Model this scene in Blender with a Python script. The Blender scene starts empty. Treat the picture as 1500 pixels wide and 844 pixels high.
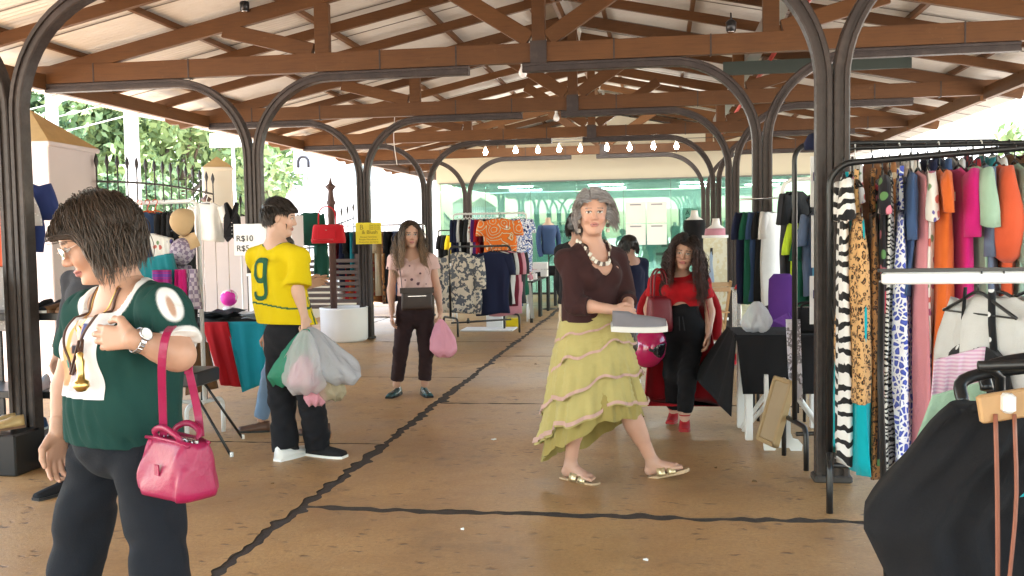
import bpy, bmesh, math, random
import numpy as np
from mathutils import Vector, Matrix
R = math.radians
random.seed(7); rng = np.random.default_rng(7)
scn = bpy.context.scene
col = scn.collection
# ------------------------------------------------------------------ camera
CAM = np.array([1.567, 0.0, 1.45]); YAW, PITCH, ROLL, FPX = -0.15294, -0.05622, -0.01729, 1402.4
fw = np.array([math.sin(YAW)*math.cos(PITCH), math.cos(YAW)*math.cos(PITCH), math.sin(PITCH)])
r0 = np.array([math.cos(YAW), -math.sin(YAW), 0.0]); u0 = np.cross(r0, fw)
cr, sr = math.cos(ROLL), math.sin(ROLL)
rt = cr*r0+sr*u0; up = -sr*r0+cr*u0
cd = bpy.data.cameras.new('camera'); cam = bpy.data.objects.new('camera', cd); col.objects.link(cam)
cam.matrix_world = Matrix(((rt[0], up[0], -fw[0], CAM[0]), (rt[1], up[1], -fw[1], CAM[1]), (rt[2], up[2], -fw[2], CAM[2]), (0, 0, 0, 1)))
cd.sensor_width = 36; cd.lens = 36*FPX/1500; cd.clip_end = 2000; cd.clip_start = 0.05
scn.camera = cam
# ------------------------------------------------------------------ light
SUN_EL, SUN_AZ = R(70), R(-105)          # azimuth measured from +Y towards +X
world = bpy.data.worlds.new('World'); scn.world = world; world.use_nodes = True
wn = world.node_tree; wn.nodes.clear()
sky = wn.nodes.new('ShaderNodeTexSky'); sky.sky_type = 'NISHITA'; sky.sun_disc = False
sky.sun_elevation = SUN_EL; sky.sun_rotation = SUN_AZ; sky.air_density = 1.6; sky.dust_density = 1.5; sky.ozone_density = 1.0
bg = wn.nodes.new('ShaderNodeBackground'); bg.inputs[1].default_value = 0.15
wo = wn.nodes.new('ShaderNodeOutputWorld')
wn.links.new(sky.outputs[0], bg.inputs[0]); wn.links.new(bg.outputs[0], wo.inputs[0])
sl = bpy.data.lights.new('sun', 'SUN'); sl.energy = 4.5; sl.angle = R(0.6); sl.color = (1, 0.95, 0.88)
so = bpy.data.objects.new('sun', sl); col.objects.link(so)
sd = Vector((math.sin(SUN_AZ)*math.cos(SUN_EL), math.cos(SUN_AZ)*math.cos(SUN_EL), math.sin(SUN_EL)))
so.rotation_euler = (-sd).to_track_quat('-Z', 'Y').to_euler(); so.location = sd*40
vs = scn.view_settings; vs.view_transform = 'Standard'; vs.look = 'None'; vs.exposure = 3.05; vs.gamma = 1.0
scn.render.engine = 'CYCLES'
scn.cycles.max_bounces = 8; scn.cycles.diffuse_bounces = 5; scn.cycles.transparent_max_bounces = 12

# ------------------------------------------------------------------ materials
MATS = {}
def newmat(name):
    m = bpy.data.materials.new(name); m.use_nodes = True
    return m, m.node_tree, m.node_tree.nodes['Principled BSDF']
def N(nt, t, **kw):
    n = nt.nodes.new(t)
    for k, v in kw.items():
        if k.startswith('i_'):
            key = k[2:]
            n.inputs[int(key) if key.isdigit() else key].default_value = v
        else: setattr(n, k, v)
    return n
def ramp(nt, fac, stops, interp='LINEAR'):
    r = nt.nodes.new('ShaderNodeValToRGB'); r.color_ramp.interpolation = interp
    e = r.color_ramp.elements
    while len(e) < len(stops): e.new(0.5)
    for i, (p, c) in enumerate(stops): e[i].position = p; e[i].color = (*c[:3], 1)
    nt.links.new(fac, r.inputs[0]); return r.outputs[0]
def mixc(nt, fac, a, b, mode='MIX'):
    m = nt.nodes.new('ShaderNodeMix'); m.data_type = 'RGBA'; m.blend_type = mode
    for s, v in ((m.inputs[0], fac), (m.inputs[6], a), (m.inputs[7], b)):
        if hasattr(v, 'is_linked'): nt.links.new(v, s)
        elif isinstance(v, (int, float)): s.default_value = v
        else: s.default_value = (*v[:3], 1)
    return m.outputs[2]
def coords(nt, scale=(1, 1, 1), kind='Object'):
    t = nt.nodes.new('ShaderNodeTexCoord'); mp = nt.nodes.new('ShaderNodeMapping')
    mp.inputs[3].default_value = scale if hasattr(scale, '__len__') else (scale,)*3
    nt.links.new(t.outputs[kind], mp.inputs[0]); return mp.outputs[0]
def noise(nt, vec, scale, detail=4, rough=0.6, out=0):
    n = N(nt, 'ShaderNodeTexNoise', i_Scale=scale, i_Detail=detail, i_Roughness=rough)
    nt.links.new(vec, n.inputs['Vector']); return n.outputs[out]
def bump(nt, bs, h, strength, dist=0.01):
    b = N(nt, 'ShaderNodeBump', i_Strength=strength, i_Distance=dist)
    nt.links.new(h, b.inputs['Height']); nt.links.new(b.outputs[0], bs.inputs['Normal'])
def dk(c, f): return tuple(x*f for x in c[:3])
def simple(name, c, rough=0.6, metal=0.0, var=0.12, nscale=6, bmp=0.0, bscale=60, spec=0.5):
    if name in MATS: return MATS[name]
    m, nt, b = newmat(name); v = coords(nt)
    if var > 0:
        nt.links.new(mixc(nt, noise(nt, v, nscale), dk(c, 1-var), dk(c, 1+var)), b.inputs['Base Color'])
    else: b.inputs['Base Color'].default_value = (*c, 1)
    b.inputs['Roughness'].default_value = rough; b.inputs['Metallic'].default_value = metal
    b.inputs['Specular IOR Level'].default_value = spec
    if bmp: bump(nt, b, noise(nt, v, bscale, 5), bmp)
    MATS[name] = m; return m
def fabric(name, c, rough=0.9, c2=None, weave=900, var=0.1, sheen=0.15):
    if name in MATS: return MATS[name]
    m, nt, b = newmat(name); v = coords(nt)
    base = mixc(nt, noise(nt, v, 9, 4), dk(c, 1-var), dk(c, 1+var))
    nt.links.new(base, b.inputs['Base Color']); b.inputs['Roughness'].default_value = rough
    b.inputs['Sheen Weight'].default_value = sheen*min(1, .08+sum(c)*1.2); b.inputs['Specular IOR Level'].default_value = 0.25
    h = nt.nodes.new('ShaderNodeMath'); h.operation = 'MULTIPLY_ADD'
    nt.links.new(noise(nt, v, 22, 3), h.inputs[0]); h.inputs[1].default_value = 1.0
    nt.links.new(noise(nt, v, 260, 2), h.inputs[2])
    bump(nt, b, h.outputs[0], 0.35, 0.006); MATS[name] = m; return m
def pattern(name, kind, cs, scale=1.0, rough=0.85):
    """printed fabrics: leopard, zebra, floral, stripes, check, tribal, patches, dots, knit"""
    if name in MATS: return MATS[name]
    m, nt, b = newmat(name); v = coords(nt)
    warp = noise(nt, v, 7*scale, 3, 0.5, out=1)
    vm = nt.nodes.new('ShaderNodeVectorMath'); vm.operation = 'MULTIPLY_ADD'
    nt.links.new(warp, vm.inputs[0]); vm.inputs[1].default_value = (0.05/scale,)*3; nt.links.new(v, vm.inputs[2])
    wv = vm.outputs[0]
    def vor(sc, feat='F1', out='Distance', vec=None):
        n = N(nt, 'ShaderNodeTexVoronoi', feature=feat, i_Scale=sc); nt.links.new(vec or wv, n.inputs['Vector']); return n.outputs[out]
    def wave(sc, dist, vec, direction='X', det=2):
        n = N(nt, 'ShaderNodeTexWave', bands_direction=direction, i_Scale=sc, i_Distortion=dist, i_Detail=det); n.inputs['Detail Scale'].default_value = 1.2
        nt.links.new(vec, n.inputs['Vector']); return n.outputs['Fac']
    if kind == 'leopard':
        d = vor(42*scale); sp = ramp(nt, d, [(0.0, cs[2]), (0.26, cs[2]), (0.30, cs[1]), (0.50, cs[1]), (0.56, cs[0])])
        brk = noise(nt, v, 40*scale, 2); k = ramp(nt, brk, [(0.42, (0, 0, 0)), (0.5, (1, 1, 1))])
        c = mixc(nt, k, cs[0], sp)
    elif kind == 'cells':
        d = vor(30*scale, 'DISTANCE_TO_EDGE'); c = ramp(nt, d, [(0.0, cs[1]), (0.12, cs[1]), (0.16, cs[0]), (0.5, cs[2])])
    elif kind == 'zebra':
        w = wave(5*scale, 9, wv, 'Z', 3); c = ramp(nt, w, [(0.0, cs[0]), (0.55, cs[0]), (0.60, cs[1])])
    elif kind == 'floral':
        d = vor(11*scale); cc = vor(11*scale, 'F1', 'Color')
        sep = nt.nodes.new('ShaderNodeSeparateColor'); nt.links.new(cc, sep.inputs[0])
        fc = ramp(nt, sep.outputs[0], [(i/(len(cs)-1), c_) for i, c_ in enumerate(cs[1:])], 'CONSTANT')
        k = ramp(nt, d, [(0.30, (1, 1, 1)), (0.36, (0, 0, 0))]); c = mixc(nt, k, cs[0], fc)
    elif kind in ('stripes', 'vstripes', 'dstripes'):
        vec = v
        if kind == 'dstripes':
            mp = nt.nodes.new('ShaderNodeMapping'); mp.inputs[2].default_value = (0.5, 0.7, 0.3); nt.links.new(v, mp.inputs[0]); vec = mp.outputs[0]
        w = wave(4*scale, 0.2, vec, 'Z' if kind == 'stripes' else ('X' if kind == 'vstripes' else 'DIAGONAL'))
        n = len(cs); c = ramp(nt, w, [(i/n, c_) for i, c_ in enumerate(cs)], 'CONSTANT')
    elif kind == 'check':
        ch = N(nt, 'ShaderNodeTexChecker', i_Scale=18*scale); nt.links.new(v, ch.inputs['Vector'])
        ch.inputs[1].default_value = (*cs[0], 1); ch.inputs[2].default_value = (*cs[1], 1); c = ch.outputs[0]
    elif kind == 'tribal':
        d = vor(6*scale); rr = N(nt, 'ShaderNodeMath', operation='SINE'); mm = N(nt, 'ShaderNodeMath', operation='MULTIPLY'); mm.inputs[1].default_value = 34
        nt.links.new(d, mm.inputs[0]); nt.links.new(mm.outputs[0], rr.inputs[0])
        c = ramp(nt, rr.outputs[0], [(i/len(cs), c_) for i, c_ in enumerate(cs)], 'CONSTANT')
    elif kind == 'patches':
        n = noise(nt, v, 5*scale, 5); c = ramp(nt, n, [(0.3, cs[0])]+[(0.42+0.07*i, c_) for i, c_ in enumerate(cs[1:])], 'CONSTANT')
    elif kind == 'dots':
        d = vor(26*scale, vec=v); c = ramp(nt, d, [(0.22, cs[1]), (0.26, cs[0])])
    else:
        w = wave(60*scale, 1.0, v, 'Z'); c = mixc(nt, w, cs[0], cs[1])
    nt.links.new(mixc(nt, 0.10, c, mixc(nt, noise(nt, v, 9), (0.2, 0.2, 0.2), (0.9, 0.9, 0.9)), 'SOFT_LIGHT'), b.inputs['Base Color'])
    b.inputs['Roughness'].default_value = rough; b.inputs['Sheen Weight'].default_value = 0.1; b.inputs['Specular IOR Level'].default_value = 0.25
    bump(nt, b, noise(nt, v, 22, 3), 0.3, 0.006)
    MATS[name] = m; return m
def vcol(name, rough=0.5, sss=0.0, spec=0.35, bmp=0.08, bscale=140):
    """material that takes its colour from the mesh attribute 'Col'"""
    if name in MATS: return MATS[name]
    m, nt, b = newmat(name); a = N(nt, 'ShaderNodeVertexColor', layer_name='Col'); v = coords(nt)
    nt.links.new(mixc(nt, 0.25, a.outputs[0], mixc(nt, noise(nt, v, 28, 4), (0.3, 0.3, 0.3), (0.7, 0.7, 0.7)), 'SOFT_LIGHT'), b.inputs['Base Color'])
    b.inputs['Roughness'].default_value = rough; b.inputs['Specular IOR Level'].default_value = spec
    if sss:
        b.inputs['Subsurface Weight'].default_value = sss; b.inputs['Subsurface Radius'].default_value = (0.012, 0.005, 0.003); b.inputs['Subsurface Scale'].default_value = 1.0
    if bmp: bump(nt, b, noise(nt, v, bscale, 4), bmp, 0.004)
    MATS[name] = m; return m
def emis(name, c, s):
    m, nt, b = newmat(name); b.inputs['Emission Color'].default_value = (*c, 1); b.inputs['Emission Strength'].default_value = s
    b.inputs['Base Color'].default_value = (*c, 1); MATS[name] = m; return m

# ------------------------------------------------------------------ mesh helpers
def nrm(v):
    v = np.asarray(v, float); return v/(np.linalg.norm(v)+1e-12)
class MB:
    def __init__(s): s.v = []; s.f = []; s.mi = []; s.n = 0; s.sm = []
    def add(s, verts, faces, mi=0, smooth=False):
        verts = [tuple(map(float, p)) for p in verts]
        s.v += verts; s.f += [tuple(i+s.n for i in f) for f in faces]; s.mi += [mi]*len(faces); s.sm += [smooth]*len(faces); s.n += len(verts); return s
    def box(s, c, size, rot=None, mi=0, bev=0.0):
        c = np.asarray(c, float); h = np.asarray(size, float)/2
        if bev:
            b = min(bev, h.min()*0.45); P = []
            for sz in (-1, 1):
                for dz, ins in (((0, b) if sz < 0 else (b, 0)), ((b, 0) if sz < 0 else (0, b))):
                    z = sz*(h[2]) - sz*(dz if True else 0)
                    x, y = h[0]-ins, h[1]-ins
                    P += [(-x+b, -y, z), (x-b, -y, z), (x, -y+b, z), (x, y-b, z), (x-b, y, z), (-x+b, y, z), (-x, y-b, z), (-x, -y+b, z)]
            F = []
            for k in range(3):
                for i in range(8): j = (i+1) % 8; F.append((k*8+i, k*8+j, k*8+8+j, k*8+8+i))
            F += [tuple(range(7, -1, -1)), tuple(range(24, 32))]
            P = np.array(P)
        else:
            P = np.array([(x, y, z) for z in (-1, 1) for x, y in ((-1, -1), (1, -1), (1, 1), (-1, 1))])*h
            F = [(3, 2, 1, 0), (4, 5, 6, 7), (0, 1, 5, 4), (1, 2, 6, 5), (2, 3, 7, 6), (3, 0, 4, 7)]
        if rot is not None: P = P@np.asarray(rot).T
        return s.add(P+c, F, mi)
    def beam(s, a, b, w, h, upv=(0, 0, 1), mi=0, bev=0.0):
        a = np.asarray(a, float); b = np.asarray(b, float); d = nrm(b-a); x = np.cross(d, upv)
        x = nrm(x if np.linalg.norm(x) > 1e-6 else np.cross(d, (1, 0, 0))); z = np.cross(x, d)
        return s.box((a+b)/2, (w, np.linalg.norm(b-a), h), np.stack([x, d, z], 1), mi, bev)
    def loft(s, rings, close=True, cap0=True, cap1=True, mi=0, smooth=True):
        n = len(rings[0]); V = [p for r in rings for p in r]; F = []
        for k in range(len(rings)-1):
            for i in range(n if close else n-1):
                j = (i+1) % n; F.append((k*n+i, k*n+j, (k+1)*n+j, (k+1)*n+i))
        if close and cap0: F.append(tuple(range(n-1, -1, -1)))
        if close and cap1: F.append(tuple((len(rings)-1)*n+i for i in range(n)))
        return s.add(V, F, mi, smooth)
    def tube(s, path, r, n=8, mi=0, caps=True, flat=1.0, smooth=True):
        path = [np.asarray(p, float) for p in path]; rs = r if hasattr(r, '__len__') else [r]*len(path)
        rings = []; prev = None
        for i, p in enumerate(path):
            t = nrm(path[min(i+1, len(path)-1)]-path[max(i-1, 0)])
            if prev is None:
                a = np.cross(t, (0, 0, 1)); prev = nrm(a if np.linalg.norm(a) > 1e-3 else np.cross(t, (0, 1, 0)))
            x = nrm(prev-t*np.dot(prev, t)); prev = x; y = np.cross(t, x)
            rings.append([p+rs[i]*(math.cos(2*math.pi*k/n)*x+flat*math.sin(2*math.pi*k/n)*y) for k in range(n)])
        return s.loft(rings, True, caps, caps, mi, smooth)
    def lathe(s, prof, n=16, c=(0, 0, 0), mi=0, caps=True):
        return s.loft([[(c[0]+r*math.cos(2*math.pi*k/n), c[1]+r*math.sin(2*math.pi*k/n), c[2]+z) for k in range(n)] for r, z in prof], True, caps, caps, mi)
    def grid(s, fn, nu, nv, mi=0, smooth=True):
        V = [fn(i/nu, j/nv) for j in range(nv+1) for i in range(nu+1)]
        F = [(j*(nu+1)+i, j*(nu+1)+i+1, (j+1)*(nu+1)+i+1, (j+1)*(nu+1)+i) for j in range(nv) for i in range(nu)]
        return s.add(V, F, mi, smooth)
    def mesh(s, name, mats):
        me = bpy.data.meshes.new(name); me.from_pydata(s.v, [], s.f)
        for m in (mats if isinstance(mats, (list, tuple)) else [mats]): me.materials.append(m)
        me.polygons.foreach_set('material_index', s.mi); me.polygons.foreach_set('use_smooth', s.sm); me.update(); return me
    def build(s, name, mats, parent=None, loc=None):
        return link(name, s.mesh(name, mats), parent, loc)
def link(name, me, parent=None, loc=None):
    o = bpy.data.objects.new(name, me); col.objects.link(o)
    if parent is not None: o.parent = parent
    if loc is not None: o.location = loc
    return o
def tag(o, label=None, cat=None, group=None, kind=None):
    if label: o['label'] = label
    if cat: o['category'] = cat
    if group: o['group'] = group
    if kind: o['kind'] = kind
    return o
def thing(name, label, cat, loc=(0, 0, 0), rz=0.0, group=None):
    o = bpy.data.objects.new(name, None); col.objects.link(o); o.empty_display_size = 0.1
    o.location = tuple(map(float, loc)); o.rotation_euler = (0, 0, rz)
    return tag(o, label, cat, group)
def copy_tree(o, parent=None):
    c = o.copy(); col.objects.link(c); c.parent = parent
    for ch in list(o.children): copy_tree(ch, c)
    return c
def arcpts(c, r, a0, a1, n, ax=(1, 0, 0), ay=(0, 0, 1)):
    ax = np.asarray(ax, float); ay = np.asarray(ay, float); c = np.asarray(c, float)
    return [c+r*(math.cos(a0+(a1-a0)*i/n)*ax+math.sin(a0+(a1-a0)*i/n)*ay) for i in range(n+1)]
def curve(pts, n=24):
    """Catmull-Rom through points"""
    P = [np.asarray(p, float) for p in pts]; P = [2*P[0]-P[1]]+P+[2*P[-1]-P[-2]]; out = []
    m = len(P)-3
    for k in range(n+1):
        t = k/n*m; i = min(int(t), m-1); t -= i; a, b, c, d = P[i:i+4]
        out.append(0.5*(2*b+(c-a)*t+(2*a-5*b+4*c-d)*t*t+(3*b-a-3*c+d)*t**3))
    return out
# ================================================================== setting
def m_wood():
    m, nt, b = newmat('painted_wood'); v = coords(nt, (1, 1, 1), 'Object')
    v2 = coords(nt, (3, 3, 40))
    n1 = noise(nt, v, 2.2, 5); n2 = noise(nt, v2, 1.5, 4)
    c = mixc(nt, n1, (0.082, 0.034, 0.011), (0.145, 0.062, 0.019))
    c = mixc(nt, ramp(nt, n2, [(0.45, (0, 0, 0)), (0.75, (0.35, 0.35, 0.35))]), c, (0.04, 0.018, 0.008))
    oi = nt.nodes.new('ShaderNodeObjectInfo'); c = mixc(nt, 0.55, c, ramp(nt, oi.outputs['Random'], [(0.0, (.30, .30, .30)), (1.0, (.74, .72, .66))]), 'SOFT_LIGHT')
    n5 = noise(nt, v, 9, 6, .75); c = mixc(nt, ramp(nt, n5, [(.62, (0, 0, 0)), (.78, (.6,)*3)]), c, (.20, .12, .06))
    nt.links.new(c, b.inputs['Base Color']); b.inputs['Roughness'].default_value = 0.55; b.inputs['Specular IOR Level'].default_value = 0.3
    bump(nt, b, n2, 0.15, 0.005); return m
WOOD = m_wood()
def m_steel():
    m, nt, b = newmat('brown_steel'); v = coords(nt)
    n1 = noise(nt, v, 5, 6, 0.7); n2 = noise(nt, v, 38, 4)
    c = ramp(nt, n1, [(0.3, (0.020, 0.013, 0.011)), (0.55, (0.038, 0.026, 0.022)), (0.78, (0.075, 0.055, 0.046))])
    nt.links.new(c, b.inputs['Base Color']); nt.links.new(ramp(nt, n2, [(0.3, (0.42,)*3), (0.7, (0.65,)*3)]), b.inputs['Roughness'])
    bump(nt, b, n2, 0.12, 0.004); return m
STEEL = m_steel()
def m_sheet():
    m, nt, b = newmat('white_metal_sheet'); v = coords(nt)
    n1 = noise(nt, v, 1.6, 6, 0.7); n2 = noise(nt, v, 12, 5, 0.7)
    c = mixc(nt, ramp(nt, n1, [(0.35, (0, 0, 0)), (0.7, (1, 1, 1))]), (0.62, 0.60, 0.56), (0.54, 0.51, 0.47))
    c = mixc(nt, ramp(nt, n2, [(0.60, (0, 0, 0)), (0.82, (0.30,)*3)]), c, (0.30, 0.24, 0.18))
    nt.links.new(c, b.inputs['Base Color']); b.inputs['Roughness'].default_value = 0.45; return m
SHEET = m_sheet()
def m_floor():
    m, nt, b = newmat('stained_concrete'); v = coords(nt, 1, 'Generated'); 
    t = nt.nodes.new('ShaderNodeNewGeometry'); v = t.outputs['Position']
    n1 = noise(nt, v, 0.9, 6, 0.65); n2 = noise(nt, v, 6, 6, 0.7); n3 = noise(nt, v, 45, 5, 0.7)
    c = ramp(nt, n1, [(0.30, (0.30, 0.155, 0.055)), (0.44, (0.43, 0.235, 0.088)), (0.58, (0.52, 0.30, 0.122)), (0.72, (0.38, 0.20, 0.075))])
    c = mixc(nt, ramp(nt, n2, [(0.4, (0, 0, 0)), (0.75, (0.6,)*3)]), c, (0.55, 0.35, 0.17))
    # dark stains with a shape of their own
    n4 = noise(nt, v, 1.3, 5, 0.8)
    c = mixc(nt, ramp(nt, n4, [(0.55, (0, 0, 0)), (0.70, (0.6,)*3)]), c, (0.19, 0.115, 0.065))
    pit = N(nt, 'ShaderNodeTexVoronoi', i_Scale=17.0); pit.inputs['Randomness'].default_value = 1.0
    mp = nt.nodes.new('ShaderNodeMapping'); mp.inputs[3].default_value = (0.45, 1.0, 1.0); wq = nt.nodes.new('ShaderNodeVectorMath'); wq.operation = 'MULTIPLY_ADD'; nt.links.new(noise(nt, v, 9, 3, .6, 1), wq.inputs[0]); wq.inputs[1].default_value = (.12, .12, 0); nt.links.new(v, wq.inputs[2]); nt.links.new(wq.outputs[0], mp.inputs[0]); nt.links.new(mp.outputs[0], pit.inputs['Vector'])
    sel = noise(nt, v, 3.1, 3); pm = N(nt, 'ShaderNodeMath', operation='MULTIPLY')
    pk = ramp(nt, pit.outputs['Distance'], [(0.10, (1, 1, 1)), (0.26, (0, 0, 0))]); sk = ramp(nt, sel, [(0.42, (0, 0, 0)), (0.55, (1, 1, 1))])
    nt.links.new(pk, pm.inputs[0]); nt.links.new(sk, pm.inputs[1])
    c = mixc(nt, pm.outputs[0], c, (0.12, 0.06, 0.03))
    c = mixc(nt, ramp(nt, n3, [(0.35, (0.35,)*3), (0.6, (0, 0, 0))]), c, (0.20, 0.10, 0.045))
    gv = N(nt, 'ShaderNodeTexVoronoi', i_Scale=85.0); nt.links.new(v, gv.inputs['Vector']); gk = noise(nt, v, 14, 3)
    gm = N(nt, 'ShaderNodeMath', operation='MULTIPLY'); nt.links.new(ramp(nt, gv.outputs['Distance'], [(.16, (1, 1, 1)), (.24, (0, 0, 0))]), gm.inputs[0]); nt.links.new(ramp(nt, gk, [(.46, (0, 0, 0)), (.60, (.8,)*3)]), gm.inputs[1]); c = mixc(nt, gm.outputs[0], c, (.10, .055, .03))
    gv2 = N(nt, 'ShaderNodeTexVoronoi', i_Scale=55.0); nt.links.new(wq.outputs[0], gv2.inputs['Vector']); c = mixc(nt, ramp(nt, gv2.outputs['Distance'], [(.06, (.7,)*3), (.13, (0, 0, 0))]), c, (.66, .50, .32))
    n6 = noise(nt, v, .45, 4, .6); c = mixc(nt, ramp(nt, n6, [(.36, (.40,)*3), (.58, (0, 0, 0))]), c, (.30, .175, .085))
    n7 = noise(nt, v, 2.6, 6, .85); c = mixc(nt, ramp(nt, n7, [(.60, (0, 0, 0)), (.70, (.5,)*3)]), c, (.17, .12, .085))
    nt.links.new(c, b.inputs['Base Color'])
    nt.links.new(ramp(nt, n6, [(0.3, (0.30,)*3), (0.7, (0.6,)*3)]), b.inputs['Roughness'])
    h = N(nt, 'ShaderNodeMath', operation='SUBTRACT'); nt.links.new(n3, h.inputs[0]); nt.links.new(pm.outputs[0], h.inputs[1])
    bump(nt, b, h.outputs[0], 0.35, 0.006); return m
FLOOR = m_floor()
TAR = simple('tar_joint', (0.05, 0.036, 0.026), 0.9, var=0.6, nscale=30, bmp=0.6, bscale=50)
DUST = simple('pale_ground', (0.46, 0.40, 0.34), 0.95, var=0.2, nscale=0.7, bmp=0.3)
WHITEW = simple('white_plaster', (0.80, 0.79, 0.76), 0.9, var=0.05, nscale=2)
BEIGE = simple('beige_plaster', (0.60, 0.53, 0.41), 0.9, var=0.06, nscale=2)
LILAC_SHADE = simple('lilac_shade_plaster', (0.62, 0.56, 0.56), 0.9, var=0.06, nscale=2)  # beige pillar plaster with its lilac shade put into the base colour
OCHRE = simple('ochre_tile', (0.42, 0.27, 0.10), 0.8, var=0.2, nscale=8)
IRON = simple('dark_iron', (0.03, 0.027, 0.026), 0.5, var=0.3, nscale=20)
WMETAL = simple('white_enamel', (0.80, 0.80, 0.79), 0.35, var=0.03)
BMETAL = simple('black_enamel', (0.014, 0.014, 0.015), 0.35, var=0.2, nscale=25)
CHROME = simple('chrome', (0.62, 0.62, 0.63), 0.22, 1.0, var=0.05)
PAPER = simple('white_paper', (0.84, 0.84, 0.83), 0.9, var=0.02)
INK = simple('black_ink', (0.02, 0.02, 0.025), 0.8, var=0)
BPLAST = simple('black_plastic', (0.012, 0.012, 0.013), 0.3, var=0.1)
WPLAST = simple('white_plastic', (0.82, 0.82, 0.80), 0.3, var=0.02)
PINE = simple('light_wood', (0.50, 0.30, 0.14), 0.5, var=0.22, nscale=14)
Y0, BAY = 5.66, 3.707
TY = [Y0+k*BAY for k in range(-2, 8)]          # truss lines
HC = 3.113; RX = 0.43; SL = 0.212; ZH = 3.27   # chord underside, ridge x, roof slope, heel height at X=-4.9

# outside ground
g = MB(); g.grid(lambda u, v: ((u-.5)*900, -200+v*900, -0.12), 30, 30); tag(g.build('ground', DUST), kind='structure')
# floor: tar bed with slabs, each slab a piece with ragged edges
fl = MB(); fl.box((0.3, 10.0, -0.0555), (13.2, 34.0, 0.10)); floor = tag(fl.build('floor', TAR), kind='structure')
def slab(x0, x1, y0, y1, rag0, rag1, rg=0.006):
    """slab with noisy borders; rag0/rag1 = raggedness of the left / right edge"""
    mb = MB(); P = []
    def edge(a, b, amp, nrm2, n):
        ph = rng.uniform(0, 9, 4); walk = np.convolve(rng.normal(size=n+12), np.hanning(7), 'same')[6:6+n]*.42; chip = np.convolve((rng.random(n+12) < .035)*rng.uniform(.8, 2.4, n+12), np.hanning(8), 'same')[6:6+n]
        for i in range(n):
            t = i/n; s = np.array(a)*(1-t)+np.array(b)*t
            L = np.linalg.norm(np.array(b)-np.array(a))*t
            w = amp*(0.6*math.sin(L*1.7+ph[0])+0.3*math.sin(L*6.1+ph[1])+walk[i]-chip[i])
            P.append(s+np.array(nrm2)*(w-amp))
    ny = int((y1-y0)/0.022)
    edge((x0, y0), (x1, y0), rg, (0, -1), 150); edge((x1, y0), (x1, y1), rag1, (1, 0), ny)
    edge((x1, y1), (x0, y1), rg, (0, 1), 150); edge((x0, y1), (x0, y0), rag0, (-1, 0), ny)
    n = len(P); mb.add([(*q, 0.0) for q in P]+[(*q, -0.04) for q in P], [tuple(range(n))]); mb.add([(*q, 0.0) for q in P]+[(*q, -0.04) for q in P], [(i, i+n, (i+1) % n+n, (i+1) % n) for i in range(n)], 1)
    o = mb.build('floor_slab', [FLOOR, TAR], floor); return o
XJ = -0.34
yl = [-6.9, -3.2, -0.2, 3.0, 6.4, 9.5, 12.7, 15.9, 19.1, 22.6]; yr = [-6.9, -4.8, -1.6, 1.65, 4.85, 8.04, 11.2, 14.4, 17.6, 20.8, 22.6]
for ya, yb in zip(yl[:-1], yl[1:]):
    slab(-3.2, XJ-0.014, ya+.006, yb-.006, 0.006, 0.016); slab(-6.2, -3.215, ya+.006, yb-.006, 0.004, 0.005)
for ya, yb in zip(yr[:-1], yr[1:]):
    r_ = 0.016 if ya in (4.85,) or yb in (4.85,) else 0.006
    ga, gb_ = (.017 if ya == 4.85 else .008), (.017 if yb == 4.85 else .008)
    slab(XJ+0.014, 3.4, ya+ga, yb-gb_, 0.016, 0.006, r_); slab(3.415, 6.8, ya+.006, yb-.006, 0.005, 0.004)

# ---- columns: a pair of bent channels each
def column_arm(s):
    w = 0.088; prof = [(-w/2, -.05), (w/2, -.05), (w/2, .05), (-w/2, .05)]
    path = [np.array((s*.047, 0, 0.0)), np.array((s*.047, 0, 1.2)), np.array((s*.047, 0, 2.28))]
    Rr = 0.80; path += arcpts((s*(.047+Rr), 0, 2.265), Rr, math.pi if s > 0 else 0, math.pi/2, 14)[1:]
    path += [np.array((s*1.5, 0, 3.065)), np.array((s*2.27, 0, 3.065))]
    rings = []
    for i, p in enumerate(path):
        t = nrm(path[min(i+1, len(path)-1)]-path[max(i-1, 0)]); n_ = np.array((t[2], 0, -t[0])); hw = 0.044; hd = 0.052
        pr = [(-hw+.008, -hd), (-hw*.3, -hd), (-hw*.26, -hd+.014), (hw*.26, -hd+.014), (hw*.3, -hd), (hw-.008, -hd), (hw, -hd+.008), (hw, hd-.008), (hw-.008, hd), (-hw+.008, hd), (-hw, hd-.008), (-hw, -hd+.008)]
        rings.append([p+a*n_+np.array((0, b, 0)) for a, b in pr])
    return MB().loft(rings, smooth=False)
armL = column_arm(-1).mesh('bent_arm', STEEL); armR = column_arm(1).mesh('bent_arm', STEEL)
bp = MB().box((0, 0, 0.02), (0.215, 0.13, 0.04), bev=.008).mesh('base_block', simple('grimy_plinth', (0.05, 0.042, 0.038), .8, var=.3))
colnames = {0: 'where the shoe shelf stands', 1: 'behind the yellow shirt', 2: 'carrying the yellow paper sign', 3: 'third along from the shoe shelf', 4: 'next to the glass front'}
for k in range(-1, 5):
    for sx in (-1, 1):
        y = Y0+k*BAY
        if sx < 0: lab = 'dark brown steel column with two bent arms '+colnames.get(k, 'out of the market view')
        else: lab = 'dark brown steel column with two bent arms '+{0: 'at the end of the long dress rail', 1: 'behind the small black-clothed table', 2: 'beside the scroll banner', 3: 'just past the scroll banner', 4: 'nearest the glass front on the mannequin side'}.get(k, 'out of the market view')
        c = thing('steel_column', lab, 'column', (sx*2.5375, y, 0), 0, 'bent steel columns carrying the roof')
        link('bent_arm', armL, c); link('bent_arm', armR, c); link('base_block', bp, c)
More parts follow.
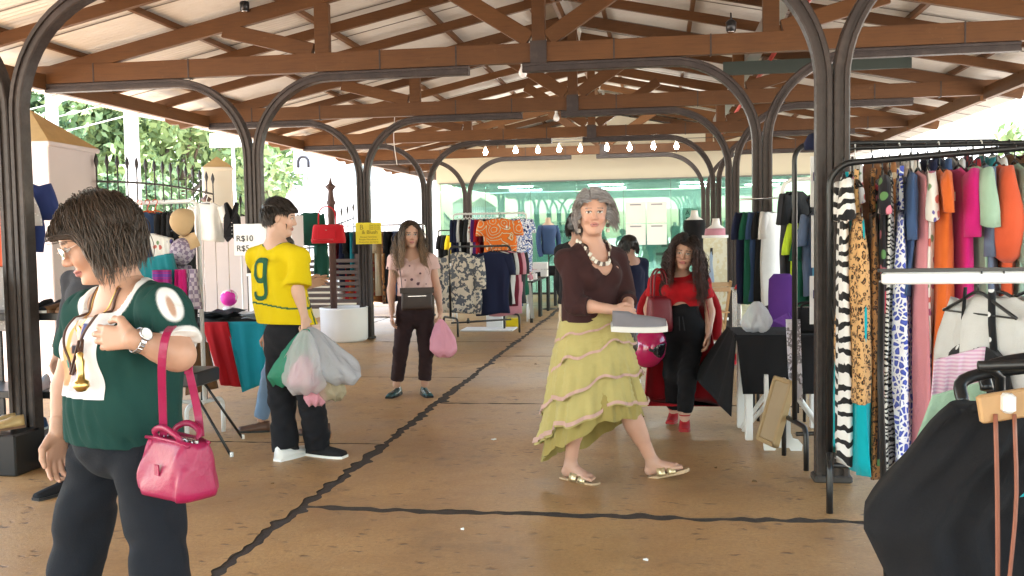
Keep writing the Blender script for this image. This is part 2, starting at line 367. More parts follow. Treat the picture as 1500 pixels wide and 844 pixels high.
# ---- trusses
def zr(x): return ZH+SL*(4.9+RX-abs(x-RX)) - 0.075      # rafter axis height
def truss(k):
    y = Y0+k*BAY
    t = thing('roof_truss', ['timber roof truss with king post, the one %s' % s for s in ('far behind the viewer', 'behind the viewer', 'above the shoe shelf column', 'above the yellow shirt column', 'above the yellow sign column', 'just in front of the row of bulbs', 'against the cream wall band', 'first beyond the glass room', 'second beyond the glass room', 'last beyond the glass room')][k+2], 'roof truss', (0, y, 0), 0, 'timber roof trusses')
    def part(n, a, b, w, h, upv=(0, 0, 1)): return MB().beam(a, b, w, h, upv, bev=.006).build(n, WOOD, t)
    # bottom chord with pointed ends, two lengths
    for xa, xb in ((-5.5, 0.40), (0.40, 6.1)):
        e0 = xa == -5.5
        mb = MB(); z0, z1 = HC, HC+.185; xs = [xa, xb]
        if e0: prof = [(xa+.10, z0), (xb, z0), (xb, z1), (xa+.02, z1), (xa-.04, z1-.05), (xa+.03, z1-.09), (xa+.03, z0+.05)]
        else: prof = [(xa+.003, z0), (xb-.10, z0), (xb-.03, z0+.05), (xb-.03, z1-.09), (xb+.04, z1-.05), (xb-.02, z1), (xa+.003, z1)]
        n = len(prof); mb.add([(a, -.045, b) for a, b in prof]+[(a, .045, b) for a, b in prof], [tuple(range(n)), tuple(range(2*n-1, n-1, -1))]+[(i, i+n, (i+1) % n+n, (i+1) % n) for i in range(n)])
        mb.build('bottom_chord', WOOD, t)
    zc = HC+.185
    for s in (-1, 1):
        a = (RX+s*5.7, 0, zr(RX+s*5.7)); b = (RX+s*.02, 0, zr(RX+s*.02)); part('rafter', a, b, .076, .15)
        q = RX+s*2.19; part('queen_post', (q, 0, zc-.002), (q, 0, zr(q)-.07), .082, .15, (1, 0, 0))
        part('strut', (q+s*.10, -.004, zc+.03), (q+s*1.05, -.004, zr(q+s*1.05)-.06), .07, .15)
        part('strut', (RX+s*.09, -.004, zc+.04), (RX+s*1.15, -.004, zr(RX+s*1.15)-.06), .07, .16)
    part('king_post', (RX, .004, HC-.02), (RX, .004, zr(RX)-.06), .10, .13, (1, 0, 0))
    for yy in (-.062, .062): MB().box((RX, yy, HC+.09), (.16, .012, .22)).build('splice_plate', STEEL, t)
    for x in (-4.15, -3.2, -1.2, -.4, 1.1, 2.0, 3.3, 4.3, 5.1):
        MB().box((x+rng.uniform(-.1, .1), 0, HC+.09), (.014, .098, .20)).build('strap', STEEL, t)
    return t
for k in range(-2, 8): truss(k)
# ---- roof: intermediate rafters, purlins, corrugated sheets
rb = MB().beam((RX-.12, -7, zr(RX)+.02), (RX-.12, 33.0, zr(RX)+.02), .05, .14)
roof = tag(rb.build('roof', WOOD), kind='structure')
YA, YB = -6.0, 33.0
for k in range(-2, 7):
    for f in (1/3, 2/3):
        y = Y0+(k+f)*BAY
        for s in (-1, 1):
            MB().beam((RX+s*5.5, y, zr(RX+s*5.5)+.02), (RX+s*.02, y, zr(RX)+.02), .055, .11).build('common_rafter', WOOD, roof)
purl = [0.45, 1.55, 2.65, 3.75, 4.85, 5.62]
for s in (-1, 1):
    for d in purl:
        x = RX+s*d; z = zr(x)+.075+.03
        MB().beam((x, YA, z), (x, YB, z), .05, .058).build('purlin', WOOD, roof)
    for d in (5.25,):
        x = RX+s*d; z = zr(x)-.075-.07
        for k in range(-2, 7):
            ya = Y0+k*BAY+.06
            MB().beam((x, ya, z+.06), (x, ya+BAY-.12, z+.06), .07, .16).build('eave_beam', WOOD, roof)
for s in (-1, 1):     # sheets, corrugated along the slope
    mb = MB(); per = 0.0766; nper = 13; V = []; n = nper*6
    wv = lambda i: 0.009*math.cos(2*math.pi*i/6)
    for x in (0.02, 2.0, 4.0, 6.02):
        for i in range(n+1): V.append((s*x, i*per/6, -SL*x+wv(i)))
    F = [(r*(n+1)+i, r*(n+1)+i+1, (r+1)*(n+1)+i+1, (r+1)*(n+1)+i) for r in range(3) for i in range(n)]
    mb.add(V, F, 0, True); me = mb.mesh('roof_sheet', SHEET)
    seam = MB().beam((s*.02, 0, -SL*.02-.014), (s*6.0, 0, -SL*6.0-.014), .016, .006).mesh('sheet_seam', simple('seam_grey', (.16, .14, .12), .6)); y = YA; j = 0
    while y < YB-.5:
        o = link('roof_sheet', me, roof, (RX, y, zr(RX)+.075+.058+.012+(j % 2)*.004)); link('sheet_seam', seam, o, (0, 0, 0)); y += per*12; j += 1
MB().beam((RX, YA, zr(RX)+.15), (RX, YB, zr(RX)+.15), .5, .012).build('ridge_cap', SHEET, roof)
# services under the roof
pp = MB().tube([(2.99, -3, 3.62), (2.99, 10, 3.62), (2.99, 22.3, 3.62)], .028, 8); tag(pp.build('red_pipe', simple('red_paint', (.42, .03, .02), .4)), 'red painted pipe running along under the roof', 'pipe')
gt = MB()
for a, b, w, h in (((2.78, 3.64), 0, .14, .02), ((2.71, 3.70), 0, .02, .13), ((2.85, 3.70), 0, .02, .13)): gt.box((a[0], 9.6, a[1]), (w, 25.4, h))
tag(gt.build('cable_tray', simple('galvanised', (.32, .31, .29), .45, .6, var=.2)), 'grey galvanised tray beside the red pipe under the roof', 'cable tray')
db = MB().box((3.55, 12.7, 3.52), (2.3, .03, .17)); tag(db.build('green_board', simple('dark_green_paint', (.035, .05, .042), .5)), 'long dark green board fixed between the trusses', 'board')
# soffit beyond on the right: wooden slatted canopy of next bay
# ---- glass fronted building
GY = 22.75
gb = thing('glass_building', 'glass fronted exhibition room with cream band above', 'building', (0, GY, 0))
def bx(n, c, s, m, par=gb, bev=0): 
    return MB().box(c, s, bev=bev).build(n, m, par)
wb_ = MB(); pf = [(-3.75, 2.70), (5.28, 2.70), (5.28, zr(5.28)-.09), (RX, zr(RX)-.09), (-3.75, zr(-3.75)-.09)]
wb_.add([(a, .01, b) for a, b in pf]+[(a, .23, b) for a, b in pf], [(0, 1, 2, 3, 4), (9, 8, 7, 6, 5)]+[(i, i+5, (i+1) % 5+5, (i+1) % 5) for i in range(5)])
wb_.build('wall_band', simple('cream_paint', (.62, .58, .45), .8, var=.03, nscale=1), gb)
bx('wall_end', (-3.72, 3.2, 1.35), (.10, 6.2, 2.69), WHITEW); bx('wall_end', (5.25, 3.2, 1.35), (.10, 6.2, 2.69), WHITEW)
bx('back_wall', (.75, 6.2, 1.35), (8.85, .1, 2.69), simple('pale_teal_wall', (.70, .78, .74), .8, var=.03))
bx('ceiling', (.75, 3.1, 2.74), (8.85, 5.9, .05), WHITEW); bx('room_floor', (.75, 3.15, -.02), (8.9, 6.2, .05), simple('pale_floor_tile', (.6, .6, .57), .3, var=.05))
def m_glass(name, tint, k=0.16):
    m = bpy.data.materials.new(name); m.use_nodes = True; nt = m.node_tree; nt.nodes.clear()
    o = nt.nodes.new('ShaderNodeOutputMaterial'); t = N(nt, 'ShaderNodeBsdfTransparent'); t.inputs[0].default_value = (*tint, 1)
    gl = N(nt, 'ShaderNodeBsdfGlossy', i_Roughness=0.015); gl.inputs[0].default_value = (.70, .92, .86, 1); fr = N(nt, 'ShaderNodeFresnel', i_IOR=1.6)
    mm = N(nt, 'ShaderNodeMath', operation='MULTIPLY_ADD'); nt.links.new(fr.outputs[0], mm.inputs[0]); mm.inputs[1].default_value = 1.0; mm.inputs[2].default_value = k
    mx = nt.nodes.new('ShaderNodeMixShader'); nt.links.new(mm.outputs[0], mx.inputs[0]); nt.links.new(t.outputs[0], mx.inputs[1]); nt.links.new(gl.outputs[0], mx.inputs[2]); nt.links.new(mx.outputs[0], o.inputs[0])
    return m
GLASS = m_glass('green_glass', (.66, .90, .85), .12)
for i in range(8):
    x0 = -3.65+i*1.1; bx('glass_pane', (x0+.55, 0, 1.36), (1.088, .012, 2.64), GLASS)
    bx('glazing_joint', (x0, .0, 1.36), (.010, .02, 2.64), simple('silicone', (.10, .16, .14), .5))
bx('sill', (.75, 0, .02), (8.85, .06, .045), STEEL); bx('head_rail', (.75, -.002, 2.69), (8.85, .06, .03), simple('grey_rail', (.18, .2, .18), .5))
LAMPW = emis('tube_light', (1, .98, .93), 8)
for x in (-2.2, .2, 2.6, 4.4):
    for yy in (2.6, 4.6): bx('ceiling_light', (x, yy, 2.70), (.9, .10, .03), LAMPW)
# exhibition panels inside with lettering
def text_mesh(s, size, depth=0.002):
    cu = bpy.data.curves.new('txt', 'FONT'); cu.body = s; cu.size = size; cu.align_x = 'CENTER'; cu.align_y = 'CENTER'; cu.extrude = depth/2; cu.resolution_u = 4
    ob = bpy.data.objects.new('txt', cu); col.objects.link(ob); dg = bpy.context.evaluated_depsgraph_get(); me = bpy.data.meshes.new_from_object(ob.evaluated_get(dg))
    bpy.data.objects.remove(ob); me.materials.clear(); return me
def put_text(s, size, loc, mat, parent, rot=(math.pi/2, 0, 0), name='lettering'):
    me = text_mesh(s, size); me.materials.append(mat); o = link(name, me, parent, loc); o.rotation_euler = rot; return o
def panel(x0, x1, z0, z1, y, letters, side, lab):
    p = thing('exhibition_board', lab, 'display panel', ((x0+x1)/2, GY+y, z0), 0, 'white display panels inside the glass room'); w = x1-x0; h = z1-z0
    MB().box((0, 0, h/2), (w, .03, h), bev=.004).build('board', PAPER, p)
    if letters: put_text('\n'.join(letters), .17, (side*(w/2-.12), -.018, h*.52), INK, p)
    mm = simple('grey_print', (.35, .38, .38), .8, var=.4, nscale=30)
    for j in range(5):
        hx = rng.uniform(.10, .26)*w; MB().box((rng.uniform(-.25, .25)*w, -.0165, h*(.15+.16*j)), (hx, .003, .07)).build('printed_block', mm, p)
    for s in (-1, 1): MB().box((s*w*.4, 0, -z0/2), (.03, .03, z0)).build('leg', CHROME, p)
panel(-1.62, -.52, .7, 1.95, 1.3, 'ARQUIVO', 1, 'white exhibition panel with column of letters behind the shoe table'); panel(-.45, .75, .7, 1.97, 1.5, 'ARQUIVO', -1, 'white exhibition panel with column of letters behind the grey haired woman')
panel(1.15, 2.1, .7, 2.0, 1.3, '', 1, 'white exhibition panel behind the four sheets of paper'); panel(2.15, 3.2, .7, 2.02, 1.25, 'ARQUIVO', -1, 'white exhibition panel with column of letters beside the mannequins')
pn = thing('notice', 'block of four white printed sheets taped on the glass', 'notice', (1.28, GY-.012, 1.13))
for i in range(2):
    for j in range(2):
        MB().box((-.25+.5*i*.98+.0, 0, .26+.51*j), (.46, .004, .49)).build('sheet', PAPER, pn)
        MB().box((-.25+.49*i, -.004, .45+.51*j), (.26, .002, .03)).build('heading', simple('grey_ink', (.3, .3, .32), .8), pn)
# ================================================================== clothes, hangers, rails
def garment_mb(kind='dress', W=.20, L=1.2, T=.028, flare=1.0, sl=0.0, sr=.065, puff=False, folds=5, amp=.012, neck=.07, drop=.055, seed=0, nr=20, n=30, hemv=.02, strap=False, cuff=.6):
    """local: hook of hanger at origin, width along X, rail along Y, hanging down -Z"""
    g = np.random.default_rng(seed); mb = MB(); z0 = -.085
    ph = g.uniform(0, 6.28, 4); lean = g.uniform(-.02, .02)
    def ringbody(v, cx=0, hw=None, zt=z0, LL=L, tk=1.0):
        out = []
        w = hw if hw is not None else (W*(1-.10*math.sin(min(v*2.2, 1)*math.pi)*(.6 if flare <= 1.05 else .3)) if v < .35 else W*(1+(flare-1)*((v-.35)/.65)**1.2))
        t = T*(.45+.9*min(v*4, 1))*tk*(1+.5*(flare-1)*v)
        for i in range(n):
            a = 2*math.pi*i/n; c_, s_ = math.cos(a), math.sin(a)
            x = w*(abs(c_)**.7)*(1 if c_ >= 0 else -1); xx = x/W
            am = amp*(.15+.85*min(v*1.5, 1))
            y = t*s_+1.35*am*(math.sin(folds*xx+ph[0]+v*1.3+.6*math.sin(5*v+ph[2]))+.55*math.sin(2.3*folds*xx+ph[1]-v*2)+.3*math.sin(3.7*folds*xx+ph[3]+3*v)) + lean*v
            y += .7*am*math.sin(4.1*folds*xx+ph[2]+2*v)*s_; x *= 1+.05*math.sin(9*v+ph[1])*(1 if c_ > 0 else -.6)*min(1, v*3)
            zz = zt-drop*max(0, (abs(x)-neck)/max(W-neck, .01))*max(0, 1-v*6) - LL*v - hemv*v*math.sin(2.1*xx+ph[3])
            if abs(x) < neck and v < .06: zz -= .035*(1-abs(x)/neck)*(1-v/.06)
            out.append((cx+x, y, zz))
        return out
    if kind == 'trousers':
        rings = [ringbody(v, hw=W, LL=.35) for v in np.linspace(0, .6, 5)]; mb.loft(rings)
        for s in (-1, 1):
            rr = []
            for v in np.linspace(0, 1, 9):
                w = W*.52*(1-.25*v)*flare; rr.append([(s*W*.48+w*math.cos(a)*1.0, T*(1.1-.2*v)*math.sin(a)+amp*math.sin(folds*math.cos(a)+ph[0]+3*v), z0-.18-(L-.18)*v) for a in np.linspace(0, 2*math.pi, 15)[:-1]])
            mb.loft(rr)
        return mb
    if strap:
        for s in (-1, 1): mb.tube([(s*W*.45, 0, z0+.02), (s*W*.5, .004, z0-.1), (s*W*.55, 0, z0-.2)], .012, 6, flat=.4)
        rings = [ringbody(v, zt=z0-.17, LL=L-.17) for v in np.linspace(.02, 1, nr)]
    else: rings = [ringbody(v) for v in np.concatenate([[0, .02, .05], np.linspace(.1, 1, nr-3)])]
    mb.loft(rings)
    if sl > 0:
        for s in (-1, 1):
            rr = []; m = 8 if sl > .3 else 5; yo = g.uniform(-.012, .012)
            for v in np.linspace(0, 1, m):
                rx = sr*(1-.12*v); ry = sr*.55*(.8+.2*v)
                if puff: f = .75+.75*math.sin(min(1, v*1.02)**1.4*math.pi*.88); rx *= f; ry *= f*1.15
                cx = s*(W-.035+.03*math.sin(v*2.2)+(.05 if sl < .3 else .015)*v); cz = z0-drop*.75-sl*v-.01
                rr.append([(cx+rx*math.cos(a)*s, yo+ry*math.sin(a)+.006*math.sin(3*a+ph[1]+4*v), cz+(.03*math.cos(a)*(1-v))-(.02 if sl < .3 else 0)*abs(math.cos(a))*v) for a in np.linspace(0, 2*math.pi, 13)[:-1]])
            if puff: rr.append([(s*(W-.02)+.028*math.cos(a)*s, .02*math.sin(a), z0-drop-sl-.03) for a in np.linspace(0, 2*math.pi, 13)[:-1]])
            mb.loft(rr)
    return mb
def hanger_mesh(w, mat, thick=.006, name='hanger'):
    mb = MB(); hk = arcpts((0, 0, -.012), .017, math.pi*1.05, -.25*math.pi, 8)
    hk = [np.array((p[0], 0, p[2])) for p in hk]
    mb.tube(hk[::1]+[np.array((0.0, 0, -.055)), np.array((0, 0, -.085))], .0032, 6)
    mb.tube(curve([(-w, 0, -.085-.07), (-w*.5, 0, -.085-.03), (0, 0, -.078), (w*.5, 0, -.085-.03), (w, 0, -.085-.07)], 14), thick, 6)
    mb.tube([(-w, 0, -.155), (w, 0, -.155)], thick*.6, 6); return mb.mesh(name, mat)
HANG = {'black': hanger_mesh(.19, BPLAST), 'white': hanger_mesh(.19, WPLAST), 'red': hanger_mesh(.19, simple('orange_plastic', (.62, .09, .03), .35)), 'wood': hanger_mesh(.20, PINE, .011)}
def hang(p, ang, mb, mat, name, label, cat, group=None, hanger='black', hlabel=None, hgroup=None, dz=0.0):
    """hang one garment and its hanger at point p of a rail; ang = heading of the garment's width"""
    p = np.asarray(p, float)
    o = mb.build(name, mat, None, tuple(p+(0, 0, dz))); o.rotation_euler = (0, 0, ang); tag(o, label, cat, group)
    if rng.random() < .3 and label: MB().box((.12*(1 if rng.random() < .5 else -1), -.045, -.20-rng.uniform(0, .12)), (.028, .002, .045)).build('price_tag', PAPER, o)
    if hanger:
        h = link('clothes_hanger', HANG[hanger], None, tuple(p)); h.rotation_euler = (0, 0, ang+rng.uniform(-.05, .05)); tag(h, hlabel, 'hanger', hgroup)
    return o
# colours
C = dict(tan=(.55, .30, .12), black=(.012, .012, .014), white=(.80, .79, .77), turq=(.0, .36, .42), brown=(.14, .07, .03), navy=(.014, .018, .05), blue=(.06, .09, .42), denim=(.045, .085, .19), dpink=(.56, .22, .25), pink=(.58, .26, .32), hot=(.52, .012, .17), orange=(.60, .12, .02), coral=(.62, .10, .04), mint=(.32, .48, .36), sage=(.26, .38, .32), slate=(.12, .16, .25), red=(.48, .012, .02), wine=(.13, .012, .025), green=(.012, .10, .06), dgreen=(.008, .06, .04), lime=(.55, .75, .04), yellow=(.80, .62, .02), grey=(.22, .22, .23), lgrey=(.55, .55, .54), purple=(.11, .035, .24), teal=(.015, .20, .24), cream=(.62, .52, .38), sky=(.12, .42, .68), charcoal=(.035, .035, .04), lilac=(.48, .40, .60))
for k_, c_ in C.items(): fabric('f_'+k_, c_)
F = lambda k: MATS['f_'+k]
LEO = pattern('leopard_tan', 'leopard', [(.62, .36, .15), (.035, .02, .012), (.34, .16, .06)], 1.1)
LEO2 = pattern('leopard_brown', 'leopard', [(.26, .12, .04), (.02, .012, .008), (.12, .05, .02)], 1.2)
ZEB = pattern('zebra_print', 'zebra', [(.78, .77, .75), (.014, .014, .016)], .8)
ZEB2 = pattern('chevron_print', 'zebra', [(.70, .70, .66), (.012, .012, .014)], 2.6)
CELL = pattern('blue_cell_print', 'cells', [(.05, .08, .42), (.80, .82, .88), (.10, .14, .55)], 1.15)
FLO = pattern('black_floral', 'floral', [(.014, .012, .016), (.70, .22, .28), (.80, .70, .66), (.10, .22, .08), (.55, .06, .10)], 1.3)
FLOW = pattern('white_floral', 'floral', [(.72, .70, .66), (.50, .12, .10), (.12, .10, .30), (.15, .25, .12), (.4, .1, .2)], 1.5)
FLOP = pattern('earth_floral', 'floral', [(.38, .17, .07), (.60, .30, .10), (.08, .05, .04), (.62, .50, .35), (.30, .05, .04)], 1.4)
TRI = pattern('tribal_orange', 'tribal', [(.80, .18, .02), (.62, .03, .02), (.90, .42, .05), (.14, .02, .03), (.80, .60, .40)], .7)
BWP = pattern('blue_white_print', 'patches', [(.02, .04, .16), (.72, .74, .80), (.10, .16, .40), (.80, .80, .80), (.03, .05, .2)], 1.6)
PLAID = pattern('plaid_red', 'check', [(.30, .02, .03), (.04, .03, .06)], 1.4)
PSTR = pattern('pink_stripe', 'stripes', [(.66, .38, .52), (.74, .58, .66)], 7)
TSTR = pattern('teal_pink_stripes', 'dstripes', [(.10, .36, .28), (.60, .42, .44), (.62, .60, .56)], 3.0)
BDASH = pattern('black_dash', 'dots', [(.012, .012, .014), (.70, .70, .70)], .9)
DOTW = pattern('white_dots', 'dots', [(.56, .54, .54), (.80, .80, .80)], 1.6)
PLIL = pattern('lilac_plaid', 'check', [(.22, .17, .26), (.48, .42, .50)], 2.0)
def rack_uu(name, label, a, b, z, mat, r=.016, foot=.20, low=.30, corner=.10, group=None, feet=True, ztop2=None):
    """two-post rolling rail: curved top bar, posts, U feet, low bar; a,b ground points"""
    a = np.array((*a, 0.)); b = np.array((*b, 0.)); d = nrm(b-a); s = np.array((-d[1], d[0], 0)); zz = np.array((0, 0, 1.)); z2 = ztop2 or z
    t = thing(name, label, 'clothes rail', a, 0, group); L = np.linalg.norm(b-a)
    MB().tube([zz*.25, zz*(z-corner)]+arcpts(zz*(z-corner)+d*corner, corner, math.pi, math.pi/2, 6, d, zz)[1:]+[d*(L-corner)+zz*z2]+arcpts(zz*(z2-corner)+d*(L-corner), corner, math.pi/2, 0, 6, d, zz)[1:]+[d*L+zz*.25], r, 8).build('top_rail', mat, t)
    if low: 
        MB().tube([d*.01+zz*low, d*(L-.01)+zz*low], r*.85, 8).build('low_bar', mat, t)
        MB().lathe([(r*1.5, 0), (r*1.5, .05), (r*.9, .055), (r*.9, .075), (0.002, .078)], 8).build('clamp_knob', mat, t, tuple(d*.28+zz*(low-.02)))
    if feet:
        for e in (0, L):
            c = d*e
            MB().tube([c-s*foot, c-s*foot+zz*.12]+arcpts(c-s*(foot-.06)+zz*.2, .06, math.pi, math.pi/2, 5, s, zz)[1:]+[c+zz*.26]+arcpts(c+s*(foot-.06)+zz*.2, .06, math.pi/2, 0, 5, s, zz)+[c+s*foot+zz*.12, c+s*foot], r, 8).build('foot', mat, t)
    return t
# ---------------------------------------------------------------- rail of long dresses (right)
RA0, RA1 = np.array((2.45, 5.20)), np.array((4.05, 4.93))
rack_uu('clothes_rail', 'black tube rail crowded with long printed dresses by the column', RA0, RA1, 1.79, BMETAL, .017, .2, .20, .12, ztop2=1.86)
dA = nrm(np.append(RA1-RA0, 0)); angA = math.atan2(dA[1], dA[0])+math.pi/2
def onA(x): 
    t = (x-2.45)/1.6; return np.array((x, 5.20-.27*t, 1.808+.07*t))
HL = 'black plastic hanger on the rail of long dresses'; HG = 'hangers on the long dress rail'
def A(x, mb, mat, name, label, cat, hanger='black', tw=0.0):
    return hang(onA(x), angA+tw, mb, mat, name, label, cat, 'clothes on the long dress rail', hanger, HL, HG)
A(2.515, garment_mb(W=.165, L=1.50, T=.020, sl=.17, sr=.075, seed=1, amp=.010, flare=1.1), ZEB, 'dress', 'black and white zebra print dress with short sleeves beside the column', 'dress', tw=.05)
A(2.555, garment_mb(W=.225, L=1.50, T=.032, seed=22, amp=.02, strap=True, flare=1.1), F('turq'), 'skirt', 'bright turquoise long skirt showing below the tan leopard dress', 'skirt', tw=.2)
A(2.560, garment_mb(W=.235, L=1.17, T=.036, seed=2, amp=.012, flare=1.2, strap=True), LEO, 'dress', 'tan leopard print dress hanging over the turquoise skirt', 'dress', tw=.15)
A(2.655, garment_mb(W=.19, L=1.53, T=.022, seed=3, amp=.013, strap=True), LEO2, 'dress', 'dark brown leopard print long dress', 'dress')
A(2.70, garment_mb(W=.19, L=1.50, T=.016, seed=4, sl=.15, sr=.06), FLO, 'dress', 'black long dress with pink and white flowers', 'dress')
A(2.735, garment_mb(W=.18, L=1.53, T=.012, seed=41), ZEB2, 'dress', 'black and white chevron long dress beside the blue print', 'dress')
A(2.785, garment_mb(W=.20, L=1.55, T=.028, seed=5, amp=.012, flare=1.2, strap=True), CELL, 'dress', 'royal blue and white cell print long dress', 'dress')
A(2.83, garment_mb(W=.19, L=.62, T=.014, seed=6, sl=.3, sr=.05), F('denim'), 'shirt', 'dark denim shirt between the blue print and dusty pink dresses', 'shirt')
A(2.865, garment_mb(W=.21, L=1.52, T=.026, seed=7, amp=.012, flare=1.25), F('dpink'), 'dress', 'dusty pink plain long dress', 'dress', tw=.1)
A(2.91, garment_mb(W=.20, L=1.1, T=.012, seed=8, sl=.2, sr=.05), FLOW, 'dress', 'pale flowered dress between dusty pink and orange', 'dress')
A(2.965, garment_mb(W=.22, L=1.42, T=.034, seed=9, amp=.015, flare=1.35, sl=.16, sr=.05), F('orange'), 'dress', 'bright orange flared long dress', 'dress', tw=.1)
A(3.05, garment_mb(W=.21, L=1.20, T=.028, seed=10, amp=.008, sl=.30, sr=.075), F('hot'), 'dress', 'hot pink lace dress with half sleeves', 'dress', tw=.15)
A(3.115, garment_mb(W=.2, L=1.05, T=.022, seed=11, sl=.24, sr=.095, amp=.012), F('mint'), 'blouse', 'mint green dress with wide sleeves beside the hot pink one', 'dress', tw=.2)
A(3.165, garment_mb(W=.2, L=1.0, T=.018, seed=12, sl=.4, sr=.05), F('slate'), 'dress', 'slate blue dress between mint and coral', 'dress')
A(3.22, garment_mb(W=.2, L=.66, T=.022, seed=13, sl=.40, sr=.085, puff=True), F('coral'), 'blouse', 'coral blouse with long puffed sleeves', 'blouse', tw=.15)
A(3.30, garment_mb(W=.21, L=.70, T=.026, seed=14, sl=.42, sr=.075, puff=True), F('sage'), 'blouse', 'sage green blouse with puffed sleeves', 'blouse', tw=.15)
A(3.365, garment_mb(W=.21, L=.72, T=.03, seed=15, sl=.52, sr=.06), F('navy'), 'blazer', 'navy blazer beside the sage blouse', 'blazer', tw=.1)
A(3.43, garment_mb(W=.21, L=1.1, T=.03, seed=16, sl=.2, sr=.07), F('hot'), 'dress', 'fuchsia plain dress beyond the navy blazer', 'dress')
for i, (x, k) in enumerate(((3.52, 'charcoal'), (3.60, 'yellow'), (3.70, 'wine'), (3.82, 'cream'))):
    A(x, garment_mb(W=.2, L=1.0, T=.026, seed=60+i, sl=.3, nr=10, n=14), F(k), 'dress', '%s garment near the far end of the long dress rail' % {'charcoal': 'charcoal', 'yellow': 'yellow', 'wine': 'wine red', 'cream': 'cream'}[k], 'dress')
tag(MB().lathe([(.003, 0), (.03, .002), (.034, .01), (.03, .018), (.003, .02)], 14).build('wooden_ring', simple('dark_wood', (.13, .05, .025), .4), None, (3.115, 4.83, 1.56)), 'round brown buckle on the mint dress sleeve', 'buckle'); bpy.data.objects['wooden_ring'].rotation_euler = (math.pi/2, 0, .2)
# rail behind it
RB0, RB1 = (2.66, 6.02), (4.4, 5.98)
rack_uu('clothes_rail', 'second black rail standing behind the long dress rail', RB0, RB1, 1.93, BMETAL, .015, .2, .3, .06)
kb = [('white', FLOW, .7, .2), ('brown', FLOP, .9, 0), ('brown', FLOP, 1.1, .2), ('white', F('white'), .7, .3), ('white', FLOW, .8, .2), ('navy', F('navy'), 1.0, .3), ('denim', F('denim'), .7, .5), ('white', F('lgrey'), .8, .3), ('wine', PLAID, .8, .4), ('teal', F('teal'), .7, .3), ('white', F('white'), .9, .2), ('brown', F('brown'), .9, .4), ('wine', F('wine'), 1.0, .3), ('black', F('black'), .8, .4), ('black', F('charcoal'), .9, .3), ('pink', F('pink'), .7, .2), ('black', F('black'), .9, .3), ('blue', F('slate'), .9, .4), ('yellow', F('yellow'), .6, .2), ('charcoal', F('charcoal'), 1, .3), ('lgrey', F('lgrey'), .8, .3)]
nm = {'white': 'white printed top', 'brown': 'brown earth toned flowered dress', 'navy': 'navy dress', 'denim': 'denim jacket', 'wine': 'wine red top', 'teal': 'teal top', 'black': 'black top', 'pink': 'pink top', 'blue': 'slate blue shirt', 'yellow': 'yellow top', 'charcoal': 'charcoal top', 'lgrey': 'light grey top'}
for i, (k, m_, L_, s_) in enumerate(kb):
    x = 2.74+i*.077+rng.uniform(-.012, .012)
    hang((x, 6.0, 1.945), math.pi/2+rng.uniform(-.12, .12), garment_mb(W=.19, L=L_, T=.022, sl=s_, sr=.055, seed=100+i, nr=10, n=14), m_, 'top', nm[k]+' hanging on the rail behind the long dresses', 'top', 'clothes on the rail behind the long dresses', 'black' if i % 3 else 'white', 'hanger on the rail behind the long dresses', 'hangers on the rail behind the long dresses')
# ---------------------------------------------------------------- foreground rail with white flat bar (right edge)
t = thing('clothes_rail', 'white flat bar rail in front of the long dresses', 'clothes rail', (2.36, 3.52, 0))
MB().box((.55, 0, 1.272), (1.14, .03, .042), bev=.008).build('flat_bar', WMETAL, t); MB().box((.55, 0, 1.300), (1.16, .034, .012)).build('rubber_strip', BPLAST, t)
for x in (1.10,): MB().tube([(x, 0, 0), (x, 0, 1.26)], .018, 8).build('post', BMETAL, t)
MB().tube([(1.10, -.35, .02), (1.10, .35, .02)], .018, 8).build('foot', BMETAL, t)
MB().tube([(.02, .0, 1.26), (.02, .18, 1.25), (.02, .20, .9), (.05, .2, .03), (.05, .45, .02)], .012, 8).build('stay', BMETAL, t)
def Cg(x, y, z, mb, mat, name, label, cat, ang=math.pi/2+.35, hanger='black'):
    return hang((x, y, z), ang, mb, mat, name, label, cat, 'clothes on the white bar rail', hanger, 'black clip hanger on the white bar rail', 'hangers on the white bar rail')
Cg(2.66, 3.52, 1.30, garment_mb(W=.15, L=.42, T=.03, seed=200, strap=True), BDASH, 'top', 'black top with small white dashes under the white bar', 'top')
Cg(2.73, 3.52, 1.30, garment_mb(W=.19, L=.40, T=.05, sl=.22, sr=.075, seed=201), F('lgrey'), 'shirt', 'light grey short sleeved shirt under the white bar', 'shirt', math.pi/2+.5)
Cg(2.83, 3.52, 1.30, garment_mb(W=.2, L=.45, T=.05, sl=.22, sr=.08, seed=202), F('white'), 'shirt', 'white short sleeved shirt under the white bar', 'shirt', math.pi/2+.5)
Cg(2.95, 3.52, 1.30, garment_mb(W=.2, L=.6, T=.05, sl=.22, sr=.08, seed=203), F('pink'), 'shirt', 'pale pink shirt under the white bar', 'shirt', math.pi/2+.4)
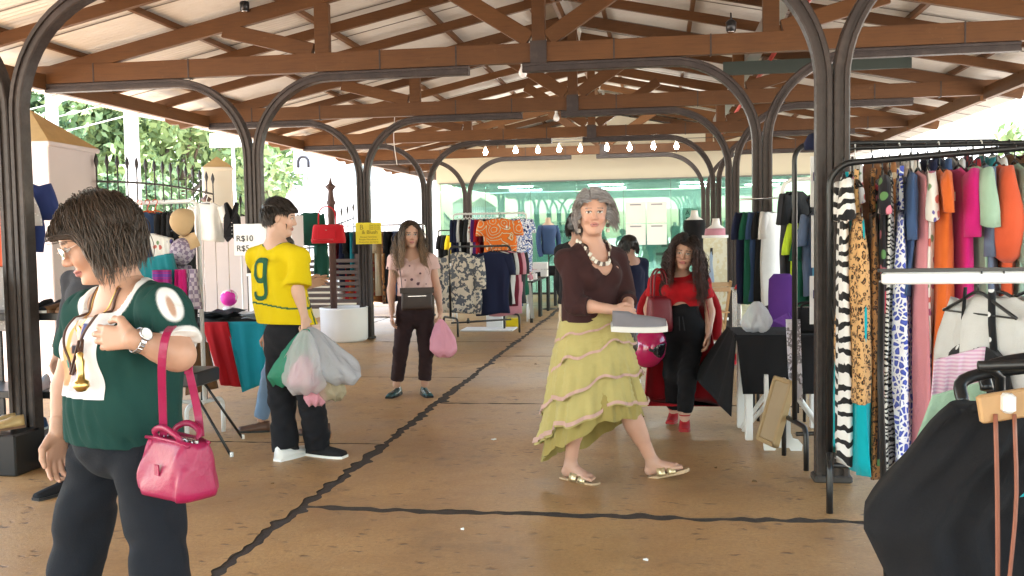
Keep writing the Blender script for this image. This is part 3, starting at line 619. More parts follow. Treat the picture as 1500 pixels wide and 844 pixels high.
# near rail with black clothes and the wooden clip hanger
t = thing('clothes_rail', 'low black rail in the foreground holding black skirts and a wooden clip hanger', 'clothes rail', (2.34, 2.36, 0))
MB().tube([(-.02, .06, 1.115), (.9, .02, 1.16)], .013, 8).build('top_rail', BMETAL, t); MB().tube([(.88, .02, 1.16), (.9, .02, 0)], .014, 8).build('post', BMETAL, t)
MB().tube([(0, .06, 1.115), (.05, .12, 1.08), (.07, .14, 0)], .012, 8).build('post', BMETAL, t)
def blackskirt():
    mb = MB(); ph = 1.0
    rows = []
    for v in np.linspace(0, 1, 24):
        xl = 2.235-.19*min(v/.46, 1)+.30*max(0, v-.46); xr = 2.85; row = []
        for u in np.linspace(0, 1, 60):
            x = xl+(xr-xl)*u
            y = 2.30+.10*u+.055*math.sin(u*11+1.2+v*1.7+.8*math.sin(v*4))*(.25+v)+.030*abs(math.sin(u*14+v*3))*(.3+v)+.012*math.sin(u*47+v*6)+.012*math.sin(v*22+u*8)+.05*math.sin(v*3)*(1-u)
            row.append((x, y, 1.02-.62*v+.03*u*v))
        rows.append(row)
    back = [[(p[0]+.02, p[1]+.12-.04*abs(j/59-.5), p[2]+.01) for j, p in enumerate(r)] for r in rows]
    mb.loft([list(r)+list(reversed(b)) for r, b in zip(rows, back)]); return mb
tag(blackskirt().build('skirt', F('black')), 'wide black skirt flaring out from the foreground rail', 'skirt', 'clothes on the foreground rail')
for i, (dx, dy, dz, k) in enumerate(((0.06, .12, 0, 'black'), (.14, .2, .02, 'charcoal'), (.26, .16, .03, 'black'))):
    mb = MB()
    for v_ in (0,): mb.tube(curve([(2.235+dx, 2.33+dy, 1.02+dz), (2.25+dx, 2.36+dy, 1.075+dz), (2.40+dx, 2.36+dy, 1.105+dz), (2.60+dx, 2.36+dy, 1.12+dz)], 16), .016, 8, flat=.7)
    tag(mb.build('clip_hanger', BPLAST), 'black plastic clip hanger bunched above the black skirt', 'hanger', 'black clip hangers over the skirt')
wh = thing('clip_hanger', 'wooden hanger bar with two white clips and brown straps', 'hanger', (2.25, 2.19, 1.055))
MB().beam((0, 0, -.003), (.36, .03, .055), .02, .062, bev=.01).build('wooden_bar', PINE, wh)
for f in (.055, .155, .285): MB().box((f, -.012+f*.08, .006+f*.15), (.026, .045, .042), bev=.006).build('clip', WPLAST, wh)
for x0, x1, zz in ((.03, .035, -.66), (.068, .055, -.66)): MB().tube(curve([(x0, -.014, -.01), (x0+.004, -.02, -.2), (x1, -.024, -.42), (x1-.006, -.02, zz)], 10), .0075, 6, flat=.45).build('strap', simple('tan_leather', (.30, .10, .055), .5), wh)
tq = MB().loft([[(2.365, 2.27, .84), (2.50, 2.29, .98), (2.50, 2.30, .86)], [(2.365, 2.275, .838), (2.50, 2.295, .98), (2.50, 2.305, .86)]], smooth=False)
tag(tq.build('scarf', F('turq')), 'turquoise cloth corner tucked among the black foreground clothes', 'cloth', 'clothes on the foreground rail')
def drape(name, label, cat, mat, corners, nu=14, nv=18, fold=.02, nf=4, seed=0, th=.012, group=None):
    """thick cloth sheet between four corners (tl,tr,br,bl) with folds"""
    g = np.random.default_rng(seed); ph = g.uniform(0, 6, 3); tl, tr, br, bl = [np.asarray(c, float) for c in corners]; nn = nrm(np.cross(tr-tl, bl-tl))
    rows = []
    for v in np.linspace(0, 1, nv):
        row = []
        for u in np.linspace(0, 1, nu):
            p = (tl*(1-u)+tr*u)*(1-v)+(bl*(1-u)+br*u)*v
            row.append(p+nn*fold*(.25+.75*v)*(math.sin(u*nf*6.28+ph[0]+v*1.5)+.4*math.sin(u*nf*13+ph[1])))
        rows.append(row)
    mb = MB().loft([r+[p-nn*th for p in reversed(r)] for r in rows]); return tag(mb.build(name, mat), label, cat, group)
drape('shirt', 'pink striped shirt sticking out behind the black skirt', 'shirt', PSTR, [(2.36, 2.95, 1.06), (2.50, 2.95, 1.10), (2.46, 2.95, .72), (2.33, 2.95, .68)], seed=5)
drape('paper_bag', 'pale mint cloth with yellow corner behind the black skirt', 'cloth', F('mint'), [(2.32, 2.8, .98), (2.44, 2.75, 1.03), (2.46, 2.75, .88), (2.28, 2.8, .86)], seed=6, fold=.006)
tag(MB().box((2.415, 2.70, .935), (.035, .004, .05)).build('price_tag', F('yellow')), 'small yellow price tag beside the black skirt', 'price tag')
# ================================================================== bulbs and lamps
GLOW = emis('lit_bulb', (1, .97, .90), 40)
def bulb(p, lit, label, group):
    t = thing('light_bulb', label, 'light bulb', p, 0, group)
    MB().lathe([(.004, .0), (.03, .012), (.042, .04), (.040, .065), (.024, .10), (.018, .12)], 12, (0, 0, -.12)).build('globe', GLOW if lit else WPLAST, t)
    MB().lathe([(.019, 0), (.021, .045), (.012, .055), (.004, .07)], 10, (0, 0, -.005)).build('socket', WPLAST, t)
    MB().tube([(0, 0, .06), (0, 0, .06+(.02 if lit else .13))], .004, 6).build('cord', BPLAST, t)
bx_ = [-1.76, -1.17, -.73, -.32, .09, .60, 1.03, 1.48, 1.91]
for i, x in enumerate(bx_): bulb((x, 18.5, 3.12+.01*(i % 2)), True, 'round lit bulb in the row of nine under the roof', 'lit bulbs in a row')
wire = MB().tube(curve([(-4.8, 18.5, 3.20)]+[(x, 18.5, 3.20) for x in bx_]+[(5.4, 18.5, 3.20)], 30), .006, 5); tag(wire.build('bulb_cable', BPLAST), 'thin black cable carrying the nine lit bulbs', 'cable')
bulb((.26, 9.42, 3.10), False, 'white unlit bulb hanging beside the king post above the yellow shirt column', 'unlit bulbs'); bulb((.20, 13.1, 3.09), False, 'white unlit bulb hanging from the truss over the yellow sign', 'unlit bulbs')
def spot(p, label):
    t = thing('spotlight', label, 'spotlight', p, 0, 'small black spotlights on the trusses')
    MB().lathe([(.02, -.06), (.045, -.05), (.05, .03), (.03, .05), (.005, .06)], 12).build('housing', BPLAST, t); MB().lathe([(.004, -.068), (.035, -.064), (.04, -.056)], 12).build('lens', CHROME, t)
    MB().tube([(0, 0, .05), (0, .02, .12)], .008, 6).build('bracket', BPLAST, t)
spot((-2.55, 9.30, 3.80), 'small black spotlight under the rafter over the cap rail'); spot((2.25, 9.28, 3.36), 'small black spotlight on the truss beside the red pipe')
# hanging wire and fan hook on the yellow shirt side
tag(MB().tube(curve([(-2.1, 13.2, 3.12), (-2.12, 13.2, 2.8), (-2.08, 13.2, 2.45)], 8), .006, 5).build('hanging_cord', WPLAST), 'white cord dangling from the truss by the yellow sign column', 'cord')
# ================================================================== outdoors on the left
def pillar(x, y, w, h, rz, lab, mat):
    t = thing('gate_pillar', lab, 'pillar', (x, y, -.12), rz, 'plastered fence pillars')
    MB().box((0, 0, h/2), (w, w, h), bev=.01).build('shaft', mat, t)
    MB().box((0, 0, h-.02), (w*1.06, w*1.06, .05), bev=.01).build('moulding', mat, t)
    a = w*.52; MB().add([(-a, -a, h+.006), (a, -a, h+.006), (a, a, h+.006), (-a, a, h+.006), (0, 0, h+w*.42)], [(0, 1, 4), (1, 2, 4), (2, 3, 4), (3, 0, 4), (3, 2, 1, 0)]).build('cap', OCHRE, t)
pillar(-5.12, 9.5, .95, 2.60, .06, 'wide plastered pillar coloured as if in lilac shade with ochre cap behind the shoe shelf', LILAC_SHADE); pillar(-5.02, 13.7, .42, 2.64, .5, 'narrow cream plastered pillar with ochre cap beside the spiked fence', BEIGE)
def fence(p0, p1, n, h, lab, base=.75, sag=0.0):
    p0 = np.array((*p0, 0.)); p1 = np.array((*p1, 0.)); t = thing('iron_fence', lab, 'fence', p0+(0, 0, -.12)); d = p1-p0
    for i in range(n):
        c = d*(i/(n-1)); hh = h-sag*math.sin(math.pi*i/(n-1))
        MB().lathe([(.010, base), (.010, hh-.16), (.012, hh-.155), (.030, hh-.09), (.018, hh-.04), (.002, hh)], 6, tuple(c)).build('picket', IRON, t)
    for f in (.30, .62, .92):
        pts = [d*u+np.array((0, 0, base+(h-sag*math.sin(math.pi*u)-.2-base)*f)) for u in np.linspace(0, 1, 10)]; MB().tube(pts, .014, 6).build('rail', IRON, t)
    nn = nrm(np.cross(d, (0, 0, 1)))
    MB().beam((0, 0, base/2), d+np.array((0, 0, base/2)), .16, base).build('low_wall', WHITEW, t)
    return t
fence((-4.62, 9.9), (-4.95, 13.4), 15, 2.55, 'black spiked iron fence between the two plastered pillars', .95, -.05)
fence((-4.8, 14.0), (-4.5, 18.6), 16, 2.25, 'lower spiked iron fence beyond the narrow pillar', .7, .25)
def ipost(p, lab):
    t = thing('iron_post', lab, 'post', p, 0, 'iron fence posts with spear finials'); MB().lathe([(.05, 0), (.05, 1.9), (.075, 1.93), (.05, 1.97), (.035, 2.1), (.055, 2.13), (.085, 2.16), (.03, 2.20), (.002, 2.30)], 8).build('shaft', simple('rust_brown', (.10, .05, .04), .6), t)
ipost((-2.98, 12.95, 0), 'brown iron post with spear finial behind the red bag'); ipost((-4.99, 13.25, -.12), 'dark iron post at the end of the spiked fence by the narrow pillar')
# white boarded panel behind the vest, planks as pieces
t = thing('board_screen', 'white vertical board screen behind the black vest', 'screen', (-3.45, 10.1, 0), .12)
for i in range(9): MB().box((-.1+i*.142, rng.uniform(-.004, .004), .85), (.134, .022, 1.70), bev=.004).build('plank', simple('white_board', (.66, .60, .60), .7, var=.05), t)
MB().box((.45, .03, 1.55), (1.25, .03, .07)).build('rail', WHITEW, t); MB().box((.45, .03, .3), (1.25, .03, .07)).build('rail', WHITEW, t)
# poles, wires
CONC = simple('pale_concrete', (.72, .71, .69), .85, var=.05)
def upole(x, y, h, lab):
    t = thing('utility_pole', lab, 'utility pole', (x, y, -.12), 0, 'white concrete utility poles'); MB().lathe([(.17, 0), (.10, h)], 10).build('shaft', CONC, t)
    MB().box((0, 0, h-1.2), (1.7, .09, .10)).build('crossarm', CONC, t)
    for s in (-.7, -.3, .3, .7): MB().lathe([(.03, 0), (.05, .05), (.03, .10), (.04, .13), (.01, .17)], 8, (s, 0, h-1.15)).build('insulator', WPLAST, t)
    MB().beam((.08, 0, h*.55), (1.0, -.3, h*.62), .09, .10).build('bracket', CONC, t); MB().beam((-.08, 0, h-2.4), (-.75, 0, h-1.25), .06, .06).build('brace', CONC, t)
upole(-9.0, 18.2, 8.2, 'thick white utility pole with crossarm in front of the trees'); upole(-12.3, 20.5, 8.6, 'slimmer white utility pole farther down the street')
WIREM = simple('pale_wire', (.55, .55, .55), .5)
for i in range(14):
    z = 4.0+i*.33; ya = 18.2+rng.uniform(-1, 1)
    a = np.array((-24, ya+6+rng.uniform(-2, 4), z+rng.uniform(-.3, 1.2))); b = np.array((-9.0, 18.2, z)); c = np.array((2, 24+rng.uniform(-3, 8), z-.6+rng.uniform(-1, .6)))
    pts = [a*(1-u)+b*u-np.array((0, 0, .5*math.sin(math.pi*u))) for u in np.linspace(0, 1, 9)]+[b*(1-u)+c*u-np.array((0, 0, .5*math.sin(math.pi*u))) for u in np.linspace(.11, 1, 9)]
    tag(MB().tube(pts, .014, 4).build('overhead_wire', WIREM), 'pale overhead wire strung from the thick utility pole', 'wire', 'overhead wires')
# street signs
t = thing('street_sign', 'blank white street sign board on a post beyond the fence', 'sign', (-8.6, 22.0, -.12)); MB().box((0, 0, 3.95), (1.15, .05, .34), bev=.03).build('board', WPLAST, t); MB().tube([(0, .04, 0), (0, .04, 3.9)], .04, 8).build('post', CONC, t)
t = thing('street_sign', 'small square sign with black arch mark behind the yellow shirt column', 'sign', (-7.0, 22.5, -.12)); MB().box((0, 0, 3.45), (.50, .04, .62), bev=.02).build('board', simple('lilac_sign', (.62, .62, .70), .5), t); MB().tube([(0, .04, 0), (0, .04, 3.4)], .035, 8).build('post', CONC, t)
MB().tube([(-.13, -.03, 3.28)]+[(p[0], -.03, p[2]) for p in arcpts((0, 0, 3.42), .13, math.pi, 0, 10)]+[(.13, -.03, 3.28)], .035, 6).build('arch_mark', INK, t)
# buildings across the street, washed out by the sun
def house(x, y, w, d, h, rz, rows, cols, lab, roofc=None):
    t = thing('street_house', lab, 'building', (x, y, -.12), rz, 'white houses across the street'); MB().box((0, 0, h/2), (w, d, h)).build('wall', WHITEW, t)
    MB().box((0, 0, h+.1), (w+.3, d+.3, .2)).build('parapet', WHITEW, t)
    wm = simple('pale_window', (.45, .46, .47), .3)
    for r in range(rows):
        for c in range(cols):
            cx = -w/2+w*(c+.5)/cols; cz = 1.5+r*3.0
            f = MB(); o = f.box((cx, -d/2-.02, cz), (w/cols*.42, .08, 1.35)).build('window', wm, t)
            for k in range(2): MB().box((cx+(k-.5)*w/cols*.19, -d/2-.07, cz), (w/cols*.16, .02, 1.2)).build('pane', simple('window_glass', (.30, .34, .36), .1), o)
    return t
house(-10.5, 46, 15, 8, 7.5, .25, 2, 7, 'long white two storey house across the street'); house(-27, 44, 12, 8, 6.5, .5, 2, 5, 'white house half hidden behind the street trees')
house(20, 60, 16, 8, 6.5, -.3, 2, 6, 'white house far beyond the dress rails')
# trees
LEAF = []
for nm_, c_ in (('leaf_green', (.15, .24, .09)), ('leaf_dark', (.10, .17, .07)), ('leaf_pale', (.24, .32, .13))):
    m, nt, b = newmat(nm_); v = coords(nt); nt.links.new(mixc(nt, noise(nt, v, .8, 3), dk(c_, .65), dk(c_, 1.35)), b.inputs['Base Color']); b.inputs['Roughness'].default_value = .6; b.inputs['Transmission Weight'].default_value = 0.0; LEAF.append(m)
BARK = simple('bark', (.12, .085, .06), .9, var=.3, bmp=.5)
def tree(x, y, h, rad, lab, seed, leaf=0, nl=5200, ls=.17):
    g = np.random.default_rng(seed); t = thing('street_tree', lab, 'tree', (x, y, -.12), 0, 'trees along the street'); mb = MB(); th = h*.42
    mb.tube([(0, 0, 0), (.1, .05, th*.5), (0, 0, th), (.05, 0, h*.8)], [.24, .18, .15, .05], 8); cl = []
    for k in range(9):
        a = g.uniform(0, 6.28); rr = rad*g.uniform(.35, .85); e = np.array((rr*math.cos(a), rr*math.sin(a), h*g.uniform(.5, .92)))
        mb.tube(curve([(0, 0, th*g.uniform(.7, 1.1)), e*.5+np.array((0, 0, th*.3)), e], 6), [.09, .08, .07, .06, .05, .04, .02], 6); cl.append((e, rad*g.uniform(.32, .5)))
    for k in range(8):
        a = g.uniform(0, 6.28); rr = rad*g.uniform(.2, 1.0); cl.append((np.array((rr*math.cos(a), rr*math.sin(a), h*g.uniform(.42, .98)-.25*rr)), rad*g.uniform(.22, .42)))
    mb.build('trunk', BARK, t)
    w_ = np.array([c[1]**2 for c in cl]); idx = g.choice(len(cl), nl, p=w_/w_.sum()); ctr = np.array([c[0] for c in cl])[idx]; rr = np.array([c[1] for c in cl])[idx]
    dv = g.normal(size=(nl, 3)); dv /= np.linalg.norm(dv, axis=1)[:, None]; P = ctr+dv*(rr*g.uniform(.55, 1.08, nl))[:, None]*np.array((1, 1, .75))
    nv = nrm(dv[0]); n1 = g.normal(size=(nl, 3))+dv*.8; n1 /= np.linalg.norm(n1, axis=1)[:, None]; tx = np.cross(n1, g.normal(size=(nl, 3))); tx /= np.linalg.norm(tx, axis=1)[:, None]; ty = np.cross(n1, tx)
    s = ls*g.uniform(.6, 1.3, nl)[:, None]
    V = np.stack([P-tx*s, P+ty*s*.45, P+tx*s, P-ty*s*.45], 1).reshape(-1, 3); me = bpy.data.meshes.new('crown'); me.vertices.add(len(V)); me.vertices.foreach_set('co', V.ravel()); me.loops.add(nl*4); me.loops.foreach_set('vertex_index', np.arange(nl*4)); me.polygons.add(nl); me.polygons.foreach_set('loop_start', np.arange(nl)*4); me.materials.append(LEAF[leaf]); me.update(); me.validate()
    link('crown', me, t); return t
tree(-16.5, 26, 7.6, 3.6, 'dark leafy tree behind the thick utility pole', 1, 1, 7000, .19); tree(-13.0, 27, 6.3, 3.3, 'bright green tree behind the blank street sign', 2, 2, 7000, .18); tree(-20, 27, 8.5, 4.2, 'tall dark tree beyond the slimmer utility pole', 3, 1, 6000, .22)
tree(-16.6, 31, 8.2, 4.0, 'mid green tree between the utility pole and the street sign', 4, 0, 6500, .2); tree(-12.6, 33, 5.6, 2.4, 'small green tree near the arch mark sign', 5, 0, 4500, .16); tree(-16.5, 19.5, 4.2, 2.4, 'low dark shrub tree behind the spiked fence', 6, 1, 4000, .15); tree(-10.4, 21.5, 3.0, 1.7, 'low bush tree seen through the spiked fence', 7, 1, 3500, .13)
tree(15, 27, 6.2, 3.6, 'green tree beyond the eave over the dress rails', 8, 0, 5000, .2); tree(21, 33, 7.5, 4.0, 'far green tree to the side of the dress rails', 9, 2, 5000, .22); tree(10.5, 20, 4.6, 2.2, 'small tree seen over the long dress rail', 10, 2, 4500, .15)
# ================================================================== generic goods
def shoe_mb(L=.25, w=.042, h=.06, heel=0.0, open_=False, mi_sole=0):
    mb = MB(); rings = []; rs = []
    for v in np.linspace(0, 1, 11):
        ww = w*(.62+.38*math.sin(min(1, v*1.25)*math.pi*.62))*(1 if v < .85 else 1-1.8*(v-.85)); lift = heel*max(0, 1-v/.55)**1.3
        hh = h*(1.15-.65*v) if v > .35 else h*(1.15-.25*v)
        rings.append([(ww*math.cos(a), -L/2+L*v, lift+.012+(hh if math.sin(a) > 0 else .004)*math.sin(a)*(1 if math.sin(a) > 0 else 1)) for a in np.linspace(0, 2*math.pi, 13)[:-1]])
        rs.append([(ww*1.06*cx, -L/2-.004+(L+.008)*v, lift+z) for cx, z in ((-1, 0), (1, 0), (1, .016), (-1, .016))])
    mb.loft(rings, mi=0); mb.loft(rs, mi=1, smooth=False)
    if heel > .02: mb.lathe([(.007, 0), (.008, heel*.6), (.022, heel)], 8, (0, -L/2+.03, 0), mi=1)
    return mb
def shoes(p, rz, up_, sole, label, group, n=1, **kw):
    t = thing('pair_of_shoes', label, 'shoes', p, rz, group)
    me = shoe_mb(**kw).mesh('shoe', [up_, sole])
    for s in (-1, 1): o = link('shoe', me, t, (s*.052, rng.uniform(-.015, .015), 0)); o.rotation_euler = (0, 0, rng.uniform(-.12, .12))
    return t
def bag_mb(w, d, h, taper=.85, puff=.02):
    rings = []
    for v in np.linspace(0, 1, 9):
        f = 1-(1-taper)*v; pz = 1+puff/d*math.sin(math.pi*v)*1.2; r = []
        e = .15 if v in (0, 1) else 0
        for a in np.linspace(0, 2*math.pi, 25)[:-1]:
            c_, s_ = math.cos(a), math.sin(a); r.append((w/2*(f-e*.25)*abs(c_)**.4*np.sign(c_), d/2*(f*pz-e)*abs(s_)**.5*np.sign(s_), h*v))
        rings.append(r)
    return MB().loft(rings)
def handle(mb, x, z, hgt, y=0, r=.008): return mb.tube(curve([(-x, y, z), (-x*.85, y, z+hgt*.75), (0, y, z+hgt), (x*.85, y, z+hgt*.75), (x, y, z)], 14), r, 6)
def handbag(p, rz, w, d, h, mat, label, group=None, hh=.16, taper=.8, name='handbag', handles=2):
    t = thing(name, label, 'handbag', p, rz, group); bag_mb(w, d, h, taper).build('body', mat, t)
    for s in ((-1, 1) if handles == 2 else (0,)): handle(MB(), w*.28, h-.02, hh, s*d*.28).build('handle', mat, t)
    MB().box((0, 0, h-.004), (w*.75, d*.16, .014), bev=.004).build('zip', CHROME, t); return t
# ================================================================== centre: front rail, white rail, shoe table
CT = 'clothes on the black rail in the middle of the market'
rack_uu('clothes_rail', 'black rail with feet holding the fringed poncho and navy top', (-1.42, 13.5), (-.62, 14.1), 1.28, BMETAL, .016, .24, .18, .07)
def ponchom():
    return garment_mb(W=.30, L=.88, T=.03, flare=1.05, seed=301, amp=.02, sl=.45, sr=.09, drop=.10)
PON = pattern('poncho_print', 'patches', [(.62, .55, .45), (.10, .11, .13), (.62, .56, .46), (.14, .15, .17), (.6, .54, .44)], .75)
hang((-1.28, 13.52, 1.29), .05, ponchom(), PON, 'poncho', 'beige and charcoal fringed poncho facing out on the black rail', 'poncho', CT, 'black', 'hanger holding the fringed poncho', CT)
hang((-.84, 13.72, 1.29), .12, garment_mb(W=.25, L=.92, T=.04, sl=.28, sr=.07, seed=302, amp=.01), F('navy'), 'tunic', 'navy tunic facing out beside the fringed poncho', 'tunic', CT, 'black', 'hanger holding the navy tunic', CT)
for i, (k, L_, lb) in enumerate((('black', .8, 'black shirt right behind the navy tunic'), ('lgrey', .78, 'light grey shirt behind the navy tunic'), ('wine', .8, 'wine red shirt behind the navy tunic'), ('pink', .95, 'pink top showing below the navy tunic'), ('charcoal', .8, 'charcoal shirt last behind the navy tunic'))):
    hang((-.82+i*.045, 13.80+i*.06, 1.29), .18+.05*i, garment_mb(W=.25, L=L_, T=.03, sl=.3, sr=.07, seed=310+i, nr=10, n=14), F(k), 'shirt', lb, 'shirt', CT, 'black', 'black hanger on the rail in the middle of the market', CT)
rack_uu('clothes_rail', 'white rail of folded in shirts in front of the glass', (-1.85, 15.8), (-.62, 15.9), 1.80, WMETAL, .016, .22, .3, .06)
ks = [('navy', 'navy shirt'), ('navy', 'navy shirt'), ('lgrey', 'pale grey shirt'), ('black', 'black shirt'), ('charcoal', 'charcoal shirt'), ('pink', 'pink shirt'), ('purple', 'purple shirt'), ('red', 'red shirt'), ('wine', 'wine red shirt'), ('black', 'black shirt'), ('red', 'red shirt'), ('navy', 'navy shirt'), ('wine', 'wine red shirt')]
for i, (k, lb) in enumerate(ks):
    x = -1.76+i*.062; m_ = FLOW if k == 'pink' else F(k)
    hang((x, 15.82, 1.815), math.pi/2-.5+rng.uniform(-.12, .12), garment_mb(W=.2, L=.72+.1*rng.random(), T=.026, sl=.35, sr=.06, seed=330+i, nr=9, n=12), m_, 'shirt', lb+' on the white rail by the glass', 'shirt', 'clothes on the white rail by the glass', 'white', 'white hanger on the rail by the glass', 'hangers on the white rail by the glass')
hang((-1.02, 15.55, 1.80), .1, garment_mb(W=.27, L=.78, T=.04, sl=.22, sr=.1, seed=350, amp=.012), TRI, 'kaftan', 'orange and red patterned kaftan facing out in front of the glass', 'kaftan', 'clothes on the white rail by the glass', 'black', 'hanger holding the orange kaftan', 'hangers on the white rail by the glass')
for i in range(3): hang((-.78+i*.055, 15.85, 1.815), math.pi/2-.7, garment_mb(W=.2, L=.9, T=.03, sl=.2, sr=.06, seed=360+i, nr=9, n=12), BWP, 'dress', 'blue and white printed dress at the end of the white rail', 'dress', 'clothes on the white rail by the glass', 'white', 'white hanger on the rail by the glass', 'hangers on the white rail by the glass')
# rail at the far left of the glass
rack_uu('clothes_rail', 'dark rail with yellow and black tops against the glass', (-3.0, 19.6), (-1.9, 19.7), 1.55, BMETAL, .014, .2, .3, .05)
for i, k in enumerate(('black', 'black', 'yellow', 'yellow', 'charcoal', 'black', 'white', 'charcoal', 'navy')): hang((-2.85+i*.1, 19.64, 1.56), math.pi/2-.6, garment_mb(W=.2, L=.75, T=.035, sl=.25, seed=370+i, nr=9, n=12), F(k), 'top', k+' top on the dark rail against the glass', 'top', 'tops on the dark rail against the glass', None)
hang((-.50, 14.25, 1.0), .9, garment_mb(W=.14, L=.4, T=.05, seed=390), F('green'), 'bag_of_cloth', 'green cloth hanging low behind the navy tunic', 'cloth', CT, None)
# shoe table
def table(name, label, p, rz, w, d, h, top, legm, cat='table', thick=.03):
    t = thing(name, label, cat, p, rz); MB().box((0, 0, h-thick/2), (w, d, thick), bev=.006).build('table_top', top, t)
    for sx in (-1, 1):
        for sy in (-1, 1): MB().box((sx*(w/2-.04), sy*(d/2-.04), (h-thick)/2), (.05, .05, h-thick), bev=.004).build('leg', legm, t)
    return t
for k in range(4):
    y = 16.0+k*1.25; table('display_table', 'black legged shoe table, %s in the row by the crack' % ('first', 'second', 'third', 'fourth')[k], (-.86+.0*k, y, 0), 0, .80, 1.18, .68, F('charcoal'), BMETAL)
drape('table_cloth', 'indigo cloth panel hanging from the end of the first shoe table', 'cloth', F('slate'), [(-1.2, 15.36, .64), (-.60, 15.36, .64), (-.62, 15.36, .28), (-1.2, 15.36, .28)], fold=.006)
drape('table_cloth', 'pale strip of cloth hanging at the corner of the first shoe table', 'cloth', F('lgrey'), [(-.575, 15.36, .66), (-.49, 15.36, .66), (-.44, 15.36, .08), (-.50, 15.36, .08)], fold=.004)
sc = ['red', 'cream', 'white', 'brown', 'pink', 'black', 'tan', 'white', 'lgrey', 'red', 'cream', 'brown']
j = 0
for k in range(4):
    for a in range(3):
        for b in range(4 if k < 2 else 2):
            kk = sc[(j*5+k) % len(sc)]; j += 1
            shoes((-1.10+a*.24, 15.55+k*1.25+b*.27, .68), rng.uniform(-.4, .4)+math.pi/2*(j % 2), F(kk), WPLAST if kk in ('white', 'red', 'pink') else simple('sole_brown', (.2, .11, .06), .6), '%s low shoes on the row of shoe tables' % {'red': 'red', 'cream': 'cream', 'white': 'white', 'brown': 'brown', 'pink': 'pink', 'black': 'black', 'tan': 'tan', 'lgrey': 'grey'}[kk], 'shoes on the shoe tables', h=.075, w=.045)
for i, (x, y, w, h, k) in enumerate(((-1.05, 16.3, .3, .14, 'brown'), (-.95, 16.55, .26, .18, 'red'), (-.72, 16.4, .2, .2, 'pink'))): handbag((x, y, .68), .2, w, .12, h, F(k), ('brown', 'red', 'pink')[i]+' handbag among the shoes on the table', 'handbags on the shoe tables', .06)
for i in range(2): tag(MB().box((-.52, 16.9, .75+i*.13), (.26, .18, .12), bev=.004).build('shoe_box', PAPER), ('lower', 'upper')[i]+' white box of the two stacked on the shoe table', 'box', 'white boxes on the shoe table')
handbag((-.33, 17.4, .68), .1, .34, .14, .18, F('black'), 'black handbag with tall loop handle on the shoe table', None, .22, handles=1)
tag(MB().box((-.95, 14.6, .11), (.26, .2, .22), bev=.01).build('carton', PAPER), 'white carton on the floor under the navy tunic', 'carton'); tag(MB().box((-.70, 14.75, .07), (.2, .16, .14), bev=.01).build('carton', F('yellow')), 'yellow carton on the floor under the navy tunic', 'carton')
tag(MB().box((-1.0, 14.3, .012), (.8, .5, .02), bev=.006).build('floor_board', PAPER), 'white board lying on the floor under the black rail', 'board')
def torso(p, rz, skin, top, label, arms=False, h0=.78, black=False):
    t = thing('mannequin', label, 'mannequin', p, rz, 'shop mannequins'); pr = [(.115, .08, 0), (.135, .10, .1), (.115, .085, .25), (.125, .10, .36), (.145, .105, .46), (.13, .085, .56), (.06, .05, .61), (.05, .05, .67), (.048, .048, .70)]
    def rg(r, e): return [[((a+e)*math.cos(q), (b+e)*math.sin(q)-(.025*math.exp(-((z-.42)/.07)**2) if math.sin(q) < 0 else 0), z+h0) for q in np.linspace(0, 2*math.pi, 21)[:-1]] for a, b, z in r]
    MB().loft(rg(pr, 0)).build('torso', skin, t)
    if top:
        mb = MB().loft(rg([(a*1.04, b*1.06, z) for a, b, z in pr[:6]], .012))
        mb.build('jacket' if arms else 'top', top, t)
        if arms:
            for s in (-1, 1): MB().tube(curve([(s*.14, 0, h0+.54), (s*.20, .0, h0+.36), (s*.20, -.03, h0+.1), (s*.17, -.05, h0-.04)], 10), [.06, .058, .055, .05, .05, .048, .046, .045, .044, .043, .042], 10).build('sleeve', top, t)
    MB().tube([(0, 0, .02), (0, 0, h0+.02)], .014, 8).build('pole', CHROME, t); MB().lathe([(.14, 0), (.13, .015), (.02, .03)], 16).build('base', BMETAL, t)
MANN = simple('mannequin_white', (.74, .70, .66), .5, var=.03)
torso((-.52, 18.2, 0), .5, simple('mannequin_tan', (.60, .45, .33), .5), F('denim'), 'mannequin bust in a denim blue blazer by the glass', True, 1.05)
torso((2.36, 13.75, 0), .1, MANN, F('pink'), 'white mannequin bust in a pale pink top above the scroll banner', False, .92); torso((2.08, 14.2, 0), .1, MANN, F('black'), 'white mannequin bust in a black top behind the curly haired woman', False, 1.05)
# ================================================================== left: rail behind the yellow sign
CL = 'clothes on the rail behind the yellow sign'
rack_uu('clothes_rail', 'grey rail on castors behind the yellow sign column', (-3.42, 14.2), (-1.9, 14.0), 1.62, CHROME, .014, .2, .22, .05)
ll = [('denim', .7), ('wine', .75), ('navy', .9), ('black', .7), ('teal', .62), ('charcoal', .9), ('charcoal', 1.0), ('black', 1.0), ('brown', 1.1), ('cream', 1.0), ('tan', 1.1), ('black', 1.1), ('navy', 1.05), ('denim', 1.0), ('slate', .95), ('charcoal', 1.0), ('black', 1.0)]
for i, (k, L_) in enumerate(ll):
    x = -3.32+i*.083; hang((x, 14.19-(i*.083)*.13, 1.635), math.pi/2-.35+rng.uniform(-.15, .15), garment_mb(W=.2, L=L_, T=.03, sl=.3 if i % 2 else 0, sr=.06, seed=400+i, nr=9, n=12), FLOP if k in ('tan', 'brown') else F(k), 'garment', '%s garment on the rail behind the yellow sign' % {'tan': 'brown flowered', 'brown': 'brown flowered'}.get(k, k), 'garment', CL, None)
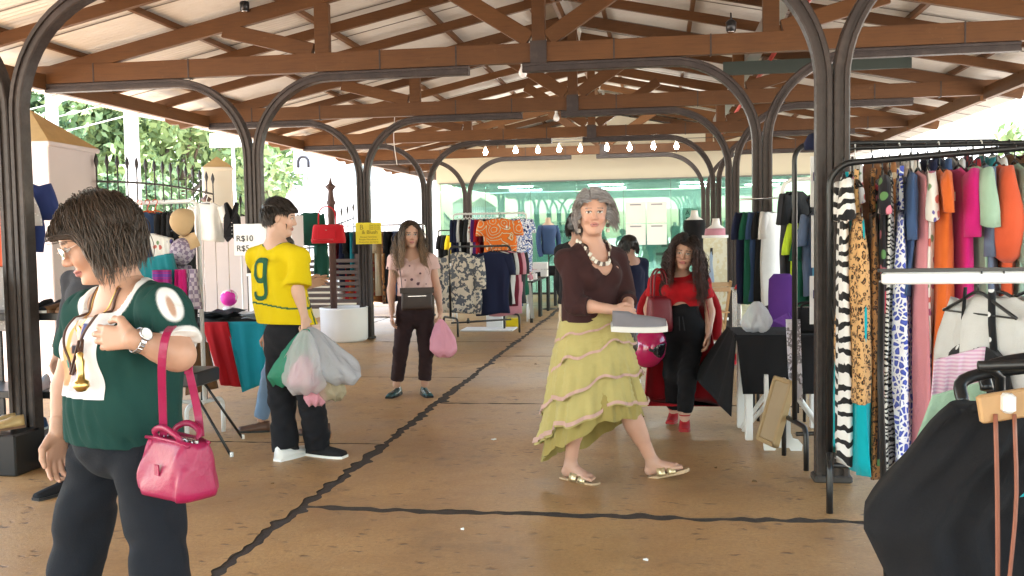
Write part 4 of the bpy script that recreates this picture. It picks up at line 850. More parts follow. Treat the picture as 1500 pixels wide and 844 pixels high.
for i, (k, x) in enumerate((('white', -3.2), ('red', -3.1), ('orange', -3.04), ('red', -2.95), ('red', -2.87))): hang((x, 14.2, 1.12), math.pi/2-.4, garment_mb(W=.17, L=.55, T=.04, seed=430+i, nr=9, n=12, flare=1.2), F(k), 'skirt', '%s skirt hanging low behind the red bag' % k, 'skirt', CL, None)
t = thing('yellow_notice', 'yellow printed paper notice fixed on the steel column', 'notice', (-2.455, 12.98, 1.345)); MB().box((0, 0, .15), (.37, .005, .30)).build('sheet', simple('yellow_paper', (.82, .66, .04), .8, var=.04), t)
OL = simple('olive_ink', (.30, .22, .02), .8, var=0)
put_text('B', .10, (-.10, -.004, .235), OL, t); put_text('& Blush', .075, (.02, -.004, .165), OL, t)
for j, s_ in enumerate(('Roupas Femininas', 'Roupas Masculinas e', 'Acessorios em Geral')): put_text(s_, .033, (0, -.004, .10-.035*j), OL, t)
for j in range(3): put_text('Moda Circular', .026, (.09, -.004, .262-.026*j), OL, t)
# red bag, green jacket, slatted bench
t = thing('holdall', 'red holdall with two handles hung on the iron post', 'handbag', (-2.78, 12.25, 1.37), .05); bag_mb(.46, .16, .25, .86, .03).build('body', F('red'), t)
for s in (-1, 1): handle(MB(), .12, .22, .27, s*.05, .009).build('handle', F('red'), t)
MB().box((0, -.098, .12), (.24, .012, .12), bev=.005).build('front_pocket', F('red'), t); MB().lathe([(.003, 0), (.016, .002), (.014, .008), (.003, .009)], 10).build('badge', CHROME, t, (0, -.10, .17)); t.children[-1].rotation_euler = (math.pi/2, 0, 0)
hang((-3.08, 12.4, 1.88), .1, garment_mb(W=.17, L=.45, T=.06, sl=.75, sr=.055, seed=440), F('dgreen'), 'jacket', 'dark green jacket hanging beside the red holdall', 'jacket', None, None)
hang((-2.93, 12.36, 1.45), .2, garment_mb(W=.10, L=.45, T=.05, seed=441), F('dgreen'), 'trousers', 'dark green trousers hanging below the green jacket', 'trousers', None, None)
t = thing('slatted_bench', 'brown slatted wooden bench back behind the white tub', 'bench', (-3.3, 13.6, 0))
for j in range(9): MB().box((0, 0, .42+j*.085), (1.0, .025, .055), bev=.005).build('slat', simple('brown_bench', (.085, .055, .045), .6), t)
for s in (-1, 1): MB().box((s*.47, .03, .6), (.06, .04, 1.2)).build('post', MATS['brown_bench'], t)
def tub():
    mb = MB(); mb.lathe([(.30, 0), (.325, .03), (.33, .25), (.335, .45), (.34, .47), (.325, .475), (.315, .44), (.31, .1), (.005, .08)], 28); return mb
tag(tub().build('white_tub', WPLAST, None, (-2.80, 12.85, 0)), 'round white plastic tub at the foot of the yellow sign column', 'tub')
# ================================================================== left: white rail with jeans, cap and scarves
rack_uu('clothes_rail', 'white tube rail holding jeans, caps and scarves', (-2.60, 6.75), (-1.74, 6.55), 1.73, WMETAL, .016, .2, .25, .07)
for i, (k, x) in enumerate((('denim', -2.30), ('denim', -2.23), ('denim', -2.16), ('denim', -2.09))): hang((x, 6.70-.23*(x+2.6), 1.745), math.pi/2-.75, garment_mb('trousers', W=.17, L=.95, T=.035, seed=450+i), F(k), 'jeans', 'blue jeans on a red hanger on the white tube rail', 'jeans', 'jeans on the white tube rail', 'red', 'red plastic hanger above the jeans', 'red hangers on the white tube rail')
for i, (k, x, L_) in enumerate((('black', -2.03, .75), ('black', -1.99, .8), ('charcoal', -1.95, .95), ('black', -1.90, .9))): hang((x, 6.62, 1.745), math.pi/2+.25, garment_mb(W=.19, L=L_, T=.04, sl=.4, seed=460+i), F(k), 'jacket', '%s jacket behind the beige cap' % k, 'jacket', 'dark jackets on the white tube rail', 'black', 'black hanger behind the beige cap', 'black hangers on the white tube rail')
def cap(p, rot, mat, label):
    t = thing('cap', label, 'cap', p, 0, 'caps on the white tube rail'); t.rotation_euler = rot
    mb = MB(); mb.loft([[(.084*math.cos(e)**.8*math.cos(a), .10*math.cos(e)**.8*math.sin(a), .125*math.sin(e)) for a in np.linspace(0, 2*math.pi, 21)[:-1]] for e in np.linspace(0, 1.5, 8)]); mb.build('crown', mat, t)
    MB().grid(lambda u, v: ((u-.5)*.180*(1-.22*v*v), .080+.115*v*math.cos((u-.5)*1.8), -.006-.03*v+.03*(u-.5)**2*0-.05*(2*u-1)**2*v), 12, 5).build('peak', mat, t); MB().lathe([(.002, .115), (.009, .114), (.007, .119), (.002, .12)], 8).build('button', mat, t)
    return t
c_ = cap((-1.70, 6.30, 1.565), (-1.25, .15, 2.7), simple('beige_cap', (.52, .36, .20), .9), 'beige baseball cap with patches hanging on the white rail'); MB().box((.06, .062, .045), (.06, .012, .03), (np.eye(3)), bev=.003).build('patch', INK, c_)
cap((-1.73, 6.32, 1.36), (-1.2, -.2, 2.9), PLIL, 'grey knitted cap below the beige cap')
drape('scarf', 'grey white printed scarf bundle beside the beige cap', 'scarf', FLOW, [(-1.98, 6.35, 1.50), (-1.80, 6.3, 1.46), (-1.78, 6.3, 1.2), (-1.92, 6.34, 1.2)], seed=9, th=.05)
drape('shawl', 'teal jersey bundle below the caps', 'shawl', F('teal'), [(-1.96, 6.18, 1.32), (-1.70, 6.1, 1.36), (-1.62, 6.1, .95), (-1.92, 6.18, .92)], seed=10, th=.06, fold=.03)
for i, (k, x0, x1, zb, lb) in enumerate((('purple', -1.80, -1.66, .58, 'purple and magenta fringed scarf hanging below the caps'), ('hot', -1.64, -1.585, .55, 'hot pink knitted scarf beside the purple scarf'), ('lilac', -1.66, -1.52, .98, 'lilac plaid shawl behind the pink scarf'), ('pink', -1.80, -1.74, .7, 'pale pink thin scarf at the edge of the purple one'))):
    drape('scarf', lb, 'scarf', pattern('purple_bands', 'stripes', [C['purple'], (.30, .01, .16), C['purple'], (.26, .01, .14)], 1.1) if k == 'purple' else (PLIL if k == 'lilac' else F(k)), [(x0, 6.02+.04*i, 1.25), (x1, 6.0+.04*i, 1.25), (x1+.02, 5.98+.04*i, zb), (x0-.01, 6.0+.04*i, zb)], seed=20+i, th=.035, fold=.030, nf=1.6, nu=20)
t = thing('hamper', 'black crate stand under the hanging scarves', 'crate', (-1.78, 6.2, 0)); MB().box((0, 0, .50), (.5, .35, .10), bev=.01).build('tray', BPLAST, t)
for s, e in (((-.2, -.1), (-.3, -.35)), ((.16, -.1), (.52, -.25)), ((-.15, .1), (-.3, .3)), ((.15, .1), (.35, .3))): MB().tube([(*s, .46), (*e, .0)], .010, 6).build('leg', BMETAL, t); MB().lathe([(.013, 0), (.013, .03)], 8, (*e, -.0)).build('rubber_tip', WPLAST, t)
# table with red and teal cloth
table('display_table', 'low table covered by red and teal cloths by the yellow shirt', (-2.02, 7.75, 0), .1, .95, .70, .76, F('black'), BMETAL)
drape('table_cloth', 'teal blue cloth hanging off the front of the low table', 'cloth', fabric('f_tealblue', (.01, .27, .35)), [(-1.93, 7.36, .775), (-1.60, 7.38, .775), (-1.62, 7.36, .27), (-1.80, 7.32, .20)], seed=31, fold=.012, nf=2)
drape('table_cloth', 'red cloth hanging beside the teal one off the low table', 'cloth', F('red'), [(-2.14, 7.34, .775), (-1.92, 7.35, .775), (-1.80, 7.34, .24), (-1.98, 7.31, .26)], seed=32, fold=.012, nf=2)
drape('table_cloth', 'second red cloth at the back corner of the low table', 'cloth', F('red'), [(-1.58, 7.5, .775), (-1.50, 7.7, .775), (-1.49, 7.7, .36), (-1.57, 7.5, .33)], seed=33, fold=.01, nf=2)
drape('jacket', 'brown suede jacket hanging off the low table', 'jacket', F('brown'), [(-2.19, 7.2, .70), (-2.02, 7.2, .62), (-1.93, 7.15, .26), (-2.2, 7.16, .20)], seed=34, fold=.02, nf=2, th=.04)
for i, (k, x, w, lb) in enumerate((('lgrey', -1.75, .3, 'pale folded clothes on the low table'), ('black', -2.15, .25, 'black folded clothes on the low table'))):
    mb = MB()
    for j in range(4): mb.grid(lambda u, v, j=j: (x+(u-.5)*w*(1+.05*j), 7.75+(v-.5)*.4, .78+j*.016+.008*math.sin(u*9+j)+.008*math.sin(v*8+2*j)), 10, 10)
    tag(mb.build('folded_clothes', F(k)), lb, 'clothes')
tag(MB().lathe([(.002, -.075)]+[(.075*math.cos(e), .075*math.sin(e)) for e in np.linspace(-1.4, 1.4, 12)]+[(.002, .075)], 20).build('ball', pattern('pink_ball', 'patches', [(.80, .03, .42), (.82, .78, .80), (.80, .03, .42), (.80, .05, .45)], 1.3, .4), None, (-2.20, 7.98, .93)), 'pink and white toy ball above the low table', 'ball')
tag(MB().lathe([(.06, 0), (.062, .03), (.05, .06)], 14).build('ball_stand', WPLAST, None, (-2.20, 7.98, .79)), 'white stand under the pink ball', 'stand')
# vest, tee, price sign
vp = [(-.075, .40), (-.045, .415), (0, .22), (.045, .415), (.075, .40), (.058, .30), (.085, .25), (.09, .05), (.05, .0), (.006, .045), (-.006, .045), (-.05, .0), (-.09, .05), (-.085, .25), (-.058, .30)]
vp2 = [(x_*.985, -.022 if abs(x_) < .07 else .0, z_) for x_, z_ in vp]; n = len(vp)
vb = MB().add(vp2+[(x_, .04, z_+(.12 if z_ == .22 else 0)) for x_, z_ in vp], [tuple(range(n)), tuple(range(2*n-1, n-1, -1))]+[(i, i+n, (i+1) % n+n, (i+1) % n) for i in range(n)]).build('vest', F('black'), None, (-2.86, 9.5, 1.42)); tag(vb, 'small black buttoned vest hanging before the white board screen', 'vest'); vb.rotation_euler = (0, 0, .15)
for i in range(4): tag(MB().lathe([(.002, 0), (.008, .001), (.007, .004), (.002, .005)], 8).build('button', WPLAST, None, (-2.845, 9.472, 1.62-.04*i)), 'tiny white button on the black vest', 'button', 'buttons of the black vest')
hang((-3.13, 9.5, 1.92), .15, garment_mb(W=.16, L=.40, T=.04, sl=.15, seed=471), F('white'), 'tee', 'white tee shirt hanging beside the black vest', 'tee shirt', None, 'white', 'white hanger of the tee shirt', None)
t = thing('price_sign', 'white card reading R$10 behind the yellow shirt', 'sign', (-2.55, 9.25, 1.28), .05); MB().box((0, 0, .16), (.34, .006, .32)).build('card', PAPER, t)
put_text('R$10', .085, (-.055, -.006, .17), INK, t); put_text('R$5', .085, (-.075, -.006, .07), INK, t); MB().tube([(-.1, .01, -1.28), (-.1, .01, .05)], .01, 6).build('stick', WMETAL, t)
t = table('side_table', 'white side table under the price card', (-2.35, 9.3, 0), 0, .4, .35, 1.1, WPLAST, WMETAL)
# ================================================================== far left: shoe shelf and pale clothes
t = thing('shoe_shelf', 'black tiered shelf of shoes beside the first column', 'shelf', (-2.62, 5.95, 0), 0)
for z in (.14, .44, .96): MB().box((0, 0, z), (.95, .42, .05), bev=.005).build('shelf_board', BMETAL, t)
for sx in (-1, 1):
    for sy in (-1, 1): MB().box((sx*.46, sy*.20, .52), (.04, .025, 1.04)).build('post', BMETAL, t)
SG = 'shoes on the tiered shelf'; SB = simple('sole_brown', (.2, .11, .06), .6)
for i, (x, z, k, lb) in enumerate(((-2.36, .985, 'brown', 'dark brown loafers on the top of the tiered shelf'), (-2.22, .985, 'tan', 'tan slippers on the top of the tiered shelf'), (-2.50, .985, 'black', 'black flats on the top of the tiered shelf'), (-2.35, .465, 'red', 'red slippers on the middle of the tiered shelf'), (-2.24, .465, 'red', 'scarlet flats on the middle of the tiered shelf'), (-2.62, .465, 'white', 'white sneakers on the middle of the tiered shelf'), (-2.88, .165, 'slate', 'blue grey sandals on the bottom of the tiered shelf'), (-2.70, .165, 'denim', 'denim slippers on the bottom of the tiered shelf'), (-2.32, .165, 'black', 'black trainers on the bottom of the tiered shelf'))):
    shoes((x, 5.86, z), math.pi+rng.uniform(-.3, .3), F(k), SB if k in ('brown', 'tan') else WPLAST, lb, SG)
shoes((-2.70, 5.45, .0), math.pi-.5, F('black'), BPLAST, 'black sandals standing on the floor in front of the shelf', SG, h=.07); shoes((-2.55, 5.42, .28), 2.6, simple('gold_leather', (.62, .46, .22), .35, .4), SB, 'gold ballet flats on a black box in front of the shelf', SG)
tag(MB().box((-2.55, 5.45, .13), (.34, .26, .26), bev=.01).build('crate', BPLAST), 'black crate under the gold ballet flats', 'crate'); tag(MB().box((-2.30, 5.93, .06), (.3, .25, .11), bev=.01).build('crate', BPLAST), 'low black box on the floor behind the first column', 'crate')
hang((-3.0, 6.1, 1.92), .2, garment_mb(W=.20, L=1.0, T=.05, sl=.2, seed=480), DOTW, 'dress', 'grey white dotted dress hanging behind the first column', 'dress', 'clothes behind the first column', 'white', 'white hanger above the dotted dress', None)
hang((-3.0, 5.95, 2.0), .2, garment_mb(W=.22, L=.62, T=.06, sl=.2, sr=.09, seed=481), F('coral'), 'tee', 'coral red tee shirt in front of the dotted dress', 'tee shirt', 'clothes behind the first column', None)
hang((-3.02, 6.3, 1.98), .2, garment_mb(W=.21, L=.50, T=.06, sl=.22, sr=.09, seed=482), F('navy') if False else fabric('f_royal', (.03, .05, .18)), 'tee', 'royal blue tee shirt behind the coral one', 'tee shirt', 'clothes behind the first column', 'white', 'white hanger above the royal blue tee', None)
rack_uu('clothes_rail', 'thin iron rail carrying the coral and blue tee shirts', (-3.9, 6.2), (-2.92, 6.2), 2.0, IRON, .009, .15, 0, .04, feet=False)
drape('blanket', 'mint and pink diagonal striped cloth hanging by the shelf', 'cloth', TSTR, [(-2.95, 5.55, 1.22), (-2.62, 5.5, 1.22), (-2.62, 5.45, .60), (-2.9, 5.5, .55)], seed=40, th=.04, fold=.03, nf=2)
drape('towel', 'teal patterned cloth above the striped one', 'cloth', pattern('teal_print', 'patches', [(.03, .12, .12), (.12, .32, .30), (.02, .05, .06), (.2, .4, .38), (.02, .03, .04)], 2.2), [(-2.95, 5.6, 1.30), (-2.66, 5.57, 1.28), (-2.64, 5.55, 1.02), (-2.9, 5.58, 1.0)], seed=41, th=.04)
drape('shirt', 'white shirt hanging inside the tiered shelf', 'shirt', F('white'), [(-2.42, 5.9, .92), (-2.22, 5.9, .92), (-2.20, 5.9, .50), (-2.40, 5.9, .48)], seed=42)
drape('shorts', 'dark shorts hanging under the striped cloth', 'shorts', F('charcoal'), [(-2.8, 5.42, .62), (-2.62, 5.42, .60), (-2.62, 5.42, .36), (-2.82, 5.42, .38)], seed=43, th=.04)
# ================================================================== right of the aisle: black clothed table, stands
table('display_table', 'small folding table under a black cloth', (2.42, 6.95, 0), .05, .60, .50, .70, PINE, WMETAL)
t = bpy.data.objects['display_table']
for ob_ in bpy.data.objects:
    if ob_.get('label') == 'small folding table under a black cloth': t = ob_
for s in (-1, 1):
    MB().tube([(.20, s*.2, .66), (-.26, .12+s*.05, .0)], .016, 8).build('folding_leg', WMETAL, t); MB().tube([(-.17, s*.2, .66), (.28, -.2+s*.05, .0)], .016, 8).build('folding_leg', WMETAL, t)
drape('table_cloth', 'black cloth over the front of the small folding table', 'cloth', F('black'), [(2.08, 6.66, .735), (2.76, 6.68, .735), (2.76, 6.64, .34), (2.12, 6.60, .34)], seed=50, fold=.016, nf=3)
drape('table_cloth', 'black cloth corner blown out to the side of the small table', 'cloth', F('black'), [(2.07, 7.2, .735), (2.09, 6.66, .735), (2.04, 6.72, .17), (1.80, 7.1, .40)], seed=51, fold=.018, nf=2, nu=20)
tag(MB().box((2.42, 6.94, .725), (.70, .56, .022), bev=.008).build('table_runner', F('black')), 'black cloth lying flat on the small folding table', 'cloth')
def plastic(name, c, alpha=.55, rough=.25):
    m = bpy.data.materials.new(name); m.use_nodes = True; nt = m.node_tree; nt.nodes.clear(); o = nt.nodes.new('ShaderNodeOutputMaterial')
    p = N(nt, 'ShaderNodeBsdfPrincipled', i_Roughness=rough); p.inputs['Base Color'].default_value = (*c, 1); tr = N(nt, 'ShaderNodeBsdfTransparent'); tl = N(nt, 'ShaderNodeBsdfTranslucent'); tl.inputs[0].default_value = (*c, 1)
    tr.inputs[0].default_value = (.95, .95, .95, 1)
    v = coords(nt); b = N(nt, 'ShaderNodeBump', i_Strength=1.0, i_Distance=.02); nt.links.new(noise(nt, v, 24, 5), b.inputs['Height']); nt.links.new(b.outputs[0], p.inputs['Normal'])
    m1 = nt.nodes.new('ShaderNodeMixShader'); m1.inputs[0].default_value = .35; nt.links.new(p.outputs[0], m1.inputs[1]); nt.links.new(tl.outputs[0], m1.inputs[2])
    m2 = nt.nodes.new('ShaderNodeMixShader'); m2.inputs[0].default_value = alpha; nt.links.new(tr.outputs[0], m2.inputs[1]); nt.links.new(m1.outputs[0], m2.inputs[2]); nt.links.new(m2.outputs[0], o.inputs[0]); return m
def carrier_mb(top, w, d, h, seed, lean=(0, 0), crump=.02):
    """thin plastic carrier bag hanging from the point top"""
    g = np.random.default_rng(seed); ph = g.uniform(0, 6, 6); top = np.asarray(top, float); rings = []
    for v in np.linspace(0, 1, 26):
        e = math.sin(min(1, v*1.12)**.8*math.pi*.5); bot = 1-max(0, v-.86)/.14*.45; ww = (.018+w/2*e)*bot; dd = (.014+d/2*e)*bot; r = []
        for k in range(56):
            a = 2*math.pi*k/56; f = 1+crump/.1*(.35*math.sin(3*a+ph[0]+5*v)+.22*math.sin(7*a+ph[1]-6*v)+.16*math.sin(11*a+ph[2]+9*v))*min(1, v*2.2)+(.10*abs(math.sin(6.5*a+ph[4]+1.2*math.sin(5*v)))-.05+.05*abs(math.sin(13*a+8*v+ph[5])))*(1.15-.6*v)
            r.append(top+np.array((ww*math.cos(a)*f+lean[0]*v, dd*math.sin(a)*f+lean[1]*v, -h*v+.012*math.sin(5*a+ph[3])*v)))
        rings.append(r)
    return MB().loft(rings)
WBAG = plastic('white_film', (.82, .82, .84), .50)
tag(carrier_mb((2.24, 6.86, .95), .16, .12, .21, 3, crump=.03).build('plastic_bag', WBAG), 'small white plastic bag standing on the black clothed table', 'plastic bag')
t = thing('chair', 'chair back wrapped with purple cloth behind the black clothed table', 'chair', (2.47, 7.35, 0))
MB().loft([[(.0+.10*math.cos(a)*f, .02*math.sin(a), z) for a in np.linspace(0, 2*math.pi, 17)[:-1]] for z, f in ((.6, .9), (.75, 1), (.95, 1), (1.08, .95), (1.12, .6))]).build('backrest', F('purple'), t); MB().box((0, .22, .44), (.38, .4, .04), bev=.01).build('seat', F('charcoal'), t)
for sx in (-1, 1):
    for sy in (.05, .4): MB().tube([(sx*.17, sy, 0), (sx*.17, sy, .43)], .012, 6).build('leg', BMETAL, t)
drape('scarf', 'white scarf with dark print hanging over the table edge', 'scarf', pattern('grey_flower_scarf', 'patches', [(.66, .64, .70), (.66, .64, .70), (.22, .20, .22), (.62, .60, .68), (.10, .09, .12)], 2.0), [(2.385, 6.47, .86), (2.475, 6.47, .86), (2.485, 6.42, .32), (2.40, 6.42, .38)], seed=52, th=.02, nf=2, fold=.012)
drape('scarf', 'purple edged scarf end lying above the white scarf', 'scarf', F('purple'), [(2.33, 6.6, .84), (2.41, 6.5, .90), (2.46, 6.46, .80), (2.41, 6.5, .80)], seed=53, th=.015, fold=.006)
handbag((2.58, 6.85, .74), .2, .22, .16, .17, F('black'), 'black round handbag on the black clothed table', None, .05, .7)
# white scalloped stand with framed mirror leaning on it
t = thing('white_stand', 'white scalloped wooden stand on the floor by the dress rail', 'stand', (2.36, 6.42, 0))
prof = [(-.12, 0), (-.05, .0), (-.04, .02), (.04, .02), (.05, 0), (.12, 0), (.125, .04), (.10, .07), (.065, .08), (.05, .12), (.045, .42), (.02, .48), (-.02, .48), (-.045, .42), (-.05, .12), (-.065, .08), (-.10, .07), (-.125, .04)]
n = len(prof); MB().add([(a, -.012, b) for a, b in prof]+[(a, .012, b) for a, b in prof], [tuple(range(n)), tuple(range(2*n-1, n-1, -1))]+[(i, i+n, (i+1) % n+n, (i+1) % n) for i in range(n)]).build('front_panel', WPLAST, t)
b_ = MB().add([(-.012, a, b) for a, b in prof]+[(.012, a, b) for a, b in prof], [tuple(range(n)), tuple(range(2*n-1, n-1, -1))]+[(i, i+n, (i+1) % n+n, (i+1) % n) for i in range(n)]).build('side_panel', WPLAST, t); b_.location = (-.09, .14, .0)
t = thing('framed_mirror', 'gold framed mirror leaning against the white stand', 'mirror', (2.235, 6.28, .03)); t.rotation_euler = (.0, .30, .35)
MB().box((0, 0, .26), (.03, .20, .42), bev=.004).build('backing', simple('kraft_board', (.42, .32, .20), .9), t)
for c, s in (((0, -.11, .26), (.045, .03, .44)), ((0, .11, .26), (.045, .03, .44)), ((0, 0, .055), (.045, .25, .03)), ((0, 0, .465), (.045, .25, .03))): MB().box((c[0]-.004, *c[1:]), s, bev=.006).build('frame_bar', simple('old_gold', (.42, .29, .14), .5), t)
# black rail E, white rail beyond, paper notices
rack_uu('clothes_rail', 'tall black rail with paper notices tied to its post', (2.39, 6.08), (3.7, 6.35), 1.97, BMETAL, .016, .2, .18, .10)
t = thing('paper_notices', 'three white sheets hung one below the other from the tall black rail', 'notice', (2.50, 5.92, .86), .15)
for j, (z, h) in enumerate(((.02, .29), (.36, .31), (.72, .30))): MB().box((rng.uniform(-.01, .01), rng.uniform(-.01, .01), z+h/2), (.075, .006, h)).build('sheet', PAPER, t)
MB().tube([(0, .006, 0), (0, .006, 1.08)], .003, 5).build('string', INK, t)
for z in (.2, .9): MB().box((-.012, -.006, z), (.03, .004, .05)).build('printed_logo', simple('dark_blue_ink', (.03, .02, .12), .8), t)
tag(MB().lathe([(.05, 0), (.055, .04), (.03, .09), (.004, .1)], 10).build('cloth_bundle', F('navy'), None, (2.48, 5.95, 1.92)), 'dark bundle tied at the corner of the tall black rail', 'bundle')
rack_uu('clothes_rail', 'white rail of sports shirts behind the black clothed table', (2.63, 8.6), (3.3, 8.4), 1.88, WMETAL, .018, .2, .2, .10)
for i, (k, L_, z) in enumerate((('charcoal', .75, 1.80), ('black', .7, 1.80), ('lime', .62, 1.55), ('green', .7, 1.50), ('slate', .7, 1.62), ('sky', .55, 1.5), ('black', .8, 1.6), ('teal', .5, 1.75), ('cream', .4, 1.5), ('slate', .8, 1.4), ('sky', .5, 1.3))):
    hang((2.70+.052*i, 8.55-.02*i, z+.06), math.pi/2-.6+rng.uniform(-.2, .2), garment_mb(W=.2, L=L_, T=.035, sl=.22, sr=.07, seed=500+i, nr=10, n=14), F(k), 'sports_shirt', '%s shirt on the white rail behind the black clothed table' % {'lime': 'lime yellow', 'sky': 'sky blue', 'slate': 'slate blue', 'cream': 'cream', 'green': 'green', 'teal': 'teal', 'black': 'black', 'charcoal': 'charcoal'}[k], 'shirt', 'shirts on the white rail behind the black table', None)
for i, (k, x) in enumerate((('green', 2.42), ('denim', 2.48), ('black', 2.53), ('white', 2.58), ('navy', 2.36))): hang((x, 9.0, 1.72), math.pi/2-.5, garment_mb(W=.2, L=.85, T=.03, sl=.2, seed=520+i, nr=9, n=12), F(k), 'shirt', '%s shirt hanging between the column and the white rail' % k, 'shirt', 'shirts between column and white rail', None)
tag(MB().tube([(2.3, 9.0, 1.73), (2.75, 9.0, 1.74)], .01, 6).build('short_rail', CHROME), 'short chrome bar beside the column behind the black table', 'rail')
# bric-a-brac table beyond
t = table('display_table', 'grey table of shoes and jars beyond the black clothed table', (2.85, 11.2, 0), 0, .9, .7, .78, simple('grey_top', (.4, .4, .38), .5), CHROME)
for i in range(7): shoes((2.5+.12*i, 11.05+.1*(i % 2), .78), math.pi+rng.uniform(-.5, .5), F(('red', 'black', 'tan', 'white', 'pink', 'brown', 'black')[i]), SB, '%s shoes on the grey table beyond the black clothed one' % ('red', 'black', 'tan', 'white', 'pink', 'brown', 'charcoal')[i], 'shoes on the grey table', heel=.05 if i % 2 else 0)
for i, (x, k) in enumerate(((2.72, 'orange'), (2.80, 'yellow'), (2.95, 'green'))): tag(MB().lathe([(.04, 0), (.045, .03), (.045, .10), (.03, .12), (.03, .14)], 12).build('jar', simple('jar_'+k, C[k], .3), None, (x, 11.45, .78)), '%s jar on the grey table' % k, 'jar', 'jars on the grey table')
shoes((2.35, 10.4, .02), 2.2, F('red'), SB, 'red heeled shoes on the floor by the second column', None, heel=.06)
# scroll banner on wooden easel
t = thing('scroll_banner', 'tall paper scroll banner with a painted figure beside the column', 'banner', (2.26, 12.2, .33)); MB().box((0, 0, .53), (.29, .004, 1.0)).build('sheet', pattern('aged_scroll', 'patches', [(.62, .60, .46), (.60, .55, .38), (.64, .62, .50), (.58, .50, .30), (.6, .58, .45)], .6), t)
for z in (.015, 1.045): MB().tube([(-.16, 0, z), (.16, 0, z)], .018, 8).build('roller', WPLAST, t)
MB().loft([[(-.05+w*math.cos(a), -.006+.003*math.sin(a), z) for a in np.linspace(0, 2*math.pi, 11)[:-1]] for z, w in ((.38, .03), (.5, .036), (.62, .025), (.72, .016), (.80, .022), (.86, .004))]).build('painted_figure', simple('blue_grey_ink', (.28, .36, .48), .8), t)
MB().box((-.045, -.006, .86), (.03, .003, .09)).build('painted_hair', INK, t)
t = thing('folding_chair', 'light wooden folding chair beside the scroll banner', 'chair', (2.20, 11.9, 0), .3)
for s in (-1, 1): MB().beam((s*.18, .16, 0), (s*.18, -.16, .84), .022, .04).build('leg', PINE, t); MB().beam((s*.15, -.2, 0), (s*.15, .18, .48), .022, .04).build('leg', PINE, t)
for z in (.74, .80): MB().box((0, -.145, z), (.36, .02, .055), bev=.005).build('back_slat', PINE, t)
for j in range(4): MB().box((0, -.12+j*.085, .46), (.34, .07, .016), bev=.004).build('seat_slat', PINE, t)
tag(MB().box((2.3, 12.3, .012), (.7, .5, .02), bev=.006).build('low_plinth', WPLAST), 'white plinth sheet on the floor under the scroll banner', 'plinth')

# litter on the floor
for i, (x, y) in enumerate(((1.9, 5.9), (.4, 6.6), (-.9, 4.6), (.9, 3.9), (1.5, 4.2), (-1.4, 7.6), (.2, 10.5), (1.9, 9.0), (-.7, 5.3), (2.1, 5.6), (.6, 4.55), (-1.9, 9.9))):
    k_ = rng.uniform(.010, .022); a_ = rng.uniform(0, 6.28); pts = [(k_*math.cos(a_+q)*(1 if j % 2 else .55), k_*math.sin(a_+q)*(1 if j % 2 else .6), .004+.006*rng.random()) for j, q in enumerate(np.linspace(0, 6.28, 8)[:-1])]
    tag(MB().add([(0, 0, .009)]+pts+[(p_[0], p_[1], .001) for p_ in pts], [(0, 1+j, 1+(j+1) % 7) for j in range(7)]+[(1+j, 8+j, 8+(j+1) % 7, 1+(j+1) % 7) for j in range(7)]).build('paper_scrap' if i % 3 else 'dry_leaf', PAPER if i % 3 == 1 else simple('dry_brown', (.16, .09, .04), .9), None, (x, y, 0)), 'tiny scrap of paper lying on the stained floor' if i % 3 else 'small dry leaf lying on the stained floor', 'scrap' if i % 3 else 'leaf', 'litter on the floor')
# ================================================================== bodies: signed distance fields meshed with surface nets
def smin(a, b, k):
    if k <= 0: return np.minimum(a, b)
    h = np.clip(.5+.5*(b-a)/k, 0, 1); return b*(1-h)+a*h-k*h*(1-h)
class Prim:
    def __init__(s, f, lo, hi, k=.02, sub=False): s.f = f; s.lo = np.asarray(lo)-.07; s.hi = np.asarray(hi)+.07; s.k = k; s.sub = sub
A_ = lambda v: np.asarray(v, float)
def rc(a, b, ra, rb=None, k=.02, cut0=False, cut1=False, flat=None):
    """tapered limb; cut0/cut1 = flat ends; flat = (axis, factor) squeezes the section along axis"""
    a, b = A_(a), A_(b); rb = ra if rb is None else rb; ab = b-a; L2 = ab@ab+1e-12; dn = ab/math.sqrt(L2); m = max(ra, rb)
    def f(P):
        q = P-a; t = np.clip(q@ab/L2, 0, 1); q = q-t[:, None]*ab; d2 = (q*q).sum(1)
        if flat is not None: ax = nrm(flat[0]); d2 = d2+(q@ax)**2*(flat[1]**2-1)
        d = np.sqrt(d2)-(ra+(rb-ra)*t)
        if cut1: d = np.maximum(d, (P-b)@dn)
        if cut0: d = np.maximum(d, -((P-a)@dn))
        return d
    return Prim(f, np.minimum(a, b)-m, np.maximum(a, b)+m, k)
def ell(c, r, B=None, k=.02, sub=False):
    c, r = A_(c), A_(r); B = np.eye(3) if B is None else A_(B); m = r.max()      # B columns = axes
    def f(P):
        q = (P-c)@B/r; k0 = np.linalg.norm(q, axis=1); k1 = np.linalg.norm(q/r, axis=1)+1e-9; return k0*(k0-1)/k1
    return Prim(f, c-m, c+m, k, sub)
